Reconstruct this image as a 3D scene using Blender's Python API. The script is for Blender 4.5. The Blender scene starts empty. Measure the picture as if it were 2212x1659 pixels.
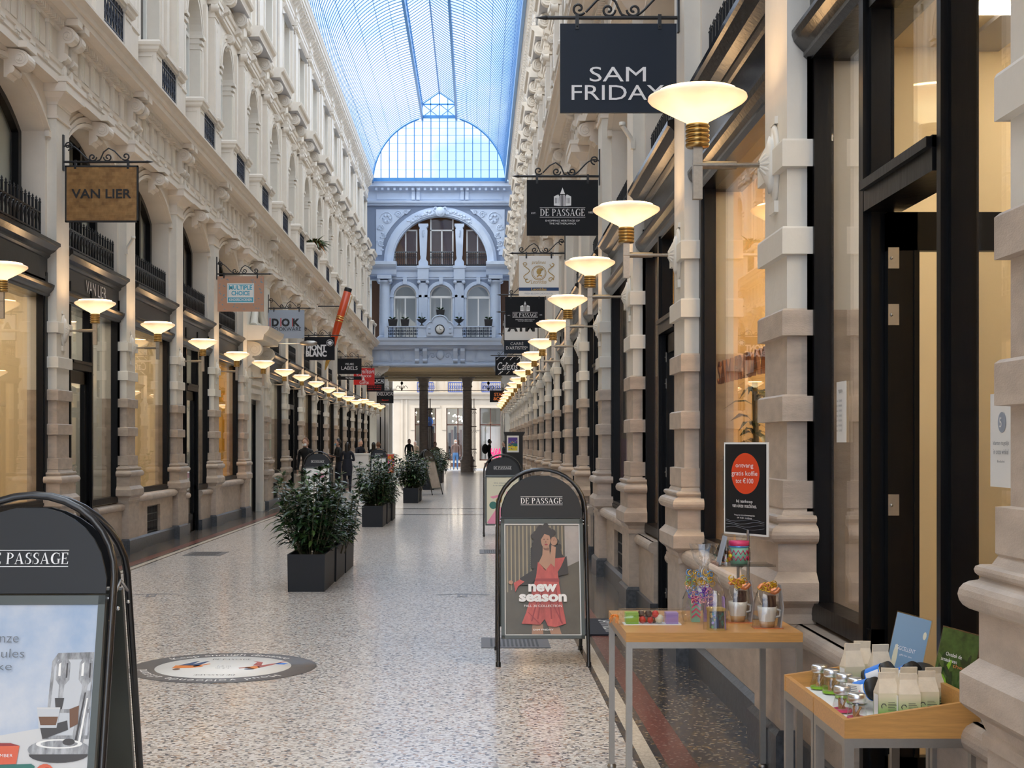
import bpy, math, random
from mathutils import Vector, Matrix
S = bpy.context.scene
COL = S.collection
PI = math.pi
R_ = random.Random(11)

# ------------------------------------------------------------------ camera
EYE = 1.53
cam = bpy.data.cameras.new('camera'); cam.lens = 48.82; cam.sensor_width = 36
cam.shift_x = 75 / 2212; cam.shift_y = 128.5 / 2212; cam.clip_end = 400
cam_o = bpy.data.objects.new('camera', cam); COL.objects.link(cam_o)
cam_o.location = (0, 0, EYE); cam_o.rotation_euler = (PI / 2, 0, 0)
S.camera = cam_o

# ------------------------------------------------------------------ sky, sun, exposure
S.view_settings.view_transform = 'Standard'; S.view_settings.look = 'None'
S.view_settings.gamma = 1; S.view_settings.exposure = 0.34
S.cycles.caustics_reflective = False; S.cycles.caustics_refractive = False
S.cycles.max_bounces = 9; S.cycles.transparent_max_bounces = 16; S.cycles.sample_clamp_indirect = 4
S.cycles.use_denoising = True
SKY = 2.7
W = bpy.data.worlds.new('sky'); S.world = W; W.use_nodes = True
wt = W.node_tree; wn = wt.nodes; wl = wt.links
for n in list(wn): wn.remove(n)
wo = wn.new('ShaderNodeOutputWorld'); bg = wn.new('ShaderNodeBackground')
tc = wn.new('ShaderNodeTexCoord'); mp = wn.new('ShaderNodeMapping'); nz = wn.new('ShaderNodeTexNoise')
cr = wn.new('ShaderNodeValToRGB'); mx = wn.new('ShaderNodeMix'); mx.data_type = 'RGBA'
mp.inputs['Scale'].default_value = (1.6, 1.6, 3.2); mp.inputs['Location'].default_value = (0.4, 0.2, 0.1)
nz.inputs['Scale'].default_value = 1.7; nz.inputs['Detail'].default_value = 6; nz.inputs['Roughness'].default_value = .55
cr.color_ramp.elements[0].position = .40; cr.color_ramp.elements[1].position = .62
mx.inputs[6].default_value = (.21, .315, .50, 1); mx.inputs[7].default_value = (.96, .98, 1.0, 1)
sp = wn.new('ShaderNodeSeparateXYZ'); mr = wn.new('ShaderNodeMapRange'); ad = wn.new('ShaderNodeMath'); ad.operation = 'ADD'; ad.use_clamp = True
# the cloud bank thickens overhead and thins towards the far horizon
mr.inputs['From Min'].default_value = .20; mr.inputs['From Max'].default_value = .55; mr.inputs['To Min'].default_value = -.25; mr.inputs['To Max'].default_value = .8
wl.new(tc.outputs['Generated'], mp.inputs['Vector']); wl.new(mp.outputs[0], nz.inputs['Vector']); wl.new(nz.outputs['Fac'], cr.inputs['Fac'])
wl.new(tc.outputs['Generated'], sp.inputs[0]); wl.new(sp.outputs['Z'], mr.inputs['Value']); wl.new(cr.outputs['Color'], ad.inputs[0]); wl.new(mr.outputs[0], ad.inputs[1])
wl.new(ad.outputs[0], mx.inputs[0]); wl.new(mx.outputs[2], bg.inputs['Color']); bg.inputs['Strength'].default_value = SKY
wl.new(bg.outputs[0], wo.inputs['Surface'])
sun = bpy.data.lights.new('sun', 'SUN'); sun.energy = 1.7; sun.angle = .009; sun.color = (1, .93, .82)
sun_o = bpy.data.objects.new('sun', sun); COL.objects.link(sun_o)
sun_o.rotation_euler = Vector((.80, .42, -.62)).to_track_quat('-Z', 'Y').to_euler()

# ------------------------------------------------------------------ materials
M = {}
def _new(name):
    m = bpy.data.materials.new(name); m.use_nodes = True
    nt = m.node_tree; b = nt.nodes['Principled BSDF']; M[name] = m
    return m, nt, b
def setin(b, **k):
    for a, v in k.items():
        b.inputs[a.replace('_', ' ')].default_value = v
def mat(name, col, rough=.5, metal=0, spec=.5, vary=0, scale=20, bump=0, bscale=60, coat=0, emit=None, es=0, alpha=None, vec='Object', stretch=(1, 1, 1), col2=None, per=0):
    m, nt, b = _new(name); N = nt.nodes; L = nt.links
    b.inputs['Base Color'].default_value = (*col, 1); b.inputs['Roughness'].default_value = rough
    b.inputs['Metallic'].default_value = metal; b.inputs['Specular IOR Level'].default_value = spec
    b.inputs['Coat Weight'].default_value = coat
    if vary or bump:
        t = N.new('ShaderNodeTexCoord'); mp = N.new('ShaderNodeMapping'); mp.inputs['Scale'].default_value = stretch
        L.new(t.outputs[vec], mp.inputs['Vector'])
    if vary:
        n = N.new('ShaderNodeTexNoise'); n.inputs['Scale'].default_value = scale; n.inputs['Detail'].default_value = 7; n.inputs['Roughness'].default_value = .6
        L.new(mp.outputs[0], n.inputs['Vector'])
        r = N.new('ShaderNodeValToRGB'); r.color_ramp.elements[0].position = .32; r.color_ramp.elements[1].position = .70
        c2 = col2 or tuple(c * (1 - vary) for c in col)
        c3 = tuple(min(1, c * (1 + vary * .6)) for c in col)
        r.color_ramp.elements[0].color = (*c2, 1); r.color_ramp.elements[1].color = (*c3, 1)
        L.new(n.outputs['Fac'], r.inputs['Fac'])
        if per:
            oi = N.new('ShaderNodeObjectInfo'); hs = N.new('ShaderNodeHueSaturation'); q = N.new('ShaderNodeMapRange')
            q.inputs['To Min'].default_value = 1 - per; q.inputs['To Max'].default_value = 1 + per
            L.new(oi.outputs['Random'], q.inputs['Value']); L.new(q.outputs[0], hs.inputs['Value']); L.new(r.outputs['Color'], hs.inputs['Color'])
            L.new(hs.outputs[0], b.inputs['Base Color'])
        else:
            L.new(r.outputs['Color'], b.inputs['Base Color'])
    if bump:
        n = N.new('ShaderNodeTexNoise'); n.inputs['Scale'].default_value = bscale; n.inputs['Detail'].default_value = 4
        L.new(mp.outputs[0], n.inputs['Vector']); bp = N.new('ShaderNodeBump'); bp.inputs['Strength'].default_value = bump; bp.inputs['Distance'].default_value = .02
        L.new(n.outputs['Fac'], bp.inputs['Height']); L.new(bp.outputs[0], b.inputs['Normal'])
    if emit: b.inputs['Emission Color'].default_value = (*emit, 1); b.inputs['Emission Strength'].default_value = es
    if alpha is not None: b.inputs['Alpha'].default_value = alpha
    return m
def glassmat(name, tint=(1, 1, 1), rough=0, ior=1.45, diffuse=0, dcol=(1, 1, 1)):
    m = bpy.data.materials.new(name); m.use_nodes = True; M[name] = m
    nt = m.node_tree; N = nt.nodes; L = nt.links
    for n in list(N): N.remove(n)
    o = N.new('ShaderNodeOutputMaterial'); t = N.new('ShaderNodeBsdfTransparent'); t.inputs[0].default_value = (*tint, 1)
    g = N.new('ShaderNodeBsdfGlossy'); g.inputs['Roughness'].default_value = rough
    f = N.new('ShaderNodeFresnel'); x = N.new('ShaderNodeMixShader'); ge = N.new('ShaderNodeNewGeometry'); io = N.new('ShaderNodeMapRange')   # thin sheet: both faces reflect alike
    io.inputs['To Min'].default_value = ior; io.inputs['To Max'].default_value = 1 / ior; L.new(ge.outputs['Backfacing'], io.inputs['Value']); L.new(io.outputs[0], f.inputs[0])
    L.new(f.outputs[0], x.inputs[0]); L.new(g.outputs[0], x.inputs[2])
    if diffuse:
        d = N.new('ShaderNodeBsdfTranslucent'); d.inputs[0].default_value = (*dcol, 1); y = N.new('ShaderNodeMixShader'); y.inputs[0].default_value = diffuse
        L.new(t.outputs[0], y.inputs[1]); L.new(d.outputs[0], y.inputs[2]); L.new(y.outputs[0], x.inputs[1])
    else: L.new(t.outputs[0], x.inputs[1])
    L.new(x.outputs[0], o.inputs[0]); return m
mat('cream', (.80, .735, .65), .55, vary=.05, scale=3, bump=.05, bscale=40)
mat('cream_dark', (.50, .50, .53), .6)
mat('pier_paint', (.76, .725, .65), .5, vary=.05, scale=4, bump=.06, bscale=30)
mat('sandstone', (.475, .395, .325), .42, vary=.22, scale=5, bump=.15, bscale=90, per=.12, stretch=(1, 1, 2.5))
mat('bluestone', (.075, .08, .09), .3, vary=.45, scale=30, bump=.05)
mat('black_wood', (.004, .004, .0045), .32, spec=.2, bump=.08, bscale=25, stretch=(1, 1, .15))
mat('brown_black', (.007, .007, .009), .20, spec=.25, bump=.05, bscale=25)
mat('iron', (.012, .013, .016), .4, spec=.5)
mat('blue_iron', (.018, .028, .055), .45)
mat('roof_steel', (.05, .16, .36), .35, spec=.5)
mat('roof_beam', (.06, .22, .48), .3, spec=.5)
mat('end_wall_bluegrey', (.20, .25, .35), .6)  # darker blue-grey paint of the end wall, its blue pushed for the skylight
mat('end_cream_sky_tint', (.53, .62, .77), .55, vary=.04, scale=3)  # cream stucco with the blue cast of the skylight put into its colour
mat('shop_wall', (.80, .67, .44), .7); mat('shop_wall_warm', (.86, .60, .26), .7)
mat('shop_wall_yellow', (.80, .50, .06), .7)
mat('shop_wall_grey', (.45, .47, .46), .7)
mat('shop_floor', (.25, .18, .12), .35)
mat('shop_light', (1, 1, 1), .5, emit=(1, .84, .62), es=22)
mat('blind', (.56, .61, .53), .8); mat('shop_light_warm', (1, 1, 1), .5, emit=(1, .76, .42), es=50)
mat('brass', (.42, .27, .10), .28, metal=1)
mat('nickel', (.45, .40, .33), .32, metal=1, vary=.1, scale=60)
mat('steel', (.37, .345, .31), .42, metal=1, vary=.04, scale=60)
mat('alu', (.75, .76, .78), .3, metal=1)
mat('oak', (.56, .285, .085), .38, vary=.18, scale=5, stretch=(2, 25, 25))
mat('white', (.82, .82, .80), .5)
mat('near_white', (.90, .89, .86), .5)
mat('letter_white', (.85, .85, .86), .5)
mat('black', (.010, .010, .011), .5)
mat('sign_black', (.009, .010, .013), .6, spec=.25)
mat('sign_navy', (.012, .020, .035), .55, spec=.3)
mat('sign_grey', (.33, .38, .46), .5)
mat('sign_salmon', (.52, .30, .20), .6)
mat('sky_blue', (.07, .45, .62), .5)
mat('sign_red', (.62, .015, .012), .4)
mat('tube_black', (.012, .012, .014), .22, spec=.6)
mat('header_grey', (.020, .022, .026), .45, spec=.3)
mat('frame_grey', (.075, .085, .082), .38, metal=.4)
mat('planter', (.013, .015, .020), .5, spec=.3, bump=.06, bscale=90)
mat('soil', (.03, .02, .015), .9)
mat('leaf', (.020, .052, .018), .24, spec=.6, vary=.5, scale=9, per=.1)
mat('leaf_light', (.07, .13, .03), .28, spec=.6, vary=.3, scale=9)
mat('stem', (.07, .06, .03), .6)
mat('terra', (.40, .17, .05), .6)
mat('skin', (.55, .33, .24), .5)
mat('skin_dark', (.35, .19, .12), .5)
mat('hair_black', (.012, .009, .008), .4)
mat('hair_brown', (.16, .07, .03), .45)
mat('hair_grey', (.30, .29, .28), .6)
mat('navy_cloth', (.010, .012, .022), .8)
mat('black_cloth', (.008, .008, .009), .8)
mat('jacket_brown', (.20, .13, .11), .8)
mat('jeans', (.10, .24, .50), .8)
mat('shirt_navy', (.02, .02, .05), .8)
mat('tan_cloth', (.35, .25, .17), .8)
mat('mask_blue', (.20, .50, .70), .7)
mat('pen_orange', (.58, .06, .008), .32, coat=.2)
mat('gold', (.75, .50, .15), .25, metal=1)
mat('gold_ink', (.50, .33, .10), .5)
mat('poster_gold', (.27, .24, .17), .35)
glassmat('glass'); glassmat('cello', tint=(.95, .96, .97), rough=.05, ior=2.1)
glassmat('roof_glass', tint=(.88, .94, 1), rough=.1, ior=1.06, diffuse=.10, dcol=(.80, .90, 1))
# terrazzo: packed chips
def terrazzo(name, base, chips, scale, rough, coat=.0, thr=.5, chipvar=1):
    m, nt, b = _new(name); N = nt.nodes; L = nt.links
    t = N.new('ShaderNodeTexCoord'); v = N.new('ShaderNodeTexVoronoi'); v.inputs['Scale'].default_value = scale
    mp = N.new('ShaderNodeMapping'); L.new(t.outputs['Object'], mp.inputs[0]); L.new(mp.outputs[0], v.inputs['Vector'])
    sc = N.new('ShaderNodeSeparateColor'); L.new(v.outputs['Color'], sc.inputs[0])
    r = N.new('ShaderNodeValToRGB'); r.color_ramp.interpolation = 'CONSTANT'; e = r.color_ramp.elements
    e[0].position = 0; e[0].color = (*chips[0][1], 1); e[1].position = chips[1][0]; e[1].color = (*chips[1][1], 1)
    for p, c in chips[2:]:
        q = e.new(p); q.color = (*c, 1)
    L.new(sc.outputs[0], r.inputs['Fac'])
    v2 = N.new('ShaderNodeTexVoronoi'); v2.feature = 'DISTANCE_TO_EDGE'; v2.inputs['Scale'].default_value = scale; L.new(mp.outputs[0], v2.inputs['Vector'])
    mth = N.new('ShaderNodeMath'); mth.operation = 'GREATER_THAN'; mth.inputs[1].default_value = thr; L.new(v2.outputs['Distance'], mth.inputs[0])
    x = N.new('ShaderNodeMix'); x.data_type = 'RGBA'; x.inputs[6].default_value = (*base, 1)
    L.new(mth.outputs[0], x.inputs[0]); L.new(r.outputs[0], x.inputs[7])
    n = N.new('ShaderNodeTexNoise'); n.inputs['Scale'].default_value = .8; n.inputs['Detail'].default_value = 5; L.new(t.outputs['Object'], n.inputs['Vector'])
    mr = N.new('ShaderNodeMapRange'); mr.inputs['To Min'].default_value = .86; mr.inputs['To Max'].default_value = 1.12; L.new(n.outputs['Fac'], mr.inputs['Value'])
    hs = N.new('ShaderNodeHueSaturation'); L.new(mr.outputs[0], hs.inputs['Value']); L.new(x.outputs[2], hs.inputs['Color'])
    L.new(hs.outputs[0], b.inputs['Base Color']); b.inputs['Roughness'].default_value = rough; b.inputs['Coat Weight'].default_value = coat; b.inputs['Coat Roughness'].default_value = .09
    return m
terrazzo('terrazzo', (.43, .39, .36), [(0, (.66, .61, .56)), (.3, (.84, .81, .78)), (.56, (.49, .44, .41)), (.72, (.10, .11, .13)), (.85, (.46, .29, .19)), (.91, (.80, .77, .72))], 62, .28, .42, .004)
terrazzo('terrazzo_cream', (.50, .44, .36), [(0, (.62, .55, .45)), (.5, (.50, .44, .35)), (.8, (.70, .65, .56))], 90, .35, .3, .003)
terrazzo('terrazzo_red', (.17, .050, .038), [(0, (.20, .058, .042)), (.5, (.15, .042, .032)), (.93, (.38, .27, .22))], 90, .3, .4, .002)
terrazzo('terrazzo_dark', (.035, .038, .045), [(0, (.028, .034, .046)), (.40, (.05, .056, .068)), (.66, (.30, .18, .07)), (.80, (.40, .32, .22)), (.88, (.07, .07, .08))], 70, .22, .4, .006)

# ------------------------------------------------------------------ mesh builder
class MB:
    def __init__(s): s.v = []; s.f = []; s.m = []; s.s = []
    def face(s, pts, mi=0, sm=False):
        b = len(s.v); s.v += [tuple(p) for p in pts]; s.f.append(tuple(range(b, b + len(pts)))); s.m.append(mi); s.s.append(sm)
    def grid(s, rings, mi=0, sm=False, closed=True, cap=True, capmi=None):
        b = len(s.v); n = len(rings[0])
        for r in rings: s.v += [tuple(p) for p in r]
        for i in range(len(rings) - 1):
            k = mi[i] if isinstance(mi, (list, tuple)) else mi
            for j in range(n if closed else n - 1):
                a = b + i * n + j; c = b + i * n + (j + 1) % n
                s.f.append((a, c, c + n, a + n)); s.m.append(k); s.s.append(sm)
        if cap and closed:
            k0 = mi[0] if isinstance(mi, (list, tuple)) else mi; k1 = mi[-1] if isinstance(mi, (list, tuple)) else mi
            s.face(list(reversed(rings[0])), k0); s.face(rings[-1], k1)
    def box(s, x0, x1, y0, y1, z0, z1, mi=0):
        if x0 > x1: x0, x1 = x1, x0
        if y0 > y1: y0, y1 = y1, y0
        s.grid([[(x0, y0, z), (x1, y0, z), (x1, y1, z), (x0, y1, z)] for z in (z0, z1)], mi)
    def prism(s, poly, axis, a, b, mi=0, sm=False):
        """poly 2-D; axis 'x' -> (a, p0, p1); 'y' -> (p0, a, p1); 'z' -> (p0, p1, a)"""
        def P(p, t): return {'x': (t, p[0], p[1]), 'y': (p[0], t, p[1]), 'z': (p[0], p[1], t)}[axis]
        s.grid([[P(p, t) for p in poly] for t in (a, b)], mi, sm)
    def tube(s, path, r, n=8, mi=0, sm=True, closed=False, cap=True):
        path = [Vector(p) for p in path]; rings = []; N = len(path); up = None
        for i, p in enumerate(path):
            t = (path[(i + 1) % N] - path[i - 1]) if closed else (path[min(i + 1, N - 1)] - path[max(i - 1, 0)])
            if t.length < 1e-9: t = Vector((0, 0, 1))
            t.normalize()
            if up is None: up = Vector((0, 0, 1)) if abs(t.z) < .9 else Vector((1, 0, 0))
            a = t.cross(up)
            if a.length < 1e-6: a = t.cross(Vector((0, 1, 0)))
            a.normalize(); c = a.cross(t).normalized(); up = c
            rr = r[i] if isinstance(r, (list, tuple)) else r
            rings.append([p + a * math.cos(2 * PI * j / n) * rr + c * math.sin(2 * PI * j / n) * rr for j in range(n)])
        if closed: rings.append(rings[0])
        s.grid(rings, mi, sm, cap=cap and not closed)
    def lathe(s, prof, n=16, c=(0, 0, 0), mi=0, sm=True, axis='z'):
        rings = []
        for r, z in prof:
            ring = []
            for j in range(n):
                a = 2 * PI * j / n; x, y = r * math.cos(a), r * math.sin(a)
                q = {'z': (x, y, z), 'x': (z, x, y), 'y': (x, z, -y)}[axis]
                ring.append((q[0] + c[0], q[1] + c[1], q[2] + c[2]))
            rings.append(ring)
        s.grid(rings, mi, sm)
    def disc(s, c, r, n=24, axis='y', mi=0, ry=None):
        ry = ry or r; pts = []
        for j in range(n):
            a = 2 * PI * j / n; p, q = r * math.cos(a), ry * math.sin(a)
            pts.append({'y': (c[0] + p, c[1], c[2] + q), 'z': (c[0] + p, c[1] + q, c[2]), 'x': (c[0], c[1] + p, c[2] + q)}[axis])
        s.face(pts, mi)
    def ball(s, c, r, mi=0, n=12, sq=(1, 1, 1)):
        k = n // 2; rings = []
        for i in range(k + 1):
            t = PI * i / k; rr = max(math.sin(t), .02) * r; z = -math.cos(t) * r
            rings.append([(c[0] + rr * math.cos(2 * PI * j / n) * sq[0], c[1] + rr * math.sin(2 * PI * j / n) * sq[1], c[2] + z * sq[2]) for j in range(n)])
        s.grid(rings, mi, True)
    def xf(s, mtx, start=0):
        for i in range(start, len(s.v)): s.v[i] = tuple(mtx @ Vector(s.v[i]))
        return s
    def add(s, o, mtx=None, mo=0):
        b = len(s.v); s.v += [tuple(mtx @ Vector(p)) for p in o.v] if mtx else o.v
        s.f += [tuple(b + i for i in f) for f in o.f]; s.m += [k + mo for k in o.m]; s.s += o.s
    def mesh(s, name, mats, mirror=False, shear=0):
        me = bpy.data.meshes.new(name); v = s.v
        if mirror: v = [(-x, y, z) for x, y, z in v]
        if shear: v = [(x, y, z + shear * y) for x, y, z in v]
        f = [tuple(reversed(q)) for q in s.f] if mirror else s.f
        me.from_pydata(v, [], f)
        for k in (mats if isinstance(mats, (list, tuple)) else [mats]): me.materials.append(M[k] if isinstance(k, str) else k)
        me.polygons.foreach_set('material_index', s.m); me.polygons.foreach_set('use_smooth', s.s)
        me.validate(); me.update(); return me
def link(name, me, parent=None, loc=(0, 0, 0), rot=(0, 0, 0), sc=None):
    o = bpy.data.objects.new(name, me); COL.objects.link(o); o.location = loc; o.rotation_euler = rot
    if sc: o.scale = sc
    if parent: o.parent = parent
    return o
def part(mb, name, mats, parent=None, loc=(0, 0, 0), rot=(0, 0, 0)):
    return link(name, mb.mesh(name, mats), parent, loc, rot)
def tag(o, label, cat, group=None, kind=None):
    o['label'] = label; o['category'] = cat
    if group: o['group'] = group
    if kind: o['kind'] = kind
    return o
def thing(name, label, cat, loc=(0, 0, 0), rz=0, group=None, kind=None):
    o = link(name, None, None, loc, (0, 0, rz)); o.empty_display_size = .2
    return tag(o, label, cat, group, kind)
def copy_tree(o, parent=None):
    c = o.copy(); COL.objects.link(c); c.parent = parent
    for ch in o.children: copy_tree(ch, c)
    return c

# ------------------------------------------------------------------ lettering
def text_mesh(body, bold=0, font=None):
    cu = bpy.data.curves.new('txt', 'FONT'); cu.body = body; cu.offset = bold; cu.resolution_u = 3; cu.align_x = 'CENTER'
    o = bpy.data.objects.new('txt', cu); me = bpy.data.meshes.new_from_object(o)
    bpy.data.objects.remove(o); bpy.data.curves.remove(cu); return me
def put_mesh(me, name, m, parent, c, w, h=None, rot=(PI / 2, 0, 0), depth=.002, mirror=False, slant=0):
    """fit a flat lettering mesh to w x h (h None keeps the shape), centred at c; faces -Y by default"""
    xs = [v.co.x for v in me.vertices]; ys = [v.co.y for v in me.vertices]
    x0, x1, y0, y1 = min(xs), max(xs), min(ys), max(ys); sx = w / (x1 - x0); sy = h / (y1 - y0) if h else sx
    for v in me.vertices:
        X = (v.co.x - (x0 + x1) / 2) * sx; Y = (v.co.y - (y0 + y1) / 2) * sy
        v.co = (X * (-1 if mirror else 1) + slant * Y, Y, depth)
    me.materials.clear(); me.materials.append(M[m]); me.name = name
    return link(name, me, parent, c, rot)
def text(parent, body, c, w, h=None, m='letter_white', bold=0, rot=(PI / 2, 0, 0), name='lettering', **k):
    return put_mesh(text_mesh(body, bold), name, m, parent, c, w, h, rot, **k)
# a small seriffed alphabet, cap height 1
def arc(mb, cx, cy, rx, ry, a0, a1, ix, iy, ox=0, oy=0, n=14):
    for i in range(n):
        a, b = a0 + (a1 - a0) * i / n, a0 + (a1 - a0) * (i + 1) / n
        a, b = math.radians(a), math.radians(b)
        mb.face([(cx + rx * math.cos(a), cy + ry * math.sin(a), 0), (cx + rx * math.cos(b), cy + ry * math.sin(b), 0),
                 (cx + ox + ix * math.cos(b), cy + oy + iy * math.sin(b), 0), (cx + ox + ix * math.cos(a), cy + oy + iy * math.sin(a), 0)])
def rc(mb, x0, x1, y0, y1): mb.face([(x0, y0, 0), (x1, y0, 0), (x1, y1, 0), (x0, y1, 0)])
def serif_glyph(ch):
    g = MB(); sf = .045
    def stem(x, w=.15, full=True):
        rc(g, x, x + w, 0, 1); rc(g, x - .06, x + w + .06, 0, sf); rc(g, x - .06, x + w + .06, 1 - sf, 1)
    if ch == 'D': stem(.08); arc(g, .23, .5, .52, .5, -90, 90, .36, .45); w = .82
    elif ch == 'P': stem(.08); arc(g, .23, .73, .40, .27, -90, 90, .25, .225); w = .70
    elif ch == 'E':
        stem(.08); rc(g, .2, .58, 0, sf + .01); rc(g, .2, .56, 1 - sf - .01, 1); rc(g, .2, .45, .48, .53)
        rc(g, .43, .46, .40, .61); g.face([(.52, 0, 0), (.62, 0, 0), (.64, .24, 0), (.60, .24, 0)]); g.face([(.60, 1, 0), (.50, 1, 0), (.56, .78, 0), (.60, .78, 0)]); w = .70
    elif ch == 'A':
        g.face([(.40, 1, 0), (.34, .93, 0), (.07, 0, 0), (.13, 0, 0)]); g.face([(.34, .95, 0), (.42, 1.02, 0), (.78, 0, 0), (.60, 0, 0)])
        rc(g, .18, .60, .30, .355); rc(g, 0, .24, 0, sf); rc(g, .52, .86, 0, sf); w = .86
    elif ch == 'S':
        arc(g, .32, .75, .26, .25, 60, 270, .13, .19, .02); arc(g, .30, .26, .28, .26, -120, 90, .14, .20, -.01)
        rc(g, .30, .34, .49, .57); rc(g, .50, .54, .70, .97); rc(g, .05, .09, .03, .32); w = .64
    elif ch == 'G':
        arc(g, .48, .5, .44, .51, 55, 320, .28, .45, .03); rc(g, .66, .80, .05, .45); rc(g, .58, .88, .42, .46); rc(g, .74, .78, .68, .97); w = .90
    else: w = .34
    return g, w
_serif_cache = {}
def serif_mesh(s):
    mb = MB(); x = 0
    for ch in s:
        g, w = serif_glyph(ch); mb.add(g, Matrix.Translation((x, 0, 0))); x += w + .03
    return mb.mesh('serif', ['letter_white'])
def serif(parent, s, c, w, h=None, m='letter_white', rot=(PI / 2, 0, 0), **k):
    return put_mesh(serif_mesh(s), 'lettering', m, parent, c, w, h, rot, **k)
def flat(parent, name, polys, y, z0=0, x0=0):
    """artwork of flat coloured patches on a sheet facing -Y: polys = [(material, [(x, z)...])], each a hair in front of the last"""
    mats = []; mb = MB()
    for i, (m, pts) in enumerate(polys):
        if m not in mats: mats.append(m)
        mb.face([(x0 + p[0], y - .00015 * (i + 1), z0 + p[1]) for p in pts], mats.index(m))
    return part(mb, name, mats, parent)
def ell(cx, cz, rx, rz, n=20, rot=0):
    return [(cx + rx * math.cos(t) * math.cos(rot) - rz * math.sin(t) * math.sin(rot), cz + rx * math.cos(t) * math.sin(rot) + rz * math.sin(t) * math.cos(rot)) for t in [2 * PI * i / n for i in range(n)]]
def pxy(x, y, Y): return ((x - 1031) * Y / 3000, EYE - (y - 958) * Y / 3000)
# ------------------------------------------------------------------ the arcade: measures
B = 3.19; Y0 = 6.685; SL = -.009
XL, XR = -4.85, 1.4365
YE = 65.0                                   # front of the end block
def yk(k): return Y0 + B * k
SIDES = {'L': (XL, True), 'R': (XR, False)}
_cache = {}
def inst(key, build, name, mats, side, y, parent, z=0, shear=0):
    """the same shape again at another bay: meshes are shared, objects are not"""
    kk = (key, side)
    if kk not in _cache:
        mb = build(); _cache[kk] = mb.mesh(name, mats, mirror=SIDES[side][1], shear=shear)
    return link(name, _cache[kk], parent, (SIDES[side][0], y, z))
def up(side, k, key, build, name, mats, parent):
    return inst(key, build, name, mats, side, yk(k), parent, SL * yk(k), SL)

def ring(u, hy, ub=.34): return lambda z: [(-u, -hy, z), (ub, -hy, z), (ub, hy, z), (-u, hy, z)]
def stackbox(mb, levels, h=.245, ub=.34, ky=1.3):
    """levels: (z, off, material) rings lofted upward"""
    rings = [[(-o, -(h + o * ky), z), (ub, -(h + o * ky), z), (ub, h + o * ky, z), (-o, h + o * ky, z)] for z, o, m in levels]
    mb.grid(rings, [m for z, o, m in levels[1:]])
def pier_mb():
    b = MB(); L = [(0, .072, 2), (.19, .072, 2), (.212, .052, 2), (.212, .042, 2), (.213, .042, 0), (.700, .042, 0), (.702, .052, 0), (.735, .052, 0), (.745, .045, 0), (.775, .055, 0), (.80, .085, 0),
          (.812, .095, 0), (.895, .095, 0), (.94, .058, 0), (1.070, .058, 0), (1.0701, .062, 0), (1.074, .077, 0), (1.083, .089, 0), (1.096, .096, 0), (1.112, .099, 0), (1.128, .096, 0), (1.142, .088, 0), (1.151, .076, 0), (1.156, .060, 0), (1.163, .055, 0), (1.166, .055, 0), (1.168, .060, 0), (1.175, .066, 0), (1.184, .068, 0), (1.193, .065, 0), (1.199, .055, 0), (1.20, .035, 0),
          (1.226, .022, 0), (1.232, .028, 0), (1.358, .028, 0), (1.362, .0, 0)]
    for a, c, m in ((1.63, 1.757, 0), (2.026, 2.154, 0), (2.402, 2.533, 1), (2.806, 2.937, 1)):
        if m: L += [(2.156, 0, 1)] if a < 2.5 else []
        L += [(a, 0, m), (a + .003, .030, m), (c - .010, .030, m), (c, .020 if not m else .026, m), (c + .001, 0, m)]
    L += [(5.60, 0, 1)]
    # joints, cut as thin grooves
    stackbox(b, L, ub=.118); b.box(.10, .34, -.247, .247, .19, 5.6, 1); b.box(.10, .34, -.25, .25, 0, 2.15, 0); return b
def volute(mb, y, u, z, r, mi=0, turn=1, back=False):
    """raised spiral on the side face of a console"""
    pts = []
    for i in range(26):
        t = i / 25; a = turn * t * 2 * PI * 1.9 + PI * .5; rr = r * (1 - .82 * t)
        pts.append((u + rr * math.cos(a), y, z + rr * math.sin(a)))
    mb.tube(pts, r * .10, 5, mi)
def console(mb, yc, w, z0, z1, u0, d, mi=0):
    """S-scroll bracket: big volute at the top projecting d from plane u0, tapering to the foot"""
    H = z1 - z0; P = []
    R1 = min(d * .50, H * .30); cz = z1 - R1 * 1.15; cu = u0 - d + R1
    P.append((u0, z1)); P.append((cu, z1 - R1 * .10))
    for i in range(11):
        a = math.radians(88 + i * 20); P.append((cu + R1 * math.cos(a), cz + R1 * math.sin(a)))
    r2 = R1 * .48; c2z = z0 + r2 * 2.0; c2u = u0 - r2 * 1.2
    for i in range(8):
        a = math.radians(95 + i * 26); P.append((c2u + r2 * math.cos(a), c2z + r2 * math.sin(a)))
    P.append((u0 - .012, z0 + r2 * .4)); P.append((u0 - .012, z0)); P.append((u0 + .02, z0)); P.append((u0 + .02, z1))
    mb.prism(P, 'y', yc - w / 2, yc + w / 2, mi)
    for s in (-1, 1):
        volute(mb, yc + s * w / 2, cu, cz, R1 * .8, mi)
        mb.prism([(cu + .02 + q[0], cz + q[1]) for q in ell(0, 0, R1 * .25, R1 * .25, 8)], 'y', yc + s * w / 2, yc + s * (w / 2 + .012), mi)
def mould(mb, prof, y0, y1, mi=0, ub=.3):
    """prof: (u, z) outline from bottom to top, closed to the back"""
    P = [(ub, prof[0][1])] + list(prof) + [(ub, prof[-1][1])]
    mb.prism(P, 'y', y0, y1, mi)
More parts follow.
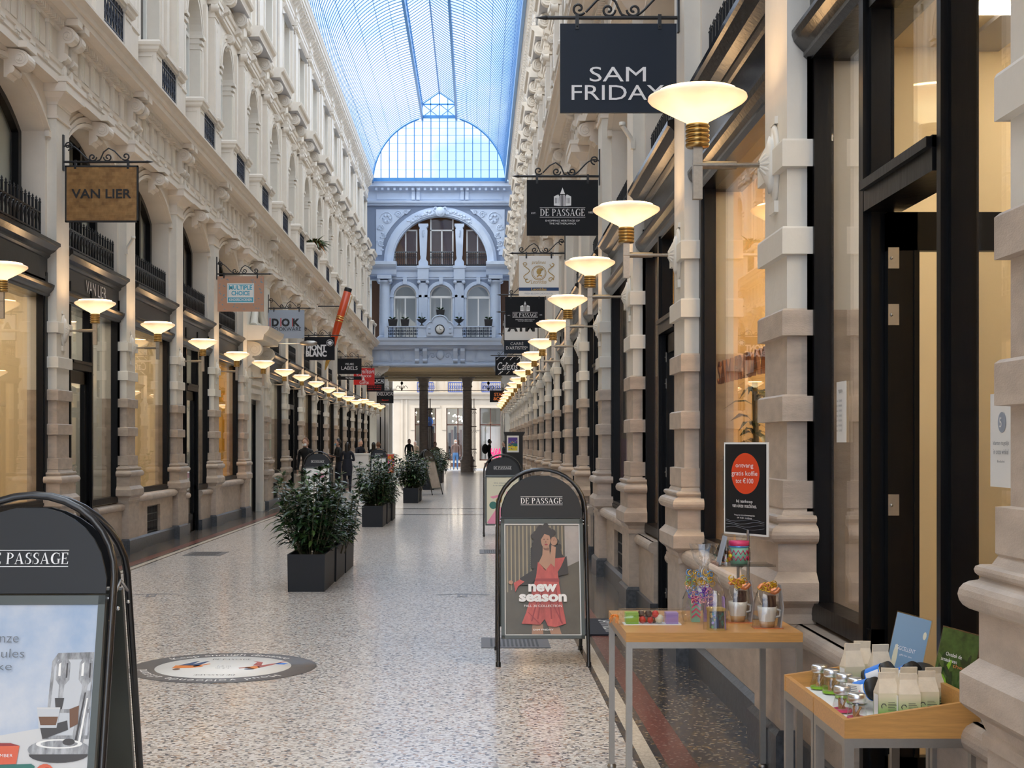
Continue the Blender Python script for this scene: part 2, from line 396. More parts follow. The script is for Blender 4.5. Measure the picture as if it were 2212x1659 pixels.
def capital_mb():
    b = MB()
    stackbox(b, [(5.42, .004, 0), (5.425, .02, 0), (5.455, .02, 0), (5.46, .004, 0), (5.58, .004, 0), (5.582, .015, 0), (5.61, .02, 0), (5.65, .075, 0), (5.66, .085, 0), (5.70, .125, 0), (5.705, .15, 0), (5.81, .15, 0), (5.815, .165, 0), (5.87, .165, 0)], ky=.9)
    for s in (-1, 1): console(b, s * .135, .15, 6.05, 6.50, -.02, .19)
    b.box(-.245, .1, -.24, -.05, 6.50, 6.575); b.box(-.245, .1, .05, .24, 6.50, 6.575)
    for s in (-1, 1):      # little discs under the consoles
        b.prism([(y, z) for y, z in ell(s * .135, 5.985, .05, .075, 12)], 'x', -.07, -.02)
    return b
def fascia_mb():
    """architrave, panelled frieze, dentils and main cornice of one bay"""
    b = MB()
    mould(b, [(-.02, 5.87), (-.02, 5.94), (-.035, 5.945), (-.035, 6.01), (-.05, 6.02), (-.06, 6.06), (0, 6.065)], 0, B)
    b.box(-.0, .3, 0, B, 6.06, 6.46)
    y = .42
    for i in range(5):
        yy = .50 + i * .48
        b.box(-.055, 0, yy - .07, yy + .07, 5.975, 6.02)         # guttae strips
        for q in range(4): b.box(-.05, 0, yy - .06 + q * .033, yy - .043 + q * .033, 5.945, 5.975)
        b.box(-.035, .05, yy + .10, yy + .24, 6.085, 6.40); b.box(-.05, .05, yy + .085, yy + .255, 6.40, 6.44)
        for q in range(3): b.box(-.045, .02, yy + .108 + q * .048, yy + .128 + q * .048, 6.09, 6.40)
        b.box(-.015, .02, yy - .13, yy + .06, 6.12, 6.36); b.box(-.006, .02, yy - .15, yy + .08, 6.10, 6.38)
    mould(b, [(-.03, 6.44), (-.05, 6.455), (-.05, 6.46), (-.06, 6.53), (-.10, 6.535), (-.12, 6.575)], 0, B)
    n = 36
    for i in range(n):
        yy = .27 + (B - .54) * i / n
        b.box(-.105, -.05, yy, yy + .042, 6.465, 6.53)
    mould(b, [(-.10, 6.575), (-.245, 6.578), (-.245, 6.585), (-.255, 6.65), (-.285, 6.66), (-.30, 6.70), (-.335, 6.745), (-.355, 6.75), (-.355, 6.78), (-.1, 6.80)], 0, B, ub=.6)
    return b
def seg_arch(c, half, zs, rise, n=14):
    R = (half * half + rise * rise) / (2 * rise); cz = zs + rise - R; a0 = math.asin(half / R)
    return [(c + R * math.sin(-a0 + 2 * a0 * i / n), cz + R * math.cos(-a0 + 2 * a0 * i / n)) for i in range(n + 1)]
def archwall_mb():
    """first floor: segmental arch between piers with deep reveal and scrolled keystone"""
    b = MB(); c = B / 2; h = 1.28; A = seg_arch(c, h, 5.26, .42)
    u0, u1 = .11, .46
    for i in range(len(A) - 1):
        (ya, za), (yb, zb) = A[i], A[i + 1]
        b.face([(u0, ya, za), (u0, yb, zb), (u0, yb, 5.88), (u0, ya, 5.88)][::-1])
        b.face([(u0, ya, za), (u1, ya, za), (u1, yb, zb), (u0, yb, zb)][::-1])
    for s, y0 in ((-1, .20), (1, B - .20)):
        ya = c + s * h
        b.face([(u0, y0, 3.7), (u0, ya, 3.7), (u0, ya, 5.88), (u0, y0, 5.88)])
        b.face([(u0, ya, 3.7), (u1, ya, 3.7), (u1, ya, 5.26), (u0, ya, 5.26)])
    for off, pr, wd in ((.02, .055, .05), (.08, .04, .07), (.16, .02, .05)):      # archivolt bands
        Ai = seg_arch(c, h + off * .6, 5.26, .42 + off); Ao = seg_arch(c, h + (off + wd) * .6, 5.26, .42 + off + wd)
        rings = []
        for i in range(len(Ai)):
            rings.append([(u0 - pr, Ai[i][0], Ai[i][1]), (u0 - pr, Ao[i][0], min(Ao[i][1], 5.87)), (u0, Ao[i][0], min(Ao[i][1], 5.87)), (u0, Ai[i][0], Ai[i][1])])
        b.grid(rings)
    for s in (-1, 1): b.box(u0 - .05, u0, c + s * h - .02, c + s * (h + .10), 5.20, 5.265)
    console(b, c, .24, 5.50, 5.80, .09, .24); b.box(-.15, .1, c - .17, c + .17, 5.80, 5.87)
    b.box(-.06, .12, .2, B - .2, 5.80, 5.87)
    b.box(.45, .50, .15, c - h, 3.7, 5.9); b.box(.45, .50, c + h, B - .15, 3.7, 5.9)
    return b
def archwindow_mb():
    b = MB(); c = B / 2; h = 1.27; A = seg_arch(c, h, 5.25, .42); Ai = seg_arch(c, h - .10, 5.22, .37)
    o = [(c - h, 3.7)] + A + [(c + h, 3.7)]; i_ = [(c - h + .1, 3.75)] + Ai + [(c + h - .1, 3.75)]
    b.grid([[(.38, p[0], p[1]), (.38, q[0], q[1]), (.46, q[0], q[1]), (.46, p[0], p[1])] for p, q in zip(o, i_)])
    for y in (c - .42, c + .42): b.box(.36, .46, y - .045, y + .045, 3.7, 5.58)
    b.box(.37, .45, c - h, c + h, 3.7, 3.82)
    return b
def archpane_mb():
    b = MB(); c = B / 2; A = seg_arch(c, 1.25, 5.25, .40)
    b.face([(.43, p[0], p[1]) for p in [(c - 1.25, 3.72)] + A + [(c + 1.25, 3.72)]]); return b
def blind_mb():
    b = MB(); c = B / 2; A = seg_arch(c, 1.27, 5.25, .42)
    b.face([(.50, p[0], p[1]) for p in [(c - 1.27, 3.7)] + A + [(c + 1.27, 3.7)]]); return b
def gothic_rail(b, y0, y1, u, z0, z1, step=.13, finial=True, mi=0):
    n = max(2, int(round((y1 - y0) / step))); st = (y1 - y0) / n; H = z1 - z0
    for z in (z0 + .02, z0 + H * .22, z0 + H * .80): b.box(u - .012, u + .012, y0, y1, z - .01, z + .01, mi)
    for i in range(n + 1):
        y = y0 + i * st
        b.box(u - .012, u + .012, y - .012, y + .012, z0, z1 + (.04 if finial else 0), mi)
        if finial:
            b.lathe([(0.001, z1 + .02), (.022, z1 + .045), (.008, z1 + .06), (.014, z1 + .07), (.001, z1 + .10)], 5, (u, y, 0), mi)
        if i < n - 1:
            P = []; ye = y + 2 * st; ym = (y + ye) / 2
            for t in range(9):
                a = t / 8; P.append((u, y + (ym - y) * (1 - math.cos(a * PI / 2)), z0 + H * .22 + H * .55 * math.sin(a * PI / 2)))
            Q = [(u, 2 * ym - p[1], p[2]) for p in P]
            b.tube(P, .012, 4, mi, False); b.tube(Q, .012, 4, mi, False)
        b.lathe([(.001, 0), (.02, .015), (.001, .03)], 5, (u, y, z0 + H * .45), mi)
def rail1_mb():
    b = MB(); gothic_rail(b, .32, B - .32, .17, 4.02, 4.40, .128); return b
def rail2_mb():
    b = MB(); c = B / 2; y0, y1, u = c - .50, c + .50, -.16; n = 7; st = (y1 - y0) / n
    for z in (6.87, 7.02, 7.34): b.box(u - .01, u + .01, y0, y1, z - .01, z + .01)
    for i in range(n + 1):
        y = y0 + i * st; b.box(u - .009, u + .009, y - .008, y + .008, 6.80, 7.46)
        if i < n:
            for zc, r in ((7.18, .066), (6.95, .055), (7.40, .045)):
                b.tube([(u, y + st / 2 + r * math.cos(t * PI / 5), zc + r * math.sin(t * PI / 5)) for t in range(10)], .008, 4, 0, False, closed=True)
            b.tube([(u, y, 7.03), (u, y + st, 7.33)], .007, 4); b.tube([(u, y + st, 7.03), (u, y, 7.33)], .007, 4)
    return b
def panelbox(b, u0, u1, y0, y1, z0, z1, fr=.05, dp=.012):
    """pedestal with raised frames on its three open faces"""
    b.box(u0, u1, y0, y1, z0, z1)
    for (a, c) in ((y0 - dp, y0), (y1, y1 + dp)):
        b.box(u0 + fr, u1 - fr, a, c, z0 + fr, z0 + fr + .02); b.box(u0 + fr, u1 - fr, a, c, z1 - fr - .02, z1 - fr)
        b.box(u0 + fr, u0 + fr + .02, a, c, z0 + fr, z1 - fr); b.box(u1 - fr - .02, u1 - fr, a, c, z0 + fr, z1 - fr)
    b.box(u0 - dp, u0, y0 + fr, y1 - fr, z0 + fr, z0 + fr + .02); b.box(u0 - dp, u0, y0 + fr, y1 - fr, z1 - fr - .02, z1 - fr)
def balcony_mb():
    b = MB(); c = B / 2
    for s in (-1, 1):
        ya, yb = (c - .88, c - .51) if s < 0 else (c + .51, c + .88)
        panelbox(b, -.19, .14, ya, yb, 6.78, 7.40)
        mould2 = [(7.40, .015), (7.43, .045), (7.47, .05), (7.49, .075), (7.53, .08), (7.56, .06)]
        b.grid([[(-.19 - o, ya - o, z), (.14, ya - o, z), (.14, yb + o, z), (-.19 - o, yb + o, z)] for z, o in mould2])
    b.box(-.24, -.08, c - .5, c + .5, 7.47, 7.53); b.box(-.21, -.11, c - .5, c + .5, 7.43, 7.47)
    return b
def second_mb():
    """second floor: arched opening, imposts, ionic pilaster strips, stepped entablature, hood on scrolls"""
    b = MB(); c = B / 2; r = .60; zs = 9.0; u0, u1 = .12, .34
    A = [(c - r * math.cos(PI * i / 16), zs + r * math.sin(PI * i / 16)) for i in range(17)]
    for i in range(16):
        (ya, za), (yb, zb) = A[i], A[i + 1]
        b.face([(u0, ya, za), (u0, ya, 10.0), (u0, yb, 10.0), (u0, yb, zb)])
        b.face([(u0, ya, za), (u0, yb, zb), (u1, yb, zb), (u1, ya, za)])
    for s in (-1, 1):
        y0 = 0 if s < 0 else B; ya = c + s * r
        b.face([(u0, y0, 6.8), (u0, y0, 10.0), (u0, ya, 10.0), (u0, ya, 6.8)][::s]); b.face([(u0, ya, 6.8), (u0, ya, zs), (u1, ya, zs), (u1, ya, 6.8)][::s])
        for z, pr in ((8.80, .03), (8.90, .05), (9.0, .075)):
            b.box(u0 - pr, u1, ya - s * .012, ya + s * .22, z, z + .055)
        b.box(u0 - .035, u0, ya + s * .10, ya + s * .22, 6.8, 8.80); b.box(u0 - .018, u0, ya, ya + s * .10, 6.8, 8.8)
        # narrow pilaster strips beside the main one
        b.box(.06, u0, c + s * (r + .36), c + s * (r + .52), 6.8, 9.72)
    b.box(u0, u1, c - r, c + r, 6.8, 7.56); b.box(.06, .14, c - r - .05, c + r + .05, 7.52, 7.60)
    for off, pr in ((.0, .05), (.07, .035), (.14, .05)):
        rings = []
        for i in range(17):
            a = PI * i / 16; ri, ro = r + off, r + off + .06
            rings.append([(u0 - pr, c - ri * math.cos(a), zs + ri * math.sin(a)), (u0 - pr, c - ro * math.cos(a), zs + ro * math.sin(a)), (u0, c - ro * math.cos(a), zs + ro * math.sin(a)), (u0, c - ri * math.cos(a), zs + ri * math.sin(a))])
        b.grid(rings)
    console(b, c, .16, 9.52, 9.84, u0, .17)
    # entablature
    mould(b, [(.05, 9.94), (.05, 10.0), (.03, 10.01), (.03, 10.10), (.0, 10.12), (-.02, 10.18), (.06, 10.19), (.06, 10.40)], 0, B)
    for s in (-1, 1): console(b, c + s * .66, .17, 9.98, 10.48, .06, .27)
    mould(b, [(.05, 10.48), (-.20, 10.485), (-.20, 10.52), (-.22, 10.60), (-.27, 10.63), (-.29, 10.68), (-.29, 10.71), (.1, 10.73)], c - .98, c + .98)
    mould(b, [(.0, 10.50), (-.03, 10.52), (-.05, 10.60), (-.05, 10.66), (.1, 10.68)], 0, B)
    # third floor wall with square-headed window
    u2 = .27; h3 = .52
    for s in (-1, 1):
        y0 = 0 if s < 0 else B; ya = c + s * h3
        b.face([(u2, y0, 10.6), (u2, y0, 14.0), (u2, ya, 14.0), (u2, ya, 10.6)][::s]); b.face([(u2, ya, 10.9), (u2, ya, 13.1), (u2 + .2, ya, 13.1), (u2 + .2, ya, 10.9)][::s])
        b.box(u2 - .05, u2, ya - s * .0, ya + s * .12, 10.9, 13.1); b.box(u2 - .03, u2, ya + s * .12, ya + s * .2, 10.9, 13.1)
        b.box(.20, .30, c + s * 1.02, c + s * 1.2, 10.7, 13.3)
    b.box(u2, .5, c - h3, c + h3, 10.6, 10.95); b.box(u2, .5, c - h3, c + h3, 13.1, 14.0)
    b.box(.17, u2 + .1, c - h3 - .2, c + h3 + .2, 10.88, 10.97)
    mould(b, [(u2, 13.1), (.22, 13.12), (.22, 13.24), (.17, 13.27), (.12, 13.33), (.12, 13.36), (u2, 13.37)], c - h3 - .24, c + h3 + .24)
    mould(b, [(.20, 13.52), (.20, 13.62), (.18, 13.63), (.18, 13.72), (.14, 13.76), (.22, 13.77), (.22, 14.10), (.16, 14.12), (.13, 14.17)], 0, B)
    for i in range(10):
        y = B * (i + .5) / 10; b.box(.02, .22, y - .055, y + .055, 14.03, 14.15); b.prism([(.22, 13.90), (.15, 13.93), (.06, 14.03), (.22, 14.03)], 'y', y - .045, y + .045)
    mould(b, [(.14, 14.15), (.0, 14.155), (-.0, 14.25), (-.03, 14.27), (-.05, 14.34), (-.075, 14.37), (-.075, 14.42), (.0, 14.44), (.0, 14.60)], 0, B, ub=.5)
    return b
def soffit_mb():
    """underside of the hoods, in a darker grey"""
    b = MB(); c = B / 2
    b.box(-.19, .05, c - .96, c + .96, 10.472, 10.479); b.box(.13, .26, c - .74, c + .74, 13.088, 13.094)
    return b
def pilaster_mb():
    b = MB(); h = .20; X0 = -.005
    def st(L, u=X0, hh=h): b.grid([[(u - o, -(hh + o), z), (.2, -(hh + o), z), (.2, hh + o, z), (u - o, hh + o, z)] for z, o in L])
    st([(6.78, .04), (7.48, .04), (7.50, .06), (7.56, .06), (7.58, .02), (7.68, .02), (7.70, 0), (9.62, 0), (9.625, .015), (9.65, .015), (9.655, 0), (9.74, 0)])
    b.box(X0 - .012, X0, -h + .05, h - .05, 7.8, 9.5)
    # ionic cap: bolsters and volutes
    for s in (-1, 1):
        b.lathe([(.001, -.0), (.088, .0), (.075, .06), (.088, .12), (.088, .13), (.001, .13)], 12, (X0 - .07 + .0, s * (h - .005), 9.80), axis='x')
        b.lathe([(.001, -.012), (.03, -.012), (.03, 0), (.001, 0)], 8, (X0 - .07, s * (h - .005), 9.80), axis='x')
    b.box(X0 - .06, .1, -h, h, 9.74, 9.85); b.box(X0 - .085, .15, -h - .05, h + .05, 9.86, 9.94)
    st([(9.94, .03), (10.02, .03), (10.03, .045), (10.12, .05), (10.16, .09), (10.20, .10), (10.205, .0), (10.46, .0), (10.47, .03), (10.56, .06), (10.62, .09), (10.68, .09)])
    # third floor strip
    u = .16
    st([(10.68, .03), (10.95, .03), (10.97, .05), (11.0, .02), (11.05, 0), (13.22, 0), (13.225, .015), (13.25, .0), (13.30, 0)], u)
    for s in (-1, 1):
        b.lathe([(.001, 0), (.075, 0), (.065, .05), (.075, .11), (.001, .11)], 12, (u - .055, s * (h - .01), 13.37), axis='x')
    b.box(u - .06, .3, -h, h, 13.30, 13.42); b.box(u - .07, .3, -h - .04, h + .04, 13.43, 13.51)
    st([(13.51, .02), (13.62, .02), (13.63, .04), (13.72, .04), (13.77, .07), (13.78, 0), (14.0, 0), (14.1, .03), (14.15, .08)], u)
    # low relief drop on the shaft
    b.ball((X0, 0, 9.45), .05, 0, 8, (.5, 1, 1.6)); b.ball((X0, 0, 9.33), .035, 0, 8, (.5, 1, 1.8))
    return b
def sash_mb():
    b = MB(); c = B / 2
    for y in (c - .58, c - .03, c + .52): b.box(.29, .34, y, y + .06, 7.56, 9.02)
    for z in (7.56, 8.98): b.box(.29, .34, c - .58, c + .58, z, z + .07)
    pts = [(c - .6 * math.cos(PI * i / 14), 9 + .6 * math.sin(PI * i / 14)) for i in range(15)]; q = [(c - .53 * math.cos(PI * i / 14), 9 + .53 * math.sin(PI * i / 14)) for i in range(15)]
    b.grid([[(.29, p[0], p[1]), (.29, r[0], r[1]), (.34, r[0], r[1]), (.34, p[0], p[1])] for p, r in zip(pts, q)])
    for y in (c - .52, c - .03, c + .46): b.box(.42, .46, y, y + .06, 10.95, 13.1)
    for z in (10.95, 12.3, 13.04): b.box(.42, .46, c - .52, c + .52, z, z + .06)
    return b
def sashpane_mb():
    b = MB(); c = B / 2
    b.face([(.32, p[0], p[1]) for p in [(c - .6, 7.56)] + [(c - .6 * math.cos(PI * i / 14), 9 + .6 * math.sin(PI * i / 14)) for i in range(15)] + [(c + .6, 7.56)]])
    b.box(.435, .440, c - .52, c + .52, 10.95, 13.1); return b
def curtain_mb():
    b = MB(); c = B / 2
    b.box(.60, .62, c - .8, c + .8, 6.8, 9.8); b.box(.60, .62, c - .7, c + .7, 10.8, 13.2); return b

wall_of = {}
for sd, nm in (('L', 'wall_left'), ('R', 'wall_right')):
    w = thing(nm, ('cream' if sd == 'L' else 'cream right-hand') + ' arcade wall of shopfronts with three ornate storeys', 'wall', (0, 0, 0), kind='structure'); wall_of[sd] = w
    K = range(-3, 18)
    for k in K:
        inst('pier', pier_mb, 'pier', ['sandstone', 'pier_paint', 'bluestone'], sd, yk(k), w)
        up(sd, k, 'cap', capital_mb, 'capital', ['cream'], w)
        up(sd, k, 'pil', pilaster_mb, 'pilaster', ['cream'], w)
        if True:
            up(sd, k, 'fas', fascia_mb, 'cornice', ['cream'], w)
            up(sd, k, 'arw', archwall_mb, 'arch', ['cream'], w)
            f = up(sd, k, 'awf', archwindow_mb, 'arched_window', ['black_wood'], w)
            p = up(sd, k, 'awp', archpane_mb, 'pane', ['glass'], None); p.parent = f; p.location = (0, 0, 0)
            up(sd, k, 'bli', blind_mb, 'blind', ['blind'], w)
            up(sd, k, 'bal', balcony_mb, 'balcony', ['cream'], w)
            up(sd, k, 'sec', second_mb, 'upper_storey', ['cream'], w)
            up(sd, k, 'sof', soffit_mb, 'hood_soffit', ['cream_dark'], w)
            f = up(sd, k, 'sas', sash_mb, 'sash_window', ['near_white'], w)
            p = up(sd, k, 'sap', sashpane_mb, 'pane', ['glass'], None); p.parent = f; p.location = (0, 0, 0)
            up(sd, k, 'cur', curtain_mb, 'curtain', ['blind'], w)
            up(sd, k, 'ra1', rail1_mb, 'iron_railing', ['iron'], w)
            up(sd, k, 'ra2', rail2_mb, 'balcony_railing', ['blue_iron'], w)
    # the masonry behind
    b = MB(); X, mir = SIDES[sd]; s = -1 if mir else 1
    b.box(X + s * .9, X + s * 5.0, -6, YE + 1, 3.62, 3.75)
    b.box(X + s * .85, X + s * 1.05, -6, YE + 1, 3.4, 14.4)
    b.box(X + s * 4.9, X + s * 5.1, -6, YE + 1, -.02, 3.65)
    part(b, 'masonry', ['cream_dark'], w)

# ------------------------------------------------------------------ shopfronts, ground floor
def up_fascia_mb(col=0):
    """dark timber fascia board between two cornices, sits over the glass"""
    b = MB(); y0, y1 = .25, B - .25
    mould(b, [(.10, 3.36), (.075, 3.38), (.075, 3.40), (.055, 3.42), (.03, 3.45), (.02, 3.48), (.02, 3.50), (.09, 3.51), (.105, 3.52), (.105, 3.80), (.09, 3.81), (.07, 3.83), (.07, 3.85), (.02, 3.88), (-.03, 3.93), (-.05, 3.94), (-.05, 3.975), (-.02, 3.985), (.1, 4.0)], y0, y1, ub=.4)
    b.box(.098, .106, y0 + .1, y1 - .1, 3.555, 3.765); return b
def frame_posts(b, y0, y1, z0, z1, ys, u=.12, d=.08, w=.055):
    """moulded black timber frame round an opening with posts at ys"""
    for y in [y0 + w / 2, y1 - w / 2] + list(ys):
        b.box(u, u + d, y - w / 2, y + w / 2, z0, z1); b.box(u - .02, u + .02, y - w * .22, y + w * .22, z0, z1)
    for z in (z0, z1 - .08): b.box(u, u + d, y0, y1, z, z + .08); b.box(u - .015, u, y0, y1, z + .02, z + .05)
BZ = .80
def bulk_mb(grille=False):
    b = MB(); y0, y1 = .25, B - .25
    b.grid([[(.02, y, z) for z in (0,)] for y in (y0,)] if False else [[(.015, y0, 0), (.3, y0, 0), (.3, y1, 0), (.015, y1, 0)], [(.015, y0, .165), (.3, y0, .165), (.3, y1, .165), (.015, y1, .165)], [(.045, y0, .19), (.3, y0, .19), (.3, y1, .19), (.045, y1, .19)]], 1)
    if not grille: b.box(.05, .3, y0, y1, .19, .69)
    else:
        c = B / 2; b.box(.05, .3, y0, c - .42, .19, .69); b.box(.05, .3, c + .42, y1, .19, .69); b.box(.17, .3, c - .42, c + .42, .19, .69, 2); b.box(.05, .3, c - .42, c + .42, .60, .69)
    P = [(.3, .69), (.05, .69)] + [(.02 + .055 * math.cos(math.radians(a)), .745 + .055 * math.sin(math.radians(a))) for a in range(-90, -271, -20)] + [(.04, .80), (.3, .80)]
    b.prism(P, 'y', y0, y1, 0)
    return b
def grille_mb():
    b = MB(); c = B / 2
    for i in range(13):
        y = c - .40 + i * .8 / 12; b.box(.09, .105, y - .007, y + .007, .20, .60)
        if i < 12:
            for z in (.30, .42, .52): b.tube([(.1, y + .033 + .028 * math.cos(t * PI / 4), z + .045 * math.sin(t * PI / 4)) for t in range(8)], .006, 4, 0, False, closed=True)
    for z in (.21, .36, .47, .585): b.box(.088, .108, c - .41, c + .41, z - .008, z + .008)
    return b
def winframe_mb():
    b = MB(); frame_posts(b, .30, B - .30, BZ, 3.45, []); b.box(.10, .195, .25, .31, BZ, 3.5); b.box(.10, .195, B - .31, B - .25, BZ, 3.5); return b
def doorframe_mb(dy=(1.0, 1.87)):
    b = MB(); a, c = dy
    for y0, y1 in ((.25, .31), (a - .10, a), (c, c + .12), (B - .31, B - .25)):
        z0 = .72 if y0 < .5 or y1 > B - .5 else 0
        b.box(.11, .20, y0, y1, z0, 3.5); b.box(.085, .12, y0 + .03, y1 - .03, z0, 3.5)
    b.box(.10, .21, .3, B - .3, 3.30, 3.5); b.box(.10, .21, .3, a, .72, .80); b.box(.10, .21, c, B - .3, .72, .80)
    b.box(.08, .23, a, c, 2.44, 2.56); b.box(.06, .23, a, c, 2.52, 2.555); b.box(.10, .21, a, c, 3.24, 3.32)
    return b
def panes_mb(kind, dy=(1.0, 1.87)):
    b = MB()
    if kind == 'w': b.box(.185, .193, .30, B - .30, BZ, 3.42)
    else:
        a, c = dy; b.box(.185, .193, .33, a - .12, .76, 3.36); b.box(.185, .193, c + .12, B - .33, .76, 3.36); b.box(.185, .193, a, c, 2.55, 3.26)
    return b
def dbulk_mb(dy=(1.0, 1.87)):
    b = MB()
    for y0, y1 in ((.36, dy[0] - .08), (dy[1] + .08, B - .25)):
        b.box(.02, .3, y0, y1, 0, .18, 1); b.box(.05, .3, y0, y1, .18, .60)
        b.prism([(.3, .60), (.05, .60)] + [(.055 + .05 * math.cos(math.radians(a)), .65 + .05 * math.sin(math.radians(a))) for a in range(-90, -271, -20)] + [(.04, .70), (.3, .70)], 'y', y0, y1, 0)
    return b
def door_leaf(parent, side, k, dy, open_=False):
    """glazed door with black stiles; hinged on the far jamb"""
    a, c = dy; w = c - a; X, mir = SIDES[side]; s = -1 if mir else 1
    b = MB(); b.box(-.022, .022, 0, .115, 0, 2.42); b.box(-.022, .022, w - .13, w, 0, 2.42); b.box(-.022, .022, 0, w, 0, .30); b.box(-.022, .022, 0, w, 2.27, 2.42)
    b.box(-.03, .03, .10, .12, .3, 2.27); b.box(-.03, .03, w - .135, w - .115, .3, 2.27)
    g = MB(); g.box(-.004, .004, .115, w - .13, .30, 2.27)
    h = MB(); 
    for q in (-1, 1): h.tube([(q * .022, w - .07, 1.02), (q * .07, w - .07, 1.02), (q * .07, w - .18, 1.02)], .01, 6)
    h.box(-.027, .027, w - .10, w - .04, .92, 1.12)
    hg = MB()
    for z in (.23, 1.24, 1.98, 2.20): hg.box(.022, .0265, .0, .042, z, z + .082); hg.ball((.028, .012, z + .04), .007, 0, 6)
    y = yk(k) + c; ang = (PI if True else 0)
    rot = (PI + s * PI / 2) if open_ else PI           # closed: runs from far jamb towards the camera
    if open_: rot = -s * PI / 2
    o = part(b, 'door_leaf', ['black_wood'], parent, (X + s * (.165 if not open_ else .16), y - (0 if not open_ else .03), 0.01), (0, 0, rot))
    part(g, 'pane', ['glass'], o); part(h, 'handle', ['alu'], o); part(hg, 'hinge', ['steel'], o)
    return o
def room_mb(d=2.6):
    """display space behind the glass: floor, back, sides, ceiling"""
    b = MB(); y0, y1 = .02, B - .02
    b.box(.21, d, y0, y1, .0, .05, 1); b.box(d, d + .05, y0, y1, 0, 3.5); b.box(.21, d, y0 - .0, y0 + .04, 0, 3.5); b.box(.21, d, y1 - .04, y1, 0, 3.5); b.box(.21, d, y0, y1, 3.42, 3.5)
    return b
def deck_mb():
    b = MB(); b.box(.26, 1.0, .1, B - .1, .05, .74); return b
def light_mb():
    b = MB()
    for y in (.7, 1.6, 2.5): b.box(.7, 1.9, y - .05, y + .05, 3.395, 3.41)
    return b
def portal(side, k, parent):
    b = MB(); c = B / 2
    b.box(.05, .35, .245, .80, 0, 5.3); b.box(.05, .35, B - .80, B - .245, 0, 5.3); b.box(.05, .35, .8, B - .8, 2.5, 5.3)
    b.box(.02, .1, .245, .82, 0, .2); b.box(.02, .1, B - .82, B - .245, 0, .2)
    for z in (2.62, 2.80, 2.98): b.box(.0, .1, .95, B - .95, z, z + .10)
    for s in (-1, 1):
        b.box(.0, .1, c + s * .80, c + s * .92, 0, 3.15); console(b, c + s * .86, .22, 3.15, 3.72, .05, .30)
    mould(b, [(.05, 3.72), (-.30, 3.74), (-.32, 3.85), (-.36, 3.88), (-.42, 3.95), (-.44, 4.02), (.05, 4.06)], c - 1.12, c + 1.12)
    for s in (-1, 1): b.tube([(-.03, c + s * (.7 - .6 * t / 8), 4.08 + .55 * math.sin(t / 8 * PI / 2)) for t in range(9)], [.09 - .006 * t for t in range(9)], 8)
    b.ball((-.02, c, 4.72), .24, 0, 12, (.35, .8, 1.2)); b.box(-.02, .1, c - .5, c + .5, 4.06, 4.2)
    inst('portal', lambda: b, 'portal', ['pier_paint'], side, yk(k), parent)
    f = MB(); f.box(.16, .26, .78, .86, 0, 2.5); f.box(.16, .26, B - .86, B - .78, 0, 2.5); f.box(.16, .26, .78, B - .78, 2.4, 2.5); f.box(.20, .24, c - .05, B - .8, 0, 2.45)
    inst('portalf', lambda: f, 'door_frame', ['black_wood'], side, yk(k), parent)
types = {'L': {-3: 'w', -2: 'd', -1: 'w', 0: 'd', 1: 'w', 2: 'w', 3: 'd', 4: 'g', 5: 'd', 6: 'w', 7: 'p', 8: 'g', 9: 'd', 10: 'w', 11: 'd', 12: 'w', 13: 'g', 14: 'd', 15: 'w', 16: 'd', 17: 'w'},
         'R': {-3: 'w', -2: 'w', -1: 'd', 0: 'w', 1: 'd', 2: 'g', 3: 'd', 4: 'g', 5: 'd', 6: 'w', 7: 'g', 8: 'd', 9: 'w', 10: 'd', 11: 'w', 12: 'd', 13: 'w', 14: 'd', 15: 'w', 16: 'd', 17: 'w'}}
room_col = {('R', 0): 'shop_wall_warm', ('R', 1): 'shop_wall_warm', ('L', 6): 'shop_wall_yellow', ('L', 9): 'shop_wall_grey', ('L', 3): 'shop_wall_grey', ('L', 5): 'shop_wall_grey', ('L', 8): 'shop_wall_grey', ('L', 11): 'shop_wall_grey'}
DY = {('R', -1): (1.135, 1.955), ('L', 3): (.66, 1.50), ('R', 1): (.9, 1.75)}
bay_of = {}; wn_ = 0; dn_ = 0
ords = ['first', 'second', 'third', 'fourth', 'fifth', 'sixth', 'seventh', 'eighth', 'ninth', 'tenth', 'eleventh', 'twelfth', 'thirteenth', 'fourteenth', 'fifteenth', 'sixteenth', 'seventeenth', 'eighteenth', 'nineteenth', 'twentieth', 'twenty-first', 'twenty-second']
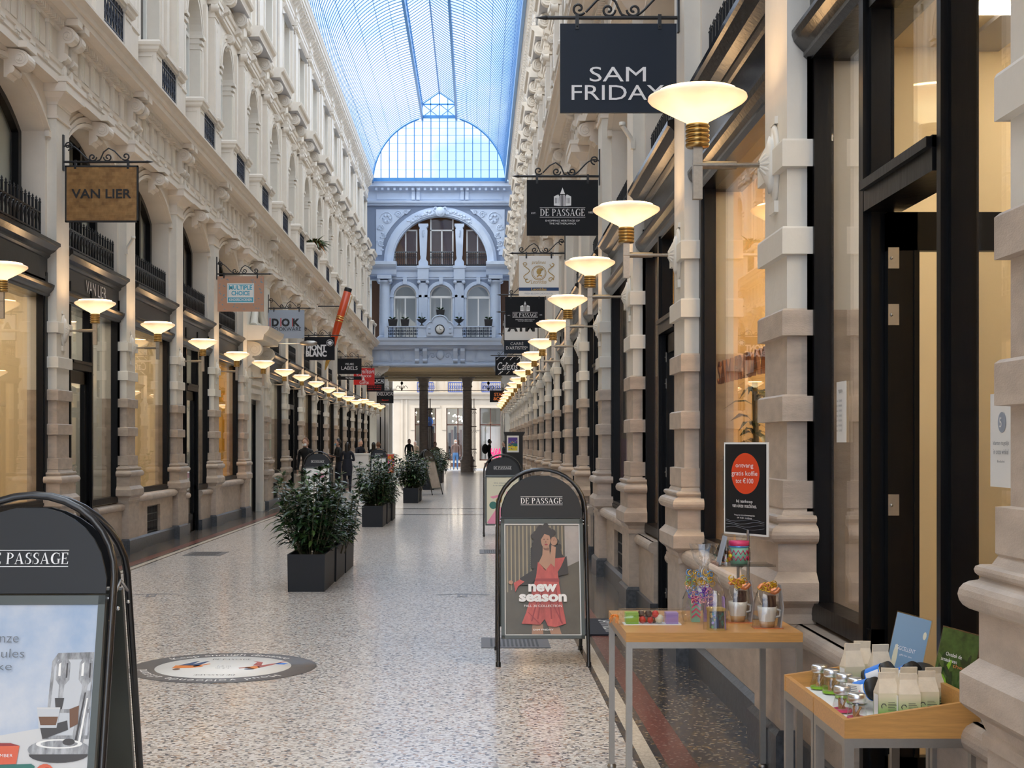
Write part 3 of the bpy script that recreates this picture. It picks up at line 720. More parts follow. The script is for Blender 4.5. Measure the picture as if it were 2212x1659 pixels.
for sd in 'LR':
    for k in range(-3, 18):
        t = types[sd][k]; dy = DY.get((sd, k), (1.0, 1.87)); side_w = 'left' if sd == 'L' else 'right'
        if t == 'd': dn_ += 1; nm = 'door_%d' % dn_
        elif t == 'p': dn_ += 1; nm = 'door_%d' % dn_
        else: wn_ += 1; nm = 'window_%d' % wn_
        lab = 'black-framed shop %s with lit interior, %s bay of the %s wall' % ({'d': 'door', 'p': 'portal door'}.get(t, 'window'), ords[k + 3], side_w)
        T = thing(nm, lab, 'shopfront', (0, 0, 0), kind='structure'); bay_of[(sd, k)] = T
        y = yk(k)
        if t == 'p': portal(sd, k, T)
        else:
            up(sd, k, 'fas_b', up_fascia_mb, 'fascia', ['brown_black'], T)
            if t == 'd':
                inst('df%.2f' % dy[0], lambda: doorframe_mb(dy), 'door_frame', ['black_wood'], sd, y, T)
                inst('db%.2f' % dy[0], lambda: dbulk_mb(dy), 'stall_riser', ['sandstone', 'bluestone'], sd, y, T)
                inst('dp%.2f' % dy[0], lambda: panes_mb('d', dy), 'pane', ['glass'], sd, y, T)
                door_leaf(T, sd, k, dy, open_=(sd, k) == ('R', -1))
            else:
                inst('wf', winframe_mb, 'window_frame', ['black_wood'], sd, y, T)
                inst('bk' + t, lambda: bulk_mb(t == 'g'), 'stall_riser', ['sandstone', 'bluestone', 'black'], sd, y, T)
                inst('wp', lambda: panes_mb('w'), 'pane', ['glass'], sd, y, T)
                inst('dk', deck_mb, 'display_deck', ['shop_wall'], sd, y, T)
                if t == 'g': inst('gr', grille_mb, 'basement_grille', ['iron'], sd, y, T)
        rc_ = room_col.get((sd, k), 'shop_wall'); inst('rm' + rc_, room_mb, 'display_room', [rc_, 'shop_floor'], sd, y, T)
        inst('lt%d' % ((sd, k) == ('R', 0)), light_mb, 'ceiling_light', ['shop_light_warm' if (sd, k) == ('R', 0) else 'shop_light'], sd, y, T)

# ------------------------------------------------------------------ floor
fl = thing('floor', 'speckled terrazzo arcade floor with red and dark inlaid border bands', 'floor', kind='structure')
b = MB(); y0, y1 = -6, YE + 13.2
XC = (XL + XR) / 2
def strip(b, xa, xb, mi, z=.0): b.face([(xa, y0, z), (xb, y0, z), (xb, y1, z), (xa, y1, z)], mi)
edges = [(.757, 1), (.790, 2), (.866, 1), (.906, 3), (1.048, 1), (1.076, 4), (1.75, 4)]
strip(b, 2 * XC - .757, .757, 0)
for (xa, mi), (xb, _) in zip(edges[:-1], edges[1:]):
    strip(b, xa, xb, mi); strip(b, 2 * XC - xb, 2 * XC - xa, mi)
part(b, 'terrazzo_floor', ['terrazzo', 'terrazzo_dark', 'terrazzo_cream', 'terrazzo_red', 'terrazzo_dark'], fl)
b = MB()
for y in (29.7, 32.4): b.face([(2 * XC - .757, y, .0015), (.757, y, .0015), (.757, y + .32, .0015), (2 * XC - .757, y + .32, .0015)])
part(b, 'cross_band', ['terrazzo_dark'], fl)

# ------------------------------------------------------------------ glass roof
RX0, RX1 = -4.86, 1.30; RC = (RX0 + RX1) / 2; RR = 3.14; RZ = 14.36
LH = .80
roof = thing('ceiling', 'barrel-vaulted blue steel and glass arcade roof with raised ridge lantern', 'glass roof', kind='structure')
def vault(n=22):
    a1 = math.acos(LH / RR); pts = []
    a0 = math.asin(.22 / RR)
    for i in range(n + 1):
        a = a0 + (a1 - a0) * i / n; pts.append((RR * math.cos(a), RR * math.sin(a)))
    return pts
def zr(z, y): return z + SL * y
b = MB(); V = vault(); ya, yb = -6, YE + .4
for s in (-1, 1):
    for i in range(len(V) - 1):
        (p, z), (q, w) = V[i], V[i + 1]
        b.face([(RC + s * p, ya, zr(RZ + z, ya)), (RC + s * q, ya, zr(RZ + w, ya)), (RC + s * q, yb, zr(RZ + w, yb)), (RC + s * p, yb, zr(RZ + z, yb))], 0, True)
ztop = RZ + V[-1][1]; zl = ztop + .62; za = zl + .55
for s in (-1, 1):
    b.face([(RC + s * LH, ya, zr(ztop + .1, ya)), (RC + s * LH, ya, zr(zl, ya)), (RC + s * LH, yb, zr(zl, yb)), (RC + s * LH, yb, zr(ztop + .1, yb))])
    b.face([(RC + s * (LH + .05), ya, zr(zl, ya)), (RC, ya, zr(za, ya)), (RC, yb, zr(za, yb)), (RC + s * (LH + .05), yb, zr(zl, yb))])
part(b, 'roof_glass', ['roof_glass'], roof)
b = MB(); y = -5.9
while y < YE + .3:
    for s in (-1, 1):
        R = [[(RC + s * (p * f), y + d, zr(RZ + z * f, y)) for f, d in ((1, -.015), (1, .015), (.993, .015), (.993, -.015))] for p, z in V]
        b.grid(R)
        b.tube([(RC + s * LH, y, zr(zl, y)), (RC, y, zr(za, y))], .016, 4, 0, False)
    y += .335
part(b, 'glazing_bars', ['roof_steel'], roof)
b = MB()
def longb(x, z, w, h): b.grid([[(x - w / 2, yy, zr(z - h / 2, yy)), (x + w / 2, yy, zr(z - h / 2, yy)), (x + w / 2, yy, zr(z + h / 2, yy)), (x - w / 2, yy, zr(z + h / 2, yy))] for yy in (ya, yb)])
for s in (-1, 1):
    longb(RC + s * LH, ztop - .0, .10, .16); longb(RC + s * LH, zl, .07, .09); longb(RC + s * 3.12, RZ + .12, .10, .34)
    for i in (4, 8, 12, 16, 19): longb(RC + s * V[i][0] * 1.0, RZ + V[i][1], .012, .02)
    y = -5.6
    while y < YE:
        for (q, r) in ((0, 1), (1, 0)): b.tube([(RC + s * LH, y, zr(ztop + .08 + q * .5, y)), (RC + s * LH, y + .67, zr(ztop + .08 + r * .5, y))], .014, 4, 0, False)
        y += .67
longb(RC, za, .06, .09)
part(b, 'roof_purlins', ['roof_beam'], roof)
# gable glazing over the end wall
b = MB(); g = MB(); ye = YE + .05; zb = 13.97
cz = zr(RZ, ye)
def vh(x):
    a = abs(x - RC)
    return cz + math.sqrt(max(RR * RR - a * a, 0)) if a > LH else zr(ztop, ye)
xs = [RC - 3.13 + 6.26 * i / 60 for i in range(61)]
g.face([(x, ye + .03, vh(x)) for x in xs] + [(RC + 3.13, ye + .03, zb), (RC - 3.13, ye + .03, zb)])
g.face([(RC - LH, ye + .03, zr(ztop, ye)), (RC + LH, ye + .03, zr(ztop, ye)), (RC + LH, ye + .03, zr(zl, ye)), (RC, ye + .03, zr(za, ye)), (RC - LH, ye + .03, zr(zl, ye))])
part(g, 'gable_glass', ['roof_glass'], roof)
n = 16
for i in range(1, n):
    x = RC - 3.12 + 6.24 * i / n; b.box(x - .022, x + .022, ye - .02, ye + .03, zb, vh(x))
for z in (14.35, 14.78, 15.2, 15.6, 15.97, 16.3, 16.62):
    half = math.sqrt(max(RR * RR - (z - cz) ** 2, .5)); b.box(RC - half, RC + half, ye, ye + .02, z - .007, z + .007)
b.box(RC - 3.1, RC + 3.1, ye - .05, ye + .08, zb - .30, zb)
b.box(RC - LH, RC + LH, ye - .05, ye + .05, zr(ztop, ye) - .05, zr(ztop, ye) + .09)
b.tube([(RC + RR * .99 * math.cos(PI * i / 40), ye, cz + RR * .99 * math.sin(PI * i / 40)) for i in range(0, 17)], .045, 6); b.tube([(RC - RR * .99 * math.cos(PI * i / 40), ye, cz + RR * .99 * math.sin(PI * i / 40)) for i in range(0, 17)], .045, 6)
z1, z2, z3 = zr(ztop, ye), zr(zl, ye), zr(za, ye)
b.box(RC - LH, RC + LH, ye - .02, ye + .03, z2 - .05, z2 + .02)
for x in (-LH, -LH / 2, 0, LH / 2, LH): b.box(RC + x - .02, RC + x + .02, ye - .02, ye + .03, z1, z3 - abs(x) / LH * .55)
for s in (-1, 1):
    b.tube([(RC + s * LH, ye, z2), (RC, ye, z3)], .03, 5)
    b.tube([(RC + s * LH, ye, z1), (RC, ye, z2)], .018, 4); b.tube([(RC, ye, z1), (RC + s * LH, ye, z2)], .018, 4)
part(b, 'gable_bars', ['roof_beam'], roof)
# ------------------------------------------------------------------ end block over the passage
def ez(y): return EYE + (958 - y) * YE / 3000
def ex(x): return (x - 1031) * YE / 3000
CX = -1.74
end = thing('wall_back', 'cream end wall tinted skylight blue, with big arch, three arched windows and clock balcony', 'wall', kind='structure')
Y1, Y2 = YE, YE + 13
XLe, XRe = XL - .6, XR + .6
# back wall plane with the great arch cut out
b = MB()
def arcpts(r, n=24, z0=ez(563)): return [(CX - r * math.cos(PI * i / n), z0 + r * .97 * math.sin(PI * i / n)) for i in range(n + 1)]
top = ez(430); A = arcpts(2.25)
yb = Y1 + .45
for i in range(24):
    (xa, za), (xb, zb_) = A[i], A[i + 1]
    b.face([(xa, yb, za), (xb, yb, zb_), (xb, yb, top), (xa, yb, top)])
for s, x0, xa in ((-1, XLe, CX - 2.25), (1, XRe, CX + 2.25)):
    b.face([(x0, yb, ez(600)), (xa, yb, ez(600)), (xa, yb, top), (x0, yb, top)][::-s])
part(b, 'spandrel', ['end_wall_bluegrey'], end)
b = MB()
# great arch ring in steps
for r0, r1, d in ((2.21, 2.58, .14), (2.28, 2.52, .19), (2.58, 2.66, .06)):
    P, Q = arcpts(r0), arcpts(r1)
    b.grid([[(p[0], yb - d, p[1]), (q[0], yb - d, q[1]), (q[0], yb, q[1]), (p[0], yb + .35, p[1])] for p, q in zip(P, Q)])
# relief foliage round the crown, cartouche
rr = random.Random(4)
for i in range(60):
    a = math.radians(52 + 76 * i / 59); r = 2.40 + rr.uniform(-.09, .09)
    b.ball((CX + r * math.cos(a), yb - .20, ez(563) + r * .97 * math.sin(a)), rr.uniform(.035, .07), 0, 6, (1, .5, 1))
b.ball((CX, yb - .24, ez(456)), .24, 0, 14, (1, .35, 1)); b.ball((CX, yb - .30, ez(456)), .15, 0, 14, (1, .3, 1.1))
for s in (-1, 1): b.tube([(CX + s * (.22 + .09 * math.cos(t)), yb - .2, ez(452) + .14 * math.sin(t)) for t in [k * PI / 5 for k in range(8)]], .035, 6)
# relief panels in the spandrels
for s in (-1, 1):
    xo = CX + s * 3.03; P = [(xo, ez(452)), (CX + s * .78, ez(448))]
    inner = [(CX + s * 2.86 * math.cos(math.radians(a)), ez(563) + 2.86 * .97 * math.sin(math.radians(a))) for a in range(60, 14, -6)]
    out = [(xo, ez(449)), (CX + s * 1.40, ez(449))] + inner + [(CX + s * 2.75, ez(548)), (xo, ez(548))]
    if s > 0: out = out[::-1]
    b.prism(out, 'y', yb - .045, yb + .01)
    for cx_, cz_, r in ((CX + s * 2.52, ez(469), .34), (CX + s * 1.98, ez(460), .18), (CX + s * 2.80, ez(489), .17), (CX + s * 2.82, ez(524), .15), (CX + s * 1.62, ez(455), .12), (CX + s * 2.66, ez(508), .12)):
        b.tube([(cx_ + r * (1 - .75 * t / 17) * math.cos(t * .62) * s, yb - .055, cz_ + r * (1 - .75 * t / 17) * math.sin(t * .62)) for t in range(18)], .024, 5)
        for q in range(6): b.ball((cx_ + r * .45 * math.cos(q * PI / 3), yb - .06, cz_ + r * .45 * math.sin(q * PI / 3)), r * .22, 0, 6, (1, .5, 1))
    for q in range(7):
        b.ball((CX + s * (2.8 + .12 * math.sin(q * 2)), yb - .055, ez(483 + q * 9)), .06, 0, 6, (1.5, .4, .8))
def xm(prof, x0, x1, yback=None, mi=0):
    yback = yb + .1 if yback is None else yback
    b.prism([(yback, prof[0][1])] + prof + [(yback, prof[-1][1])], 'x', x0, x1, mi)
# crowning entablature
xm([(yb - .12, ez(441)), (yb - .12, ez(438)), (yb - .24, ez(436)), (yb - .26, ez(432)), (yb - .05, ez(431)), (yb - .05, ez(409)), (yb - .30, ez(404)), (yb - .45, ez(402)), (yb - .46, ez(396)), (yb - .52, ez(392)), (yb - .2, ez(391))], XLe, XRe)
xm([(yb - .08, ez(428)), (yb - .08, ez(414))], CX - 1.05, CX + .98); xm([(yb - .08, ez(428)), (yb - .08, ez(414))], CX - 3.0, CX - 1.35); xm([(yb - .08, ez(428)), (yb - .08, ez(414))], CX + 1.3, CX + 2.95)
for i in range(22):
    x = CX - 3.0 + 6.0 * i / 21; b.box(x - .055, x + .055, yb - .36, yb, ez(409.5), ez(404.5))
for x in (892, 902.5, 998, 1008.5): b.box(ex(x) - .08, ex(x) + .08, yb - .18, yb, ez(429), ez(404.5)); b.prism([(yb - .18, ez(412)), (yb - .30, ez(408)), (yb - .3, ez(404)), (yb - .1, ez(404))], 'x', ex(x) - .07, ex(x) + .07)
# middle entablature between the two storeys
for x0, x1 in ((799, 856), (1050, 1100)):
    P = [(Y1 + .0, ez(595)), (Y1 - .05, ez(592)), (Y1 - .08, ez(582)), (Y1 - .22, ez(577)), (Y1 - .30, ez(572)), (Y1 - .30, ez(566)), (Y1 + .1, ez(563))]
    b.prism([(yb + .2, ez(595))] + P + [(yb + .2, ez(563))], 'x', ex(x0), ex(x1))
xm([(yb - .02, ez(601)), (yb - .02, ez(597)), (yb - .06, ez(596)), (yb - .06, ez(585)), (yb - .16, ez(581)), (yb - .22, ez(575)), (yb - .22, ez(573))], XLe, XRe)
for x in (913.5, 992):
    b.box(ex(x) - .26, ex(x) + .26, yb - .24, yb, ez(602.5), ez(573.5)); b.box(ex(x) - .30, ex(x) + .30, yb - .28, yb - .01, ez(578), ez(572.3))
    # tapering pilasters inside the arch
    b.grid([[(ex(x) - w, yb - .05, z), (ex(x) + w, yb - .05, z), (ex(x) + w, yb + .4, z), (ex(x) - w, yb + .4, z)] for w, z in ((.22, ez(572)), (.22, ez(563)), (.13, ez(557)), (.13, ez(552)), (.15, ez(548)), (.19, ez(493)), (.16, ez(491)), (.16, ez(488)), (.23, ez(485)), (.23, ez(480)))])
    b.tube([(ex(x), yb - .07, ez(495 + q * 3)) for q in range(6)], [.06, .04, .07, .03, .05, .01], 6)
    # ionic pilasters of the lower storey
    b.box(ex(x) - .21, ex(x) + .21, yb - .14, yb, ez(735), ez(609)); b.box(ex(x) - .25, ex(x) + .25, yb - .18, yb, ez(735), ez(724)); b.box(ex(x) - .255, ex(x) + .255, yb - .2, yb - .01, ez(605), ez(602.8))
    for s in (-1, 1): b.lathe([(.001, 0), (.09, 0), (.07, .08), (.09, .16), (.001, .16)], 10, (ex(x) + s * .2, yb - .222, ez(608)), axis='y')
part(b, 'stucco_ornament', ['end_cream_sky_tint'], end)
b = MB()      # lower storey wall with three arched openings
WX = [(849, 899), (927.5, 977), (1007.5, 1059)]
zt, zb2 = ez(600), ez(735); segs = [XLe + .55]
prev = ex(843)
for x0, x1 in WX:
    a, c = ex(x0), ex(x1); r = (c - a) / 2; m_ = (a + c) / 2; zs = ez(613) - r
    b.face([(prev, yb, zb2), (a, yb, zb2), (a, yb, zt), (prev, yb, zt)])
    for i in range(16):
        t0, t1 = PI * i / 16, PI * (i + 1) / 16
        p, q = (m_ - r * math.cos(t0), zs + r * math.sin(t0)), (m_ - r * math.cos(t1), zs + r * math.sin(t1))
        b.face([(p[0], yb, p[1]), (q[0], yb, q[1]), (q[0], yb, zt), (p[0], yb, zt)]); b.face([(p[0], yb, p[1]), (q[0], yb, q[1]), (q[0], yb + .3, q[1]), (p[0], yb + .3, p[1])])
    for x in (a, c): b.face([(x, yb, zb2), (x, yb + .3, zb2), (x, yb + .3, zs), (x, yb, zs)])
    prev = c
b.face([(prev, yb, zb2), (ex(1059.5), yb, zb2), (ex(1059.5), yb, zt), (prev, yb, zt)])
part(b, 'storey_wall', ['end_wall_bluegrey'], end)
b = MB(); fr = MB(); gl = MB(); rm = MB()
for x0, x1 in WX:
    a, c = ex(x0), ex(x1); r = (c - a) / 2; m_ = (a + c) / 2; zs = ez(613) - r
    for r0, r1, d in ((r, r + .09, .10), (r + .09, r + .17, .06)):
        rings = [[(m_ - r0, yb - d, zb2), (m_ - r1, yb - d, zb2), (m_ - r1, yb, zb2), (m_ - r0, yb, zb2)]]
        for i in range(17):
            t = PI * i / 16; rings.append([(m_ - q * math.cos(t), yy, zs + q * math.sin(t)) for q, yy in ((r0, yb - d), (r1, yb - d), (r1, yb), (r0, yb))])
        rings.append([(m_ + r0, yb - d, zb2), (m_ + r1, yb - d, zb2), (m_ + r1, yb, zb2), (m_ + r0, yb, zb2)]); b.grid(rings)
    for s in (-1, 1): b.box(m_ + s * (r - .02), m_ + s * (r + .24), yb - .14, yb, zs - .06, zs + .05)
    b.box(m_ - .09, m_ + .09, yb - .18, yb, ez(612), ez(597))
    for x in (m_ - r, m_ - .03, m_ + r - .06): fr.box(x, x + .06, yb + .14, yb + .22, zb2, zs + (.0 if abs(x - m_) < .1 else .05))
    fr.box(m_ - r, m_ + r, yb + .12, yb + .22, zs - .08, zs + .03)
    rings = []
    for i in range(17):
        t = PI * i / 16; rings.append([(m_ - q * math.cos(t), yy, zs + q * math.sin(t)) for q, yy in ((r - .07, yb + .14), (r, yb + .14), (r, yb + .22), (r - .07, yb + .22))])
    fr.grid(rings)
    gl.face([(a, yb + .18, zb2), (c, yb + .18, zb2)] + [(m_ + r * math.cos(PI * i / 14), yb + .18, zs + r * math.sin(PI * i / 14)) for i in range(15)])
# windows inside the great arch
for x0, x1, zt_ in ((849, 900, ez(492)), (928, 979, ez(468)), (1007, 1056, ez(492))):
    a, c = ex(x0), ex(x1)
    for x in (a, (a + c) / 2 - .03, c - .06): fr.box(x, x + .06, yb + .34, yb + .42, ez(572), ez(492) if x != a and x < c - .1 else zt_)
    for z in (ez(541), ez(492) - .03): fr.box(a, c, yb + .34, yb + .42, z, z + .06)
    gl.box(a, c, yb + .37, yb + .375, ez(572), zt_)
b.box(CX - 2.3, CX + 2.3, yb + .3, yb + .5, ez(574), ez(571))
part(b, 'archivolt', ['end_cream_sky_tint'], end); part(fr, 'window_frame', ['near_white'], end); part(gl, 'pane', ['glass'], end)
dk = MB(); dk.box(XLe, XRe, yb + 1.6, yb + 1.7, ez(600), ez(440)); part(dk, 'room_shade_sheet', ['hair_brown'], end); rm.box(XLe, XRe, yb + 2.2, yb + 2.3, ez(735), ez(600))  # dark brown sheet paints the shade of the unlit upper room
rm.box(XLe, XRe, yb + .5, yb + 2.2, ez(600), ez(597)); rm.box(XLe, XRe, yb + .5, yb + 2.2, ez(738), ez(735)); rm.box(XLe, XRe, yb + .3, yb + 6, ez(440), ez(395))
part(rm, 'room_behind', ['shop_wall_grey'], end)
b = MB()
for x0, x1 in ((840, 845.5), (895, 899)): b.box(ex(x0), ex(x1), yb + .45, yb + .5, ez(735), ez(620))
for x0 in (850, 857, 864, 1050, 1042, 935, 968): b.box(ex(x0), ex(x0) + .10, yb + .5, yb + .6, ez(735), ez(622))
part(b, 'drape', ['shop_wall_grey'], end)
b = MB()
for x0, x1 in ((849, 900), (928, 979), (1007, 1056)):
    n = 12; a, c = ex(x0), ex(x1)
    for i in range(n + 1):
        x = a + (c - a) * i / n; b.box(x - .012, x + .012, yb + .10, yb + .124, ez(572), ez(541)); b.lathe([(.001, 0), (.035, .03), (.001, .08)], 5, (x, yb + .11, ez(569)))
        if i < n: b.tube([(x + (c - a) / n / 2 + .05 * math.cos(t * PI / 4), yb + .11, ez(549) + .05 * math.sin(t * PI / 4)) for t in range(8)], .012, 4, 0, False, closed=True)
    b.box(a, c, yb + .09, yb + .13, ez(541) - .02, ez(541) + .02); b.box(a, c, yb + .09, yb + .13, ez(571), ez(568)); b.box(a, c, yb + .09, yb + .13, ez(554), ez(553))
part(b, 'arch_railing', ['iron'], end)
# columns at the corners; dark panels paint the shade of the recesses
for x in (830.5, 1070.5):
    b = MB(); r = .25
    b.lathe([(.36, 0), (.36, .10), (.33, .10), (.34, .16), (.28, .20), (r, .24), (r * .93, ez(620) - ez(735)), (r * .93, ez(612) - ez(735)), (.28, ez(611) - ez(735)), (.30, ez(608) - ez(735)), (.30, ez(606) - ez(735))], 20, (ex(x), Y1 + .1, ez(735)))
    b.box(ex(x) - .33, ex(x) + .33, Y1 - .25, Y1 + .45, ez(603), ez(595))
    for s in (-1, 1): b.lathe([(.001, 0), (.1, 0), (.08, .3), (.1, .6), (.001, .6)], 10, (ex(x) + s * .27, Y1 - .2, ez(607)), axis='y')
    part(b, 'column', ['end_cream_sky_tint'], end)
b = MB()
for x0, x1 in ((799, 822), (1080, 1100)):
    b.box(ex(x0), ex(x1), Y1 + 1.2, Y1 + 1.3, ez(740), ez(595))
part(b, 'recess_shade', ['hair_brown'], end)
# balcony: slab, frieze, clock pedestal
b = MB(); yf = Y1 - .62
def xp(prof, x0, x1, yback, bb=None): (bb or b).prism([(yback, prof[0][1])] + prof + [(yback, prof[-1][1])], 'x', x0, x1)
xp([(yf + .30, ez(756)), (yf + .22, ez(753)), (yf + .20, ez(748)), (yf + .02, ez(747)), (yf + .0, ez(741)), (yf - .06, ez(737)), (yf - .08, ez(732)), (yf + .1, ez(731))], XLe, XRe, Y2)
xp([(yf + .36, ez(791)), (yf + .34, ez(789)), (yf + .34, ez(786)), (yf + .42, ez(785)), (yf + .42, ez(756)), (yf + .36, ez(755.5))], XLe, XRe, Y2)
for i in range(90):
    x = XLe + .3 + (XRe - XLe - .6) * i / 89; b.box(x - .018, x + .018, yf + .28, yf + .4, ez(755.5), ez(753.5)); b.box(x - .02, x + .02, yf + .30, yf + .4, ez(790), ez(788))
for x in (901.5, 918.5, 984, 999.5):
    b.prism([(yf + .1, ez(754)), (yf + .12, ez(760)), (yf + .24, ez(768)), (yf + .30, ez(776)), (yf + .24, ez(780)), (yf + .32, ez(784)), (yf + .5, ez(785)), (yf + .5, ez(754))], 'x', ex(x) - .10, ex(x) + .10)
for s, xs_ in ((-1, (812, 832, 858, 882)), (1, (1015, 1040, 1062, 1085))):
    for x in xs_:
        for w, h_, d in ((.20, .42, .03), (.14, .32, .05)): b.box(ex(x) - w, ex(x) + w, yf + .42 - d, yf + .45, ez(771) - h_ / 2, ez(771) + h_ / 2)
    for x in ((845, 870) if s < 0 else (1028, 1052)):
        for q in range(3): b.box(ex(x) + q * .07 - .09, ex(x) + q * .07 - .05, yf + .38, yf + .45, ez(783), ez(759))
b.ball((ex(951), yf + .38, ez(767)), .2, 0, 12, (1, .4, 1.1))
for s in (-1, 1):
    for q, (dx, dz, r) in enumerate(((.36, .0, .16), (.62, -.05, .13), (.82, .04, .1))):
        b.tube([(ex(951) + s * (dx + r * (1 - t / 14) * math.cos(t * .6)), yf + .40, ez(769) + dz + r * (1 - t / 14) * math.sin(t * .6)) for t in range(13)], .022, 5)
# pedestal with curved head that carries the clock
a, c = ex(904), ex(999); zp = ez(731)
b.box(a, c, yf + .0, yf + .25, zp, ez(709)); b.box(a - .04, c + .04, yf - .04, yf + .3, ez(710), ez(706)); b.box(a - .03, c + .03, yf - .03, yf + .3, zp, ez(728))
m_ = ex(951); P = [(m_ - .62, ez(728)), (m_ - .62, ez(706)), (m_ - .5, ez(700)), (m_ - .40, ez(699))] + [(m_ - .36 * math.cos(PI * i / 12), ez(700) + .30 * math.sin(PI * i / 12)) for i in range(13)] + [(m_ + .40, ez(699)), (m_ + .5, ez(700)), (m_ + .62, ez(706)), (m_ + .62, ez(728))]
b.prism(P, 'y', yf - .10, yf + .22)
b.tube([(m_ - .62, yf - .12, ez(704)), (m_ - .5, yf - .12, ez(698.5)), (m_ - .38, yf - .12, ez(698))] + [(m_ - .38 * math.cos(PI * i / 12), yf - .12, ez(699.5) + .33 * math.sin(PI * i / 12)) for i in range(13)] + [(m_ + .38, yf - .12, ez(698)), (m_ + .5, yf - .12, ez(698.5)), (m_ + .62, yf - .12, ez(704))], .035, 6)
for s in (-1, 1): b.box(m_ + s * .42, m_ + s * .54, yf - .16, yf, ez(722), ez(712)); b.ball((m_ + s * .48, yf - .14, ez(712)), .06, 0, 8)
b.box(ex(838), ex(904), yf + .0, yf + .12, ez(709), ez(706.5)); b.box(ex(999), ex(1066), yf + .0, yf + .12, ez(709), ez(706.5)); b.box(ex(832), ex(840), yf, yf + .3, zp, ez(707)); b.box(ex(1062), ex(1070), yf, yf + .3, zp, ez(707))
part(b, 'balcony', ['end_cream_sky_tint'], end)
b = MB()
for x0, x1 in ((840, 904), (999, 1063)):
    a, c = ex(x0), ex(x1); n = 7; st = (c - a) / n; z0, z1 = zp, ez(709)
    for i in range(n):
        x = a + st * (i + .5); b.box(a + st * i - .015, a + st * i + .015, yf + .04, yf + .07, z0, z1)
        for q in range(4): b.tube([(x + st * .22 * math.cos(q * PI / 2 + PI / 4) + .045 * math.cos(t * PI / 3), yf + .055, (z0 + z1) / 2 + .10 * math.sin(q * PI / 2 + PI / 4) + .045 * math.sin(t * PI / 3)) for t in range(6)], .014, 4, 0, False, closed=True)
    b.box(a, c, yf + .04, yf + .07, z0, z0 + .03); b.box(a, c, yf + .04, yf + .07, z1 - .05, z1 - .02)
part(b, 'balcony_railing', ['blue_iron'], end)
# soffit, jambs and corner brackets of the passage underneath
b = MB(); zs = ez(790)
b.box(XLe, XRe, yf + .45, Y2, zs, zs + .12)
for i in range(5):
    yy = Y1 + 1 + i * 2.6; b.box(XLe, XRe, yy, yy + .5, zs - .14, zs); b.box(XLe, XRe, yy + .1, yy + .4, zs - .2, zs - .14)
part(b, 'passage_soffit', ['shop_wall'], end)
b = MB()
for s, X in ((1, XL), (-1, XR)):
    b.box(X - s * .5, X + s * .12, Y1 + .1, Y1 + .6, 0, zs); b.box(X - s * .5, X + s * .12, Y2 - .7, Y2 - .1, 0, zs); b.box(X - s * 1.2, X - s * .06, Y1 + .4, Y2 - .3, 0, zs)
    P = [(X + s * .12, zs), (X + s * .12, zs - .85), (X + s * .26, zs - .80), (X + s * .32, zs - .62), (X + s * .24, zs - .5), (X + s * .40, zs - .36), (X + s * .62, zs - .22), (X + s * .75, zs)]
    b.prism(P if s < 0 else P[::-1], 'y', Y1 + .12, Y1 + .55)
    b.box(X - s * .3, X + s * .2, Y1 + .05, Y1 + .65, 0, .2)
part(b, 'passage_jamb', ['pier_paint'], end)
b = MB()
for s, X in ((1, XL), (-1, XR)):
    for yy in (Y1 + 1.2, Y1 + 4.6, Y1 + 8.0): b.box(X - s * .10, X + s * .02, yy, yy + 2.6, .2, 3.6)
part(b, 'passage_door', ['black_wood'], end)
for x in (ex(913), 0): pass
for x in (-2.85, -.54):
    b = MB(); yc = 74.0
    b.lathe([(.36, 0), (.36, .55), (.40, .58), (.40, .66), (.33, .70), (.34, .80), (.29, .84), (.27, .90), (.25, 1.0), (.235, 4.35), (.235, 4.5), (.28, 4.53), (.28, 4.6), (.25, 4.62), (.25, 4.75), (.34, 4.95), (.36, 5.0)], 20, (x, yc, 0)); b.box(x - .42, x + .42, yc - .42, yc + .42, 5.0, zs + .02)
    part(b, 'passage_column', ['sandstone'], end)
    g = MB()
    for q in range(4):
        for w in (-.02, .02): g.box(x + .22 + q * .07 + w - .01, x + .22 + q * .07 + w + .01, yc - .7, yc - .45, .05, 3.9 - (q % 2) * .5)
    for z in (.3, 1.2, 2.4, 3.3): g.box(x + .18, x + .5, yc - .68, yc - .5, z, z + .05)
    for z in (.15, 1.0, 2.1, 3.1): g.tube([(x + .2 + .3 * t / 6, yc - .6, z + (.12 if t % 2 else 0)) for t in range(7)], .012, 4)
    tag(part(g, 'folding_gate', ['jacket_brown']), 'folded brown iron gate beside the %s stone column of the passage' % ('western' if x < -1 else 'eastern'), 'gate')
# clock and balcony pots
T = thing('clock', 'round white-faced clock in the pedestal of the end wall balcony', 'clock', (ex(951), yf - .12, ez(714)))
b = MB(); b.lathe([(.001, -.01), (.20, -.01), (.20, .02), (.001, .02)], 32, axis='y'); part(b, 'clock_face', ['white'], T)
b = MB(); b.tube([(.205 * math.cos(t * PI / 16), -.01, .205 * math.sin(t * PI / 16)) for t in range(32)], .02, 6, closed=True); part(b, 'bezel', ['black'], T)
b = MB()
for q in range(12): a = q * PI / 6; b.box(-.006, .006, -.022, -.02, 0, 0) if 0 else b.tube([(.16 * math.cos(a), -.024, .16 * math.sin(a)), (.185 * math.cos(a), -.024, .185 * math.sin(a))], .005, 4)
b.tube([(0, -.026, 0), (-.02, -.026, .14)], .007, 4); b.tube([(0, -.026, 0), (.09, -.026, -.03)], .008, 4); part(b, 'clock_dial', ['black'], T)
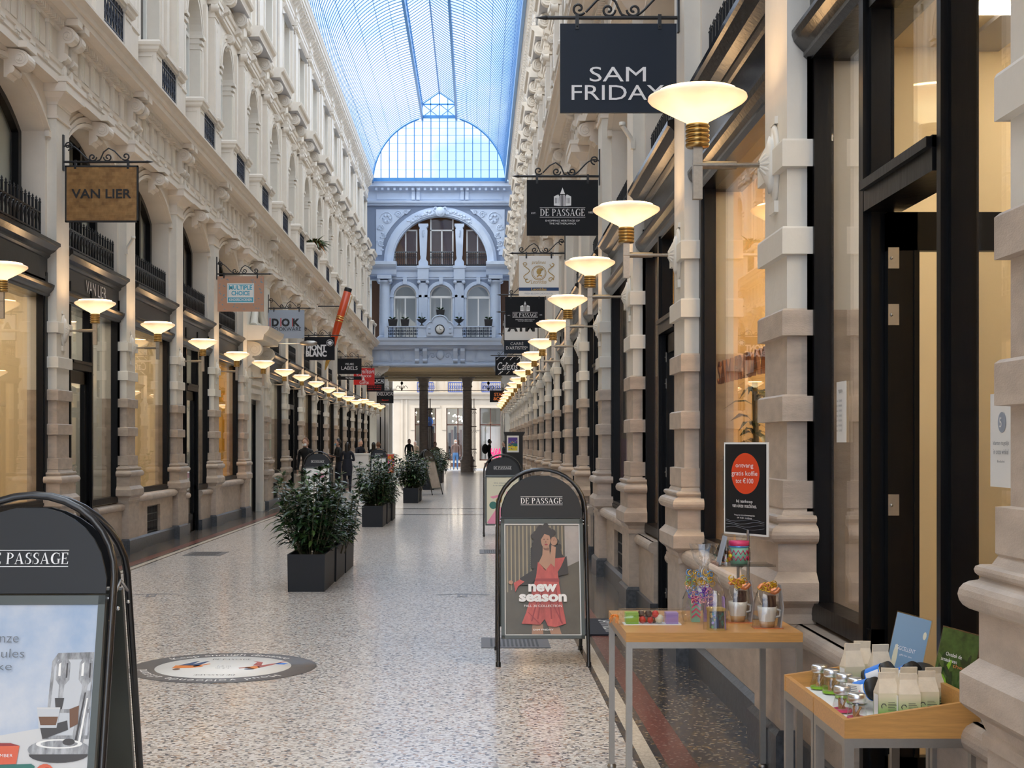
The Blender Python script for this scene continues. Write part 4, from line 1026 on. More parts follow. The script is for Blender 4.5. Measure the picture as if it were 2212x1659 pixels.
def urn(name, lab, x, z, w, plant, group=None):
    T = thing(name, lab, 'planter', (ex(x), yf + .1, z), group=group); b = MB()
    if plant == 'urn': b.lathe([(.10, 0), (.10, .03), (.03, .06), (.03, .12), (.16, .2), (.2, .26), (.24, .28), (.24, .30), (.001, .28)], 14)
    else: b.grid([[(-w * .8, -.12, 0), (w * .8, -.12, 0), (w * .8, .12, 0), (-w * .8, .12, 0)], [(-w, -.15, .30), (w, -.15, .30), (w, .15, .30), (-w, .15, .30)]])
    part(b, 'pot', ['iron'], T)
    b = MB(); r = random.Random(int(x))
    for i in range(26):
        a = r.uniform(0, 6.28); l = r.uniform(.1, .22); z0 = .28
        b.face([(0, 0, z0), (l * math.cos(a) * .6, l * math.sin(a) * .4, z0 + l * .7), (l * math.cos(a), l * math.sin(a) * .6, z0 + l * .6), (l * math.cos(a) * .5 + .02, l * math.sin(a) * .3 + .02, z0 + l * .3)])
    if plant == 'urn': b.box(-.006, .006, -.006, .006, .28, .62)
    part(b, 'foliage', ['leaf'], T); return T
urn('urn', 'black iron urn on the balcony left of the clock', 912, ez(706), .2, 'urn'); urn('urn', 'black iron urn on the balcony right of the clock', 992, ez(706), .2, 'urn')
urn('flower_box', 'dark pot on the balcony rail beside the left round column', 850, ez(706), .22, 'box'); urn('flower_box', 'dark pot on the balcony rail beside the right round column', 1055, ez(706), .2, 'box'); urn('flower_box', 'small leafy bowl on the rail below the left arched window', 876, ez(706), .2, 'box')
urn('flower_box', 'shallow plant bowl on top of the clock pedestal', 952, ez(700) + .31, .2, 'box')

# ------------------------------------------------------------------ the street beyond
st = thing('street_ground', 'sunlit grey paved street beyond the passage', 'street', kind='structure')
b = MB(); b.face([(-60, Y2, -.02), (60, Y2, -.02), (60, 130, -.02), (-60, 130, -.02)]); 
mat('paving', (.36, .36, .37), .7, vary=.15, scale=3); mat('facade_stone', (.56, .48, .38), .7, vary=.08, scale=1.2); mat('facade_brick', (.40, .30, .24), .8, vary=.2, scale=6)
mat('balcony_blue', (.05, .09, .30), .5); mat('door_brown', (.10, .04, .025), .4); mat('pink', (.80, .02, .12), .5, emit=(.9, .03, .15), es=.5)
part(b, 'paving', ['paving'], st)
YF = 86.5
def fx(x): return (x - 1031) * YF / 3000
def fz(y): return EYE + (958 - y) * YF / 3000
F = thing('street_building', 'cream stone building across the street with shop windows and blue balconies', 'building', (0, 0, 0))
b = MB(); wins = [(895.7, 942), (964, 1014), (1036, 1083)]; xs0 = fx(850); zt = fz(850)
cur = xs0
for x0, x1 in wins:
    a, c = fx(x0), fx(x1); b.box(cur, a, YF, YF + .6, -.02, zt); b.box(a, c, YF, YF + .6, fz(882), zt); b.box(a, c, YF, YF + .6, -.02, fz(995)); b.box(a - .25, a, YF - .05, YF + .02, fz(929), fz(881.1)); b.box(a - .25, c + .25, YF - .05, YF + .02, fz(881), fz(876)); cur = c
b.box(cur, fx(1200), YF, YF + .6, -.02, zt)
for x in (866, 876): b.box(fx(x), fx(x) + .12, YF - .06, YF, 0, zt)
b.prism([(YF + .2, fz(863)), (YF - .15, fz(862)), (YF - .2, fz(856)), (YF - .45, fz(852)), (YF - .5, fz(848)), (YF + .2, fz(846))], 'x', xs0 - .2, fx(1200))
b.box(xs0, fx(1200), YF + .1, YF + .6, zt, 13)
for x in (903, 968.5, 1041): b.box(fx(x) - .2, fx(x) - .05, YF - .02, YF + .1, zt, 8.0); b.box(fx(x) + .95, fx(x) + 1.1, YF - .02, YF + .1, zt, 8)
b.box(xs0, xs0 + .6, YF + .6, YF + 12, -.02, 13)
part(b, 'facade', ['facade_stone'], F)
b = MB(); 
for x0, x1 in wins:
    a, c = fx(x0), fx(x1)
    for x in (a, a + (c - a) * .5 - .03, c - .06) : b.box(x, x + .06, YF + .2, YF + .28, fz(995), fz(882))
    b.box(a, c, YF + .2, YF + .28, fz(917) - .05, fz(917) + .03); b.box(a, c, YF + .2, YF + .28, fz(995), fz(992)); b.box(a + .3, c - .3, YF - .02, YF + .2, fz(1008), fz(1000))
part(b, 'shop_frame', ['door_brown'], F)
b = MB()
for x0, x1 in wins: b.box(fx(x0), fx(x1), YF + .23, YF + .235, fz(994), fz(883))
part(b, 'shop_pane', ['glass'], F)
b = MB(); b.box(xs0, fx(1200), YF + 2.5, YF + 2.6, 0, zt); b.box(xs0, fx(1200), YF + .6, YF + 2.6, zt - .3, zt); b.box(xs0, fx(1200), YF + .6, YF + 2.6, -.02, .3)
part(b, 'shop_interior', ['shop_wall_grey'], F)
r = random.Random(2)
for i in range(22): b = MB(); b.ball((fx(r.choice([905, 930, 975, 1000, 985]) + r.uniform(-12, 12)), YF + 1.2, fz(r.uniform(886, 912))), .05, 0, 6); part(b, 'pendant_bulb', ['shop_light'], F)
for i, (x, c_) in enumerate(((968, 0), (973, 1), (980, 0), (986, 2), (992, 1), (1042, 3), (1050, 3), (1060, 3), (930, 2), (935, 1))): b = MB(); b.box(fx(x), fx(x) + .16, YF + 1.0, YF + 1.4, .4, 2.2 + (i % 3) * .2); part(b, 'garment', [['navy_cloth', 'jacket_brown', 'black_cloth', 'white'][c_]], F)
b = MB(); b.box(fx(1050), fx(1083), YF + .8, YF + .84, .4, 2.6); part(b, 'display_banner', ['white'], F)
for x0, x1 in ((902, 936), (969, 1001), (1041, 1088)):
    b = MB(); a, c = fx(x0), fx(x1); n = int((c - a) / .12)
    for i in range(n + 1): x = a + (c - a) * i / n; b.box(x - .02, x + .02, YF - .42, YF - .38, fz(847), fz(827)); b.tube([(x + .06 + .05 * math.cos(t), YF - .4, fz(837) + .1 * math.sin(t)) for t in (0, 1, 2, 3, 4, 5)], .015, 4, closed=True)
    b.box(a, c, YF - .45, YF - .36, fz(828), fz(826)); b.box(a, c, YF - .45, YF - .36, fz(848), fz(846)); b.box(a, a + .03, YF - .4, YF, fz(828), fz(826)); b.box(c - .03, c, YF - .4, YF, fz(828), fz(826))
    part(b, 'blue_balcony', ['balcony_blue'], F)
logo = text(None, 'H&M', (fx(1072), YF + .16, fz(979)), .75, .62, 'pink', bold=.03, name='shop_window_logo', slant=.2); logo.parent = F; logo.name = 'window_logo'
B2 = thing('far_building', 'hazy pale buildings further down the side street', 'building', (0, 0, 0)); b = MB()
b.box(-14, fx(846), 118, 119, 0, 14); b.box(-7.9, -6.6, 100, 112, 0, 14); part(b, 'facade', ['facade_stone'], B2)
b = MB()
for z in (1, 4.2, 7.4):
    for x in (-9.2, -7.9, -6.8): b.box(x, x + .7, 117.9, 118, z, z + 1.9)
part(b, 'window_row', ['shop_wall_grey'], B2)
# street sign posts
def disc_sign(nm, lab, x, Y, zc, r, group=None):
    T = thing(nm, lab, 'sign', (x, Y, 0)); b = MB(); b.tube([(0, 0, 0), (0, 0, zc + r)], .03, 6); part(b, 'post', ['steel'], T)
    b = MB(); b.lathe([(.001, -.045), (r, -.045), (r, -.03), (.001, -.03)], 24, (0, 0, zc), axis='y'); p = part(b, 'sign_disc', ['sign_blue'], T)
    b = MB(); b.box(-.05, .02, -.05, -.046, zc - .18, zc + .06); b.ball((-.02, -.048, zc + .12), .045, 0, 8, (1, .1, 1)); b.box(-.12, .1, -.05, -.046, zc - .02, zc + .02); part(b, 'pictogram', ['white'], T); return T
mat('sign_blue', (.02, .20, .75), .4)
T = disc_sign('traffic_sign', 'round blue walking sign on a post beside the left passage column', (915.5 - 1031) * 77 / 3000 + .12, 80, EYE + (958 - 911) * 80 / 3000, .30)
T = thing('street_sign_post', 'white sign panels with blue pedestrian disc on a post at the left street corner', 'sign', ((836 - 1031) * 82 / 3000, 82, 0)); b = MB(); b.tube([(-.28, 0, 0), (-.28, 0, 4.4)], .035, 6); b.tube([(.28, 0, 0), (.28, 0, 4.4)], .035, 6); part(b, 'post', ['steel'], T)
b = MB(); b.box(-.3, .3, -.05, -.03, 3.0, 4.4); b.box(-.3, .1, -.05, -.03, 2.1, 2.85); part(b, 'panel', ['white'], T)
b = MB(); b.disc((0, -.055, 3.95), .27); part(b, 'blue_disc', ['sign_blue'], T); b = MB(); b.box(-.06, .0, -.06, -.057, 3.8, 4.1); b.disc((-.03, -.06, 4.12), .04); part(b, 'pictogram', ['white'], T)
b = MB(); r = random.Random(8)
for i in range(10): x = r.uniform(-.22, .1); z = r.choice([2.2, 2.35, 2.5, 3.05, 3.2, 3.35]); b.box(x, x + .15, -.056, -.052, z, z + .05)
part(b, 'sign_writing', ['black'], T)
# iron span with lanterns across the passage mouth
T = thing('iron_span', 'thin black iron bar with scrolled finials hung across the passage', 'ironwork', (0, 70, 0)); b = MB()
b.tube([(XL + .05, 0, EYE + 114 * 70 / 3000), (XR - .05, 0, EYE + 114 * 70 / 3000)], .02, 6)
for x in (868, 1055):
    X = (x - 1031) * 70 / 3000; z = EYE + 114 * 70 / 3000
    b.tube([(X, 0, z), (X, 0, z + .3)], .02, 6); b.ball((X, 0, z + .38), .07, 0, 8, (1, 1, 1.3))
    for s in (-1, 1):
        for q in (.14, .3): b.tube([(X + s * q * t / 6, 0, z + .16 * math.sin(t / 6 * PI) * (1 if t < 4 else 1.3) + .02 * t) for t in range(7)], .012, 5)
part(b, 'span_bar', ['iron'], T)
# ------------------------------------------------------------------ wall lamps
mat('lamp_glass', (.9, .82, .66), .25)
def lampmat():
    m = M['lamp_glass']; nt = m.node_tree; N = nt.nodes; L = nt.links; b = N['Principled BSDF']
    t = N.new('ShaderNodeTexCoord'); n = N.new('ShaderNodeTexNoise'); n.inputs['Scale'].default_value = 6; n.inputs['Detail'].default_value = 3
    s = N.new('ShaderNodeSeparateXYZ'); L.new(t.outputs['Object'], s.inputs[0]); L.new(t.outputs['Object'], n.inputs['Vector'])
    # the bulb sits low in the bowl: the glass glows most near the neck
    r = N.new('ShaderNodeMapRange'); r.inputs['From Min'].default_value = .0; r.inputs['From Max'].default_value = .125; r.inputs['To Min'].default_value = 1.0; r.inputs['To Max'].default_value = .0; L.new(s.outputs['Z'], r.inputs['Value'])
    a = N.new('ShaderNodeMath'); a.operation = 'MULTIPLY_ADD'; a.inputs[1].default_value = .7; L.new(n.outputs['Fac'], a.inputs[0]); L.new(r.outputs[0], a.inputs[2])
    c = N.new('ShaderNodeValToRGB'); e = c.color_ramp.elements; e[0].position = .3; e[0].color = (.42, .235, .11, 1); e[1].position = 1; e[1].color = (1, .80, .44, 1); q = e.new(.55); q.color = (.80, .50, .24, 1)
    L.new(a.outputs[0], c.inputs['Fac']); L.new(c.outputs[0], b.inputs['Emission Color']); b.inputs['Emission Strength'].default_value = 1.05
lampmat()
mat('bulb', (1, .8, .5), emit=(1, .62, .30), es=8.5)
AZ = 2.87
def lamp_meshes():
    A = .377
    ro = MB()      # rosette against the pier face, axis x, local origin on the face at arm height; +x towards the corridor
    ro.lathe([(.001, 0), (.15, 0), (.155, .012), (.13, .02), (.10, .02), (.11, .032), (.075, .045), (.03, .075), (.001, .08)], 20, axis='x')
    ro.xf(Matrix.Diagonal((1, .62, 1, 1)) @ Matrix.Identity(4)); ro.xf(Matrix.Diagonal((1, 1, 1.28, 1)))
    for i in range(14):
        a = 2 * PI * i / 14; ro.tube([(.03, .05 * math.cos(a), .08 * math.sin(a)), (.055, .035 * math.cos(a), .055 * math.sin(a)), (.075, .012 * math.cos(a), .02 * math.sin(a))], .010, 5)
    ro.box(-.01, .02, -.06, .06, -.235, -.18); ro.box(-.01, .016, -.05, .05, .19, .225)
    ar = MB(); ar.tube([(.06, 0, 0), (.20, 0, 0)], .012, 10); ar.tube([(.19, 0, 0), (.40, 0, 0)], .020, 12)
    po = MB(); po.box(A - .022, A + .022, -.018, .018, -.165, .11)
    co = MB(); pr = [(.001, .085), (.052, .085)]
    for i in range(5): z = .09 + i * .022; pr += [(.056, z), (.058, z + .008), (.056, z + .015), (.048, z + .017), (.048, z + .021)]
    pr += [(.048, .20), (.001, .20)]; co.lathe(pr, 20, (A, 0, 0))
    sh = MB(); sh.lathe([(.05, 0), (.055, .012), (.10, .036), (.17, .075), (.225, .108), (.238, .122), (.236, .134), (.215, .144), (.16, .152), (.08, .156), (.001, .157)], 32)
    return [(ro, 'rosette', 'pier_paint'), (ar, 'arm', 'nickel'), (po, 'bracket', 'nickel'), (co, 'collar', 'brass')], sh
LM, SHD = lamp_meshes()
_lm = {}
def lamp(side, k, label, z=AZ, lit=True):
    X, mir = SIDES[side]; Y = yk(k)
    T = thing('wall_lamp', label, 'lamp', (X, Y, z), group='brass wall lamps along the arcade')
    for mb, nm, m in LM:
        if (side, nm) not in _lm: _lm[(side, nm)] = mb.mesh(nm, m, mirror=not mir)
        link(nm, _lm[(side, nm)], T)
    s = 1 if mir else -1
    if 'shade' not in _lm: _lm['shade'] = SHD.mesh('lamp_shade', 'lamp_glass')
    if lit:
        o = link('lamp_shade', _lm['shade'], T, (s * .377, 0, .195))
        if 'bulb' not in _lm: bb_ = MB(); bb_.lathe([(.001, .158), (.19, .158), (.19, .160), (.001, .166)], 20); _lm['bulb'] = bb_.mesh('bulb', 'bulb')
        link('bulb', _lm['bulb'], T, (s * .377, 0, .195))      # the open top of the bowl: throws its light upward
    return T
zoff = {'L': {3: 0, 7: .06, 11: -.0, 14: -.11, 15: .03, 16: .03, 17: .03}, 'R': {}}
zl_ = {'L': [0, 0, 0, -.02, 0, 0, .0, .03, .02, .05, .02, -.02, -.05, -.07, -.10, .04, .05, .05], 'R': [-.0, .0, .04, .03, .02, 0, .0, .0, 0, -.02, 0, 0, 0, 0, 0, 0, 0, 0]}
num = lambda n: ords[n - 1]
extra = {('R', 0): 'large lit wall lamp overlapping the lower right corner of the navy sign', ('R', 1): 'lit wall lamp overlapping the lower right corner of the first black crest sign',
         ('L', 2): 'lit wall lamp cut by the left edge above the first lit window', ('L', 3): 'lit wall lamp in front of the dark door with the bronze sign above it'}
for k in range(-2, 18):
    for sd in 'LR':
        if sd == 'L' and k == -2: continue
        if sd == 'L' and k < 2: lab = 'brass wall lamp at the %s bay of the left wall, beyond the picture edge' % ords[k + 3]
        elif k < 0: lab = 'brass wall lamp on the right-hand wall beside the camera'
        else:
            n = k - 1 if sd == 'L' else k + 1
            lab = extra.get((sd, k), 'lit glass bowl wall lamp, the %s along the %s wall counting inward' % (num(n), 'left' if sd == 'L' else 'right'))
        lamp(sd, k, lab, AZ + zl_[sd][max(k, 0)])
for k in (18,):
    # on the passage jamb
    T = lamp('L', 18, 'lit wall lamp on the jamb of the end passage, last on the left', AZ + .05)

# ------------------------------------------------------------------ hanging signs
def scroll(b, p0, r, a0, turns, sgn, y=0, n=20, rt=.009):
    P = []
    for i in range(n + 1):
        t = i / n; a = a0 + sgn * turns * 2 * PI * t; rr = r * (1 - .8 * t)
        P.append((p0[0] + rr * math.cos(a), y, p0[1] + rr * math.sin(a)))
    b.tube(P, rt, 6)
def hanging_sign(side, k, x0, x1, z0, z1, board, label, frame=None, curls=True):
    """board in world x0..x1, z0..z1 at pier k; bracket reaches from the pier face"""
    X, mir = SIDES[side]; s = 1 if mir else -1; Y = yk(k)
    T = thing('hanging_sign', label, 'sign', (X, Y, z1))
    A0 = min(abs(x0 - X), abs(x1 - X)); A1 = max(abs(x0 - X), abs(x1 - X)); rod = A1 + .09
    b = MB(); b.box(0, .015, -.025, .025, -.06, .36); b.tube([(0, 0, .045), (rod, 0, .045)], .014, 8)
    b.lathe([(.014, 0), (.018, .01), (.001, .09)], 8, (rod, 0, .045), axis='x')
    if curls:
        m = (A0 + A1) / 2 - .02
        pts = [(.0 + (m - .0) * t / 12, 0, .22 - .15 * math.sin(t / 12 * PI / 2) ** 2 + .035 * math.sin(t / 12 * 2 * PI)) for t in range(13)]
        b.tube(pts, .009, 6); scroll(b, (.06, .235), .055, -PI / 2, 1.2, 1)
        scroll(b, (m - .09, .10), .05, 0, 1.3, -1); scroll(b, (m + .09, .10), .05, PI, 1.3, 1)
        b.tube([(m, 0, .07), (m + .04, 0, .16), (m + .10, 0, .205), (m + .17, 0, .17), (m + .25, 0, .085)], .009, 6); scroll(b, (m + .30, .11), .05, PI * 1.2, 1.2, 1)
    if s < 0: b.xf(Matrix.Diagonal((-1, 1, 1, 1)))
    part(b, 'bracket', ['iron'], T)
    b = MB()
    for q in (A0 + .12, A1 - .12): b.box(s * q - .012, s * q + .012, -.02, .02, -.04, .065); b.ball((s * q, -.022, -.02), .007, 0, 6)
    part(b, 'hanger', ['iron'], T)
    b = MB(); c = (x0 + x1) / 2 - X; w = (x1 - x0) / 2; b.box(c - w, c + w, -.012, .012, z0 - z1, 0)
    p = part(b, 'sign_board', [board], T); F = MB()
    if frame:
        t = .018
        for (xa, xb, za, zb_) in ((c - w, c + w, -t, 0), (c - w, c + w, z0 - z1, z0 - z1 + t), (c - w, c - w + t, z0 - z1, 0), (c + w - t, c + w, z0 - z1, 0)): F.box(xa, xb, -.018, .018, za, zb_)
        part(F, 'frame', [frame], T)
    return T, c, w, z0 - z1
def px_sign(side, k, xa, xb, ya, yb, board, label, **kw):
    Y = yk(k); x0, z1 = pxy(xa, ya, Y); x1, z0 = pxy(xb, yb, Y); return hanging_sign(side, k, x0, x1, z0, z1, board, label, **kw)
YS = -.0145
T, c, w, h = px_sign('R', 1, 1210, 1461, 52, 244, 'sign_navy', 'large navy hanging shop sign at the top right with white two-line lettering')
text(T, 'SAM', (c - .005, YS, h * .57), .40, .105, 'letter_white', .0); text(T, 'FRIDAY', (c - .005, YS, h * .775), .655, .105, 'letter_white', 0)
def crest(T, c, zc, s, y=YS):
    b = MB()
    b.prism([(c - .5 * s, zc - .42 * s), (c - .5 * s, zc + .1 * s), (c - .25 * s, zc + .22 * s), (c - .18 * s, zc + .12 * s), (c - .16 * s, zc - .45 * s)][::-1], 'y', y, y + .002)
    b.prism([(c + .5 * s, zc - .42 * s), (c + .5 * s, zc + .1 * s), (c + .25 * s, zc + .22 * s), (c + .18 * s, zc + .12 * s), (c + .16 * s, zc - .45 * s)], 'y', y, y + .002)
    b.prism([(c - .14 * s, zc + .25 * s), (c, zc + .62 * s), (c + .14 * s, zc + .25 * s)][::-1], 'y', y, y + .002)
    for q in (-.12, -.04, .04, .12): b.box(c + q * s - .018 * s, c + q * s + .018 * s, y, y + .002, zc - .46 * s, zc + .20 * s)
    part(b, 'crest', ['letter_white'], T)
    b = MB()
    for q in (-.42, -.34, -.26, .26, .34, .42): b.box(c + q * s - .012 * s, c + q * s + .012 * s, y - .001, y, zc - .30 * s, zc + .02 * s)
    b.box(c - .5 * s, c - .17 * s, y - .001, y, zc - .02 * s, zc + .02 * s) if 0 else None
    part(b, 'crest_windows', ['sign_black'], T)
def passage_sign(T, c, w, h):
    f = w / .415
    crest(T, c - .0, h * .33, .20 * f)
    serif(T, 'DE PASSAGE', (c, YS, h * .585), .52 * f, .085 * f)
    b = MB()
    for z in (h * .585 + .055 * f, h * .585 - .055 * f): b.box(c - .265 * f, c + .265 * f, YS, YS + .002, z - .0025, z + .0025)
    part(b, 'rule', ['letter_white'], T)
    text(T, 'SHOPPING HERITAGE OF', (c, YS, h * .735), .40 * f, .021 * f); text(T, 'THE NETHERLANDS', (c, YS, h * .785), .31 * f, .021 * f)
    text(T, 'EST.', (c - .335 * f, YS, h * .60), .055 * f, .018 * f); text(T, '1885', (c + .33 * f, YS, h * .585), .055 * f, .022 * f)
T, c, w, h = px_sign('R', 3, 1138, 1292, 389, 509, 'sign_black', 'black hanging crest sign with serif lettering, the nearer of two alike'); passage_sign(T, c, w, h)
T, c, w, h = px_sign('R', 5, 1121, 1207, 553, 640, 'near_white', 'square white hanging chocolate-shop sign with gold emblem and blue band')
b = MB(); b.tube([(c + .115 * math.cos(t * PI / 12), YS, h * .42 + .115 * math.sin(t * PI / 12)) for t in range(24)], .006, 5, closed=True)
b.tube([(c + .095 * math.cos(t * PI / 12), YS, h * .42 + .095 * math.sin(t * PI / 12)) for t in range(24)], .003, 4, closed=True)
for s in (-1, 1): b.tube([(c + s * (.20 + .05 * math.sin(t * .9)) , YS, h * .60 + .26 * t / 9) for t in range(10)], .007, 5); scroll(b, (c + s * .19, h * .60), .05, 0, .9, s, YS, rt=.007); scroll(b, (c + s * .22, h * .21), .04, PI, .9, s, YS, rt=.006)
b.ball((c - .0, YS, h * .39), .05, 0, 8, (.8, .1, 1)); b.ball((c + .02, YS, h * .34), .05, 0, 8, (1, .1, .5)); b.tube([(c - .03, YS, h * .52), (c, YS, h * .47), (c + .05, YS, h * .50)], .012, 5)
part(b, 'emblem', ['gold_ink'], T); text(T, 'pralines', (c, YS, h * .17), .22, .07, 'gold_ink', slant=.2); text(T, 'Leonidas', (c, YS, h * .64), .25, .065, 'gold_ink', slant=.2)
mat('band_blue', (.01, .05, .16), .5); b = MB(); b.box(c - w, c + w, YS, YS + .002, h * .865, h * .785); part(b, 'blue_band', ['band_blue'], T); text(T, 'Leonidas', (c, YS - .001, h * .825), .25, .045, 'gold_ink', .03); text(T, 'FRESH BELGIAN CHOCOLATES', (c, YS, h * .935), .46, .025, 'sign_grey')
T, c, w, h = px_sign('R', 7, 1091.3, 1177, 641.5, 708, 'sign_black', 'black hanging crest sign above the cash machine sign, the further of two alike'); passage_sign(T, c, w, h)
T, c, w, h = px_sign('R', 8, 1088, 1163, 678, 736.5, 'near_white', 'white black-framed hanging cash machine sign', frame='black'); text(T, 'ATM', (c, YS, h * .48), .64, .22, 'black', .045)
T, c, w, h = px_sign('R', 9, 1089, 1144, 725, 764, 'sign_navy', 'dark blue art gallery hanging sign beneath the cash machine sign'); text(T, 'CARRÉ', (c, YS, h * .43), .33, .085, 'letter_white', -.01); text(T, "D'ARTISTES*", (c, YS, h * .68), .55, .085)
T, c, w, h = px_sign('R', 12, 1070, 1123, 771, 811, 'sign_black', 'black hanging sign patterned with white screws and script lettering'); text(T, 'Calexis', (c, YS, h * .5), .66, .26, slant=.15); text(T, 'BEADS & MORE', (c + .1, YS, h * .66), .4, .03, 'sign_grey')
b = MB()
for i in range(4):
    for j, z in enumerate((.10, .42 if i % 3 else .9, .86)):
        x = c - w * .8 + i * w * .55 + .05 * j; q = h * z; b.tube([(x - .04, YS, q - .04), (x + .04, YS, q + .04)], .008, 4); b.ball((x + .045, YS, q + .045), .018, 0, 6, (1, .2, 1))
part(b, 'screw_pattern', ['letter_white'], T)
mat('letter_orange', (.75, .22, .05), .5)
T, c, w, h = px_sign('R', 17, 1058, 1099, 843, 869, 'sign_black', 'small black hanging sign with orange letters near the passage, right side'); text(T, 'STAN', (c, YS, h * .35), .45, .15, 'letter_orange', .03); text(T, '&CO', (c - .05, YS, h * .70), .42, .15, 'letter_orange', .03)
def goldleaf():
    m, nt, bb = _new('gold_leaf'); N = nt.nodes; L = nt.links; t = N.new('ShaderNodeTexCoord'); mp = N.new('ShaderNodeMapping'); mp.inputs['Rotation'].default_value = (PI / 2, 0, 0); L.new(t.outputs['Object'], mp.inputs[0])
    br = N.new('ShaderNodeTexBrick'); br.inputs['Scale'].default_value = 6.5; br.inputs['Mortar Size'].default_value = .006; br.inputs['Color1'].default_value = (.34, .19, .07, 1); br.inputs['Color2'].default_value = (.25, .13, .045, 1); br.inputs['Mortar'].default_value = (.33, .20, .08, 1); L.new(mp.outputs[0], br.inputs[0])
    n = N.new('ShaderNodeTexNoise'); n.inputs['Scale'].default_value = 14; n.inputs['Detail'].default_value = 8; L.new(t.outputs['Object'], n.inputs[0]); x = N.new('ShaderNodeMix'); x.data_type = 'RGBA'; x.blend_type = 'OVERLAY'; x.inputs[0].default_value = .6; L.new(br.outputs[0], x.inputs[6]); L.new(n.outputs[0], x.inputs[7]); L.new(x.outputs[2], bb.inputs['Base Color']); setin(bb, Roughness=.38, Metallic=.35)
goldleaf()
T, c, w, h = px_sign('L', 3, 141, 299, 358, 480, 'gold_leaf', 'gold leaf hanging sign with black frame and black capital letters', frame='black'); text(T, 'VAN LIER', (c, YS - .004, h * .5), .70, .11, 'black', .02)
T, c, w, h = px_sign('L', 6, 470, 570, 597, 673, 'sign_salmon', 'salmon hanging sign with turquoise children shoe label')
b = MB(); b.box(c - .25, c + .25, YS, YS + .002, h * .76, h * .20); part(b, 'label_patch', ['near_white'], T); b = MB(); b.box(c - .235, c + .235, YS - .001, YS, h * .735, h * .60)
for s in (-1, 1): b.box(c + s * .232, c + s * .238, YS - .001, YS, h * .735, h * .23)
b.box(c - .235, c + .235, YS - .001, YS, h * .235, h * .225); part(b, 'label_band', ['sky_blue'], T)
text(T, 'MULTIPLE', (c, YS - .002, h * .32), .43, .085, 'sky_blue', .03); text(T, 'CHOICE', (c, YS - .002, h * .48), .34, .085, 'sky_blue', .03); text(T, 'KINDERSCHOENEN', (c, YS - .003, h * .665), .42, .05, 'near_white', .02)
b = MB(); r = random.Random(5)
for i in range(70):
    x, z = r.uniform(-w + .03, w - .03), r.uniform(h + .04, -.03)
    if abs(x) < .27 and h * .79 < z < h * .17: continue
    a = r.uniform(0, 3.1); b.face([(c + x + q * math.cos(a) - p * math.sin(a), YS, z + q * math.sin(a) + p * math.cos(a)) for q, p in ((-.025, 0), (0, -.008), (.025, 0), (0, .008))])
mat('teal_print', (.17, .34, .42), .6); part(b, 'leaf_pattern', ['teal_print'], T)
T, c, w, h = px_sign('L', 8, 578, 657.5, 670, 731, 'sign_grey', 'light grey hanging cookware sign with bold black and small red letters'); text(T, 'D O K', (c, YS, h * .44), .66, .19, 'black', .05); text(T, 'COOKWARE', (c, YS, h * .67), .70, .085, 'black', -.0)
b = MB()
for q in (-.37, -.12, .15): b.box(c + q - .006, c + q + .012, YS, YS + .002, h * .58, h * .28)
part(b, 'red_letters', ['sign_red'], T)
T, c, w, h = px_sign('L', 10, 657.5, 723, 728, 778, 'sign_black', 'black hanging sign with white block letters and star, left wall'); text(T, 'MONT', (c - .09, YS, h * .46), .56, .17, 'letter_white', .05); text(T, 'BLANC', (c - .09, YS, h * .72), .58, .17, 'letter_white', .05)
b = MB(); P = []
for i in range(12): a = PI * i / 6 + PI / 6; rr = .075 if i % 2 else .045; P.append((c + .29 + rr * math.cos(a), YS, h * .25 + rr * math.sin(a)))
b.face(P); b.tube([(c + .29 + .09 * math.cos(t * PI / 10), YS, h * .25 + .09 * math.sin(t * PI / 10)) for t in range(20)], .006, 4, closed=True); part(b, 'star', ['letter_white'], T)
T, c, w, h = px_sign('L', 13, 729, 781, 774, 808, 'sign_black', 'black hanging sign with thin white letters and a narrow strip below'); text(T, 'WE ARE', (c, YS, h * .37), .30, .07); text(T, 'LABELS', (c, YS, h * .62), .56, .12)
b = MB(); b.box(c - w, c + w, -.012, .012, h - .20, h - .08); part(b, 'lower_strip', ['sign_black'], T); text(T, 'The Hague', (c, YS, h - .14), .28, .06, 'letter_white', .03)
T, c, w, h = px_sign('L', 15, 762, 809, 795, 831, 'sign_red', 'red hanging tobacconist sign with white script'); text(T, 'Hamilton', (c + .02, YS, h * .2), .78, .17, slant=.2); text(T, 'Tobacco', (c, YS, h * .45), .6, .13, slant=.1); text(T, '&', (c, YS, h * .65), .12, .13, 'letter_white', .04); text(T, 'Gifts', (c + .02, YS, h * .86), .36, .13, slant=.1)
T, c, w, h = px_sign('L', 17, 788, 830.5, 815, 846, 'sign_black', 'black hanging restaurant sign partly behind the red one'); text(T, 'DELUCA', (c, YS, h * .28), .78, .13)
b = MB()
for z in (.15, .42): b.box(c - .4, c + .4, YS, YS + .002, h * z, h * z + .012)
for s in (-1, 1): b.box(c + s * .4 - .006, c + s * .4 + .006, YS, YS + .002, h * .42, h * .15)
part(b, 'name_frame', ['letter_white'], T)
for z in (.58, .72, .86): text(T, 'breakfast lunch' if z < .6 else ('drinks & dining' if z < .8 else 'take away'), (c, YS, h * z), .6, .06, 'sign_red')
T, c, w, h = px_sign('L', 18, 815.6 - 2, 852 - 2, 843, 871, 'sign_black', 'black hanging restaurant sign at the end of the passage, lowest on the left'); text(T, 'DELUCA', (c, YS, h * .30), .70, .12)
b = MB(); b.box(c - .37, c + .37, YS, YS + .002, h * .16, h * .13)
for s in (-1, 1): b.box(c + s * .37 - .006, c + s * .37 + .006, YS, YS + .002, h * .42, h * .13)
part(b, 'name_frame', ['letter_white'], T); text(T, 'food', (c, YS, h * .75), .3, .07, 'sign_red')
